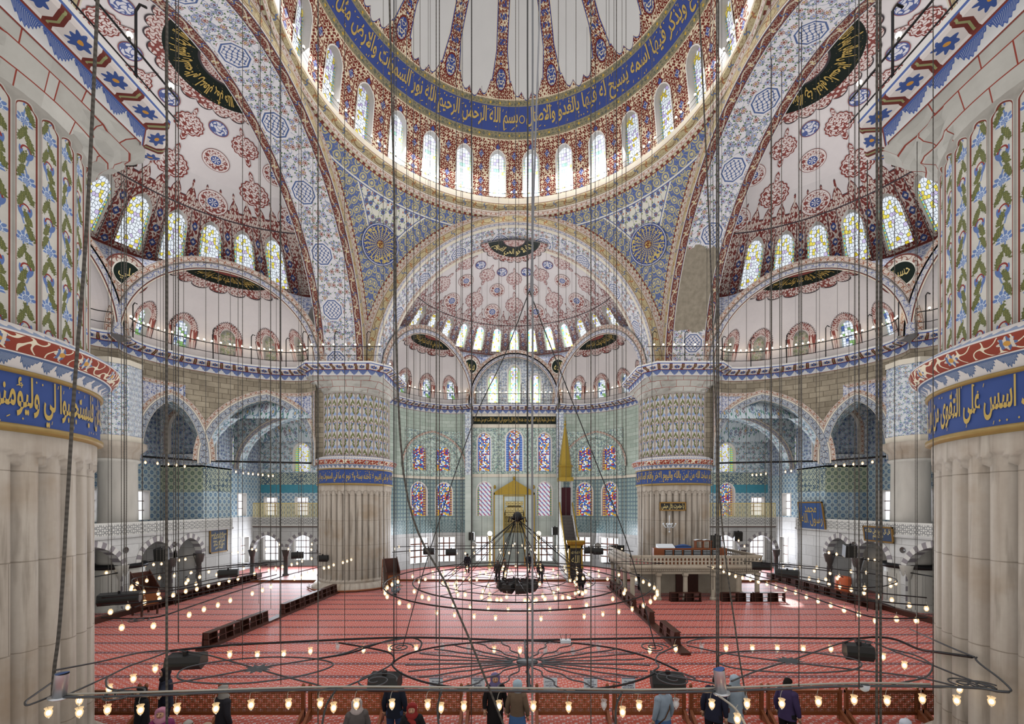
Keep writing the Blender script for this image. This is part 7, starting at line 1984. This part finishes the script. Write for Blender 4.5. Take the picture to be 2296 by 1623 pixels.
for a, c, l in (((755, 1545), (720, 1640), 'left of'), ((990, 1550), (985, 1640), 'near'), ((1395, 1550), (1380, 1640), 'right of')):
    free_cable([P3(a[0], a[1], 7.9), P3((a[0] + c[0]) / 2 - 6, (a[1] + c[1]) / 2 - 10, 7.8), P3(c[0], c[1], 7.6)], .02, 'dark cable curling down from the front bar %s the centre' % l)
free_cable([P3(1612, 1560, 7.9), P3(1650, 1590, 7.8), P3(1680, 1640, 7.6)], .022, 'pale covered cable curling down from the floodlight on the front bar', 'bar_cover')
# ---------------------------------------------------------------- people
def cloth_mat(name, c, v=.25):
    M = Mat(name, .85, .2).base(c); x, y, z = M.obj(); M.mul(M.noise(x, y, z, 9, 3), 1, 1 - v); return M.done()
SKIN = plain('skin', '#b98a6e', .6, .3)
CM = {}
def cm(c):
    if c not in CM: CM[c] = cloth_mat('cloth_' + c.strip('#'), c)
    return CM[c]
def skin_tube(chains, name, mat, parent, sub=1):
    """one continuous surface grown on a skeleton: chains of (point, radius), all rooted at the first point"""
    vs, es, rs, idx = [], [], [], {}
    for ch in chains:
        prev = None
        for p, r in ch:
            k = tuple(round(c, 4) for c in p)
            if k not in idx: idx[k] = len(vs); vs.append(p); rs.append(r)
            i = idx[k]
            if prev is not None and prev != i: es.append((prev, i))
            prev = i
    me = bpy.data.meshes.new(name); me.from_pydata(vs, es, []); me.materials.append(mat)
    o = bpy.data.objects.new(name, me); COL.objects.link(o)
    m = o.modifiers.new('skin', 'SKIN'); m.use_smooth_shade = True
    lay = me.skin_vertices[0].data if me.skin_vertices else None
    if lay is None:
        bpy.context.view_layer.objects.active = o; lay = me.skin_vertices[0].data
    for i, r in enumerate(rs): lay[i].radius = (r, r) if not isinstance(r, tuple) else r; lay[i].use_root = (i == 0)
    s_ = o.modifiers.new('subsurf', 'SUBSURF'); s_.levels = s_.render_levels = sub
    dg = bpy.context.evaluated_depsgraph_get(); me2 = bpy.data.meshes.new_from_object(o.evaluated_get(dg)); me2.name = name
    bpy.data.objects.remove(o)
    for p in me2.polygons: p.use_smooth = True
    if not me2.materials: me2.materials.append(mat)
    o = bpy.data.objects.new(name, me2); COL.objects.link(o); o.parent = parent
    return o
def loft(sections, n=20):
    """sections: (cx, cy, z, rx, ry)"""
    b = MB(); rows = [[(cx + rx * math.cos(2 * PI * k / n), cy_ + ry * math.sin(2 * PI * k / n), z) for k in range(n)] for cx, cy_, z, rx, ry in sections]
    b.grid(rows, mi=0, closed=True); return b
def person(x, y, rz, label, H=1.66, top='#222226', low='#1c1c22', head='#7a6a9a', kind='scarf', skirt=False, lean=0.0, arms='down', hair='#1d1916', z=0.0, coat=.0, extra=None, crouch=False):
    t = thing('person', label, 'person', (x, y, z), rz); s = H / 1.66
    hip, sh, nk, hd = .86 * s, 1.36 * s, 1.43 * s, 1.54 * s
    if crouch: dz = -.42 * s
    else: dz = 0
    hip += dz; sh += dz; nk += dz; hd += dz
    L = lambda zz: -lean * max(0, zz - hip)          # the figure faces -Y; a lean brings the head forward
    C = lambda x_, y_, z_: (x_ * s, y_ * s + L(z_), z_)
    arm = {'down': (((.24, .02, sh - .28 * s), (.25, -.04, sh - .52 * s))), 'phone': ((.25, -.04, sh - .26 * s), (.07, -.27, sh - .22 * s)), 'camera': ((.26, -.14, sh - .16 * s), (.07, -.26, sh + .14 * s)), 'reach': ((.24, -.12, sh - .2 * s), (.2, -.42, sh - .3 * s)), 'point': ((.3, -.05, sh - .1 * s), (.62, -.1, sh - .12 * s))}[arms]
    ch = [[(C(0, 0, hip), .14 * s), (C(0, .0, hip + .22 * s), .125 * s), (C(0, 0, sh - .1 * s), .15 * s), (C(0, 0, sh), .09 * s), (C(0, -.01, nk + .03 * s), .055 * s), (C(0, -.03, hd), .104 * s), (C(0, -.03, hd + .09 * s), .092 * s)]]
    kn = (.11, -.02, hip * .53) if not crouch else (.2, -.38, .42 * s)
    for sx in (-1, 1):
        ch.append([(C(0, 0, sh - .1 * s), .15 * s), (C(.17 * sx, 0, sh - .03 * s), .062 * s), (C(arm[0][0] * sx, arm[0][1], arm[0][2]), .046 * s), (C(arm[1][0] * sx, arm[1][1], arm[1][2]), .034 * s)])
        ch.append([(C(0, 0, hip), .14 * s), (C(.1 * sx, 0, hip - .06 * s), .095 * s), ((kn[0] * sx * s, kn[1] * s, kn[2]), .065 * s), ((.11 * sx * s, .02, .08 * s), .045 * s), ((.12 * sx * s, -.12 * s, .035), .035 * s)])
    body = skin_tube(ch, 'body', SKIN, t)
    # five fingers and a thumb on each hand
    for sx in (-1, 1):
        w = Vector(C(arm[1][0] * sx, arm[1][1], arm[1][2])); e = Vector(C(arm[0][0] * sx, arm[0][1], arm[0][2])); d = (w - e).normalized(); sd = d.cross(Vector((0, 1, .2))).normalized()
        b = MB()
        b.tube([w, w + d * .05 * s, w + d * .09 * s], [.03 * s, .036 * s, .03 * s], 6)
        for k, ln in enumerate((.06, .075, .08, .07, .055)):
            if k == 0: r0 = w + d * .03 * s + sd * .03 * s; b.tube([r0, r0 + (d + sd).normalized() * .035 * s, r0 + (d * 1.4 + sd).normalized() * .065 * s], .009 * s, 5)
            else: r0 = w + d * .085 * s + sd * (.026 - .017 * (k - 1)) * s; b.tube([r0, r0 + d * ln * .5 * s, r0 + d * ln * .85 * s + Vector((0, -.012, 0))], .0085 * s, 5)
        part(b, 'hand', 'skin_', t) if False else b.build('hand', SKIN, t)
    # face
    b = MB(); hc = Vector(C(0, -.03, hd + .03 * s)); r = .098 * s
    b.add([tuple(hc + Vector(q) * s) for q in ((-.012, -.09, .02), (.012, -.09, .02), (.016, -.118, -.02), (-.016, -.118, -.02), (0, -.09, -.03))], [(0, 1, 2, 3), (3, 2, 4)]); b.build('nose', SKIN, t)
    b = MB()
    for sx in (-1, 1): b.ball((hc.x + .033 * sx * s, hc.y - .088 * s, hc.z + .022 * s), .011 * s, 5)
    part(b, 'eyes', 'black_plastic', t)
    b = MB(); b.tube([tuple(hc + Vector((-.025, -.094, -.05)) * s), tuple(hc + Vector((.025, -.094, -.05)) * s)], .006 * s, 4); part(b, 'mouth', 'red_line', t)
    # clothing follows the body
    Ct = lambda zz: L(zz)
    hem = hip - (.12 + coat) * s
    tb = loft([(0, Ct(hem), hem, .205 * s, .16 * s), (0, Ct(hip), hip, .19 * s, .15 * s), (0, Ct(hip + .2 * s), hip + .2 * s, .175 * s, .135 * s), (0, Ct(sh - .14 * s), sh - .14 * s, .20 * s, .145 * s), (0, Ct(sh), sh + .0 * s, .2 * s, .125 * s), (0, Ct(sh + .055 * s), sh + .055 * s, .115 * s, .09 * s), (0, Ct(nk), nk + .02 * s, .062 * s, .062 * s)])
    tb.build('coat' if coat > .1 else 'shirt', cm(top), t)
    for sx in (-1, 1):
        A = Vector(C(.15 * sx, 0, sh - .03 * s)); B = Vector(C(arm[0][0] * sx, arm[0][1], arm[0][2])); D = Vector(C(arm[1][0] * sx, arm[1][1], arm[1][2])); D = B + (D - B) * .93
        b = MB(); b.ball(tuple(A), .098 * s, 8); b.tube(smooth([A, B, D], 5), [.094 * s, .088 * s, .08 * s, .074 * s, .07 * s, .066 * s, .062 * s, .058 * s, .054 * s, .052 * s, .05 * s], 10); b.build('sleeve', cm(top), t)
    if skirt: loft([(0, 0, .06, .3 * s, .26 * s), (0, 0, .4 * s, .25 * s, .22 * s), (0, 0, hip, .19 * s, .15 * s), (0, Ct(hip + .1), hip + .1 * s, .165 * s, .13 * s)]).build('skirt', cm(low), t)
    else:
        for sx in (-1, 1):
            b = MB(); b.tube(smooth([(.09 * sx * s, 0, hip + .02), (.1 * sx * s, 0, hip - .12 * s), (kn[0] * sx * s, kn[1] * s, kn[2]), (.11 * sx * s, .02, .09 * s)], 4), [.11 * s] * 4 + [.1 * s, .098 * s, .092 * s, .088 * s] + [.08 * s, .076 * s, .07 * s, .066 * s] + [.064 * s], 10); b.build('trouser_leg', cm(low), t)
    for sx in (-1, 1): b = MB(); b.ball((.11 * sx * s, .0, .05), .075 * s, 6, sz=.7); b.ball((.115 * sx * s, -.09 * s, .045), .068 * s, 6, sz=.65); b.ball((.12 * sx * s, -.15 * s, .04), .05 * s, 6, sz=.7); part(b, 'shoe', 'black_plastic', t)
    if kind == 'scarf':
        b = MB(); c = hc; n = 24; rows = []
        for e, (kx, ky, dz_, cut) in enumerate(((1.0, .9, -.2, 0), (1.35, 1.1, -.13, 0), (1.05, 1.0, -.075, .75), (1.12, 1.2, -.01, 1.25), (1.1, 1.22, .05, 1.2), (.88, 1.02, .1, .35), (.4, .5, .128, 0), (.02, .02, .135, 0))):
            row = []
            for k in range(n):
                a = 2 * PI * k / n; f = max(0, -math.sin(a)); yy = ky * math.sin(a) * (1 - cut * f * .55) + .12
                row.append((c.x + r * 1.08 * kx * math.cos(a), c.y + r * 1.08 * yy, c.z + dz_ * s))
            rows.append(row)
        b.grid(rows, mi=0, closed=True); b.build('headscarf', cm(head), t)
    else:
        b = MB(); c = hc; n = 20; rows = []
        for e in range(7):
            ph = PI / 2 * e / 6; zz = math.sin(ph)
            row = []
            for k in range(n):
                a = 2 * PI * k / n; front = max(0, -math.sin(a)); low_ = -.05 if front < .3 else .05
                row.append((c.x + r * 1.02 * math.cos(ph) * math.cos(a), c.y + .012 + r * 1.1 * math.cos(ph) * math.sin(a) * (1 if front < .3 else .92), c.z + (low_ * (1 - zz) + .118 * zz) * s))
            rows.append(row)
        b.grid(rows, mi=0, closed=True); b.build('hair', cm(hair if kind != 'bald' else '#a08672'), t)
    for sx in (-1, 1):
        if kind != 'scarf': b = MB(); b.ball((hc.x + .088 * sx * s, hc.y, hc.z), .022 * s, 5); b.build('ear', SKIN, t)
    if extra: extra(t, s, C, sh, hc)
    return t
def phone(t, s, C, sh, hc): b = MB(); p = C(0, -.31, sh - .24 * s); b.box(p[0] - .07, p[0] + .07, p[1] - .01, p[1] + .01, p[2] - .02, p[2] + .08); o = part(b, 'phone', 'black_plastic', t); b = MB(); b.box(p[0] - .06, p[0] + .06, p[1] + .011, p[1] + .013, p[2] - .01, p[2] + .07); part(b, 'screen', 'board_blue', o)
def camera_(t, s, C, sh, hc): b = MB(); p = C(0, -.3, sh + .17 * s); b.box(p[0] - .08, p[0] + .08, p[1] - .03, p[1] + .03, p[2] - .05, p[2] + .05); b.lathe([(.04, p[2] - .01), (.04, p[2] + .01)], p[0], p[1] - .06, 8); part(b, 'camera', 'black_plastic', t)
def strap(t, s, C, sh, hc): b = MB(); b.tube([C(-.17, .02, sh), C(-.05, .17, sh - .2 * s), C(.1, .17, sh - .42 * s), C(.22, .05, sh - .6 * s)], .014, 5); b.build('bag_strap', cm('#5a3a24'), t)
def scarf_r(t, s, C, sh, hc): b = MB(); b.tube([C(-.06, -.1, sh + .03), C(.05, -.16, sh - .05), C(.1, -.17, sh - .35 * s)], [.05, .055, .045], 8); b.build('scarf_end', cm('#8a2a26'), t)
PX = lambda px, y: (px - VX) / FPX * y
BK = PI      # back to the camera: facing +Y
person(PX(1110, 10.9), 10.9, .15, 'person in long black coat and purple patterned headscarf facing the gallery', 1.72, '#1d1b1c', '#17161a', '#6d5f92', coat=.45)
person(PX(1160, 10.6), 10.6, BK - .3, 'person in pale blue headscarf, brown top and long blue skirt seen from behind', 1.66, '#6f5a48', '#3f66a0', '#9fb6c6', skirt=True)
person(PX(925, 9.55), 9.55, .1, 'person in red headscarf and black jacket looking at a phone', 1.62, '#1e1e20', '#24242a', '#8e2a28', arms='phone', extra=lambda *a: (phone(*a), scarf_r(*a)), lean=.12)
person(PX(885, 10.7), 10.7, BK, 'person in navy jacket and blue jeans standing behind the one with red headscarf', 1.72, '#1f2536', '#33456e', kind='hair')
person(PX(800, 9.6), 9.6, .4, 'person in grey-brown coat standing before the screens left of the red headscarf', 1.66, '#5d5553', '#222127', '#b3a39f', coat=.3)
person(PX(1487, 10.4), 10.4, BK + .4, 'person with fair hair in pale denim shirt and blue skirt with a shoulder bag', 1.66, '#8797a8', '#44679c', kind='hair', hair='#b59a62', skirt=True, extra=strap)
person(PX(1600, 10.5), 10.5, BK - .8, 'person in navy jacket leaning forward beside the steel floodlight', 1.78, '#22243a', '#1d1d25', kind='hair', lean=.25)
person(PX(1648, 10.9), 10.9, BK - .2, 'person in light grey-blue hooded scarf and cape standing behind the screens', 1.66, '#93a3b2', '#6a3a30', '#9aabba', coat=.2)
person(PX(1765, 10.6), 10.6, PI / 2 + .5, 'person with dark hair in a purple shirt and black trousers in profile', 1.72, '#42305e', '#17171b', kind='hair')
person(PX(1088, 9.0), 9.0, PI - .3, 'person in cream jacket crouching and taking a photograph', 1.68, '#c3bab0', '#2a2a30', kind='hair', arms='camera', extra=camera_, crouch=True)
person(PX(1179, 8.5), 8.5, PI, 'person with short grey-brown hair in dark suit seen from behind at the lower edge', 1.62, '#1d1d22', '#1d1d22', kind='hair', hair='#5a4a40', crouch=True)
person(PX(318, 10.3), 10.3, -.6, 'person in black headscarf and black coat near the left pier', 1.62, '#1a1a1f', '#17171b', '#161619', coat=.4)
person(PX(372, 11.2), 11.2, -.9, 'person in dark headscarf and navy jacket reaching out an arm', 1.74, '#23263a', '#1d1d25', '#1b1a22', arms='point')
person(PX(362, 9.3), 9.3, .3, 'person in pink headscarf and magenta jacket at the lower left', 1.6, '#7b2f5c', '#2a2a35', '#b97a8e')
person(PX(425, 9.0), 9.0, .5, 'person with grey hair in pale jacket at the lower left', 1.56, '#9a9794', '#2a2a30', kind='hair', hair='#9a948e', lean=.2)
person(PX(455, 8.9), 8.9, .9, 'balding person in olive-beige jacket bending forward', 1.56, '#9c8d62', '#3a3830', kind='bald', lean=.3)
person(PX(500, 10.2), 10.2, 2.6, 'person with long grey hair in dark coat before the screens', 1.7, '#26242a', '#1c1c20', '#8a837c', coat=.3)
person(PX(2010, 9.6), 9.6, 1.6, 'person in white headscarf and pale blue robe crouching near the right pier', 1.6, '#b8bfd0', '#aab2c8', '#c3c8d6', crouch=True, lean=.3)
person(PX(1399, 8.3), 8.3, PI, 'person with dark hair low at the edge below the middle lamp', 1.5, '#2a2a2e', '#222', kind='hair', crouch=True) if False else None
for px, y, l, c, rz in ((1048, 38.0, 'distant person in dark clothes standing before the qibla windows', '#1c1c26', PI), (1116, 33.5, 'distant person in dark jacket left of the round chandelier heart', '#3a3530', .2), (1131, 34.5, 'distant person in brown jacket beside the one in dark jacket', '#4a3d33', 1.0),
                        (1212, 33.0, 'distant person in black leaning over before the mihrab', '#1f1f24', PI), (1185, 38.2, 'distant person in dark coat right of the mihrab centre', '#22222a', 2.5), (1303, 28.5, 'distant person in dark clothes walking toward the minbar', '#232021', PI), (1436, 30.4, 'distant person standing under the marble tribune', '#3a2f30', 0.2)):
    person(PX(px, y), y, rz, l, 1.7, c, '#1e1e24', kind='hair')
# the seated one by the left pier
o = person(-8.0, 28.6, PI / 2, 'seated person in grey clothes reading by the preaching chair', 1.66, '#8d9296', '#7f858c', kind='hair', hair='#6a625c', arms='reach', crouch=True, lean=.1)
print('objects', len(bpy.data.objects), 'verts', sum(len(m.vertices) for m in bpy.data.meshes))
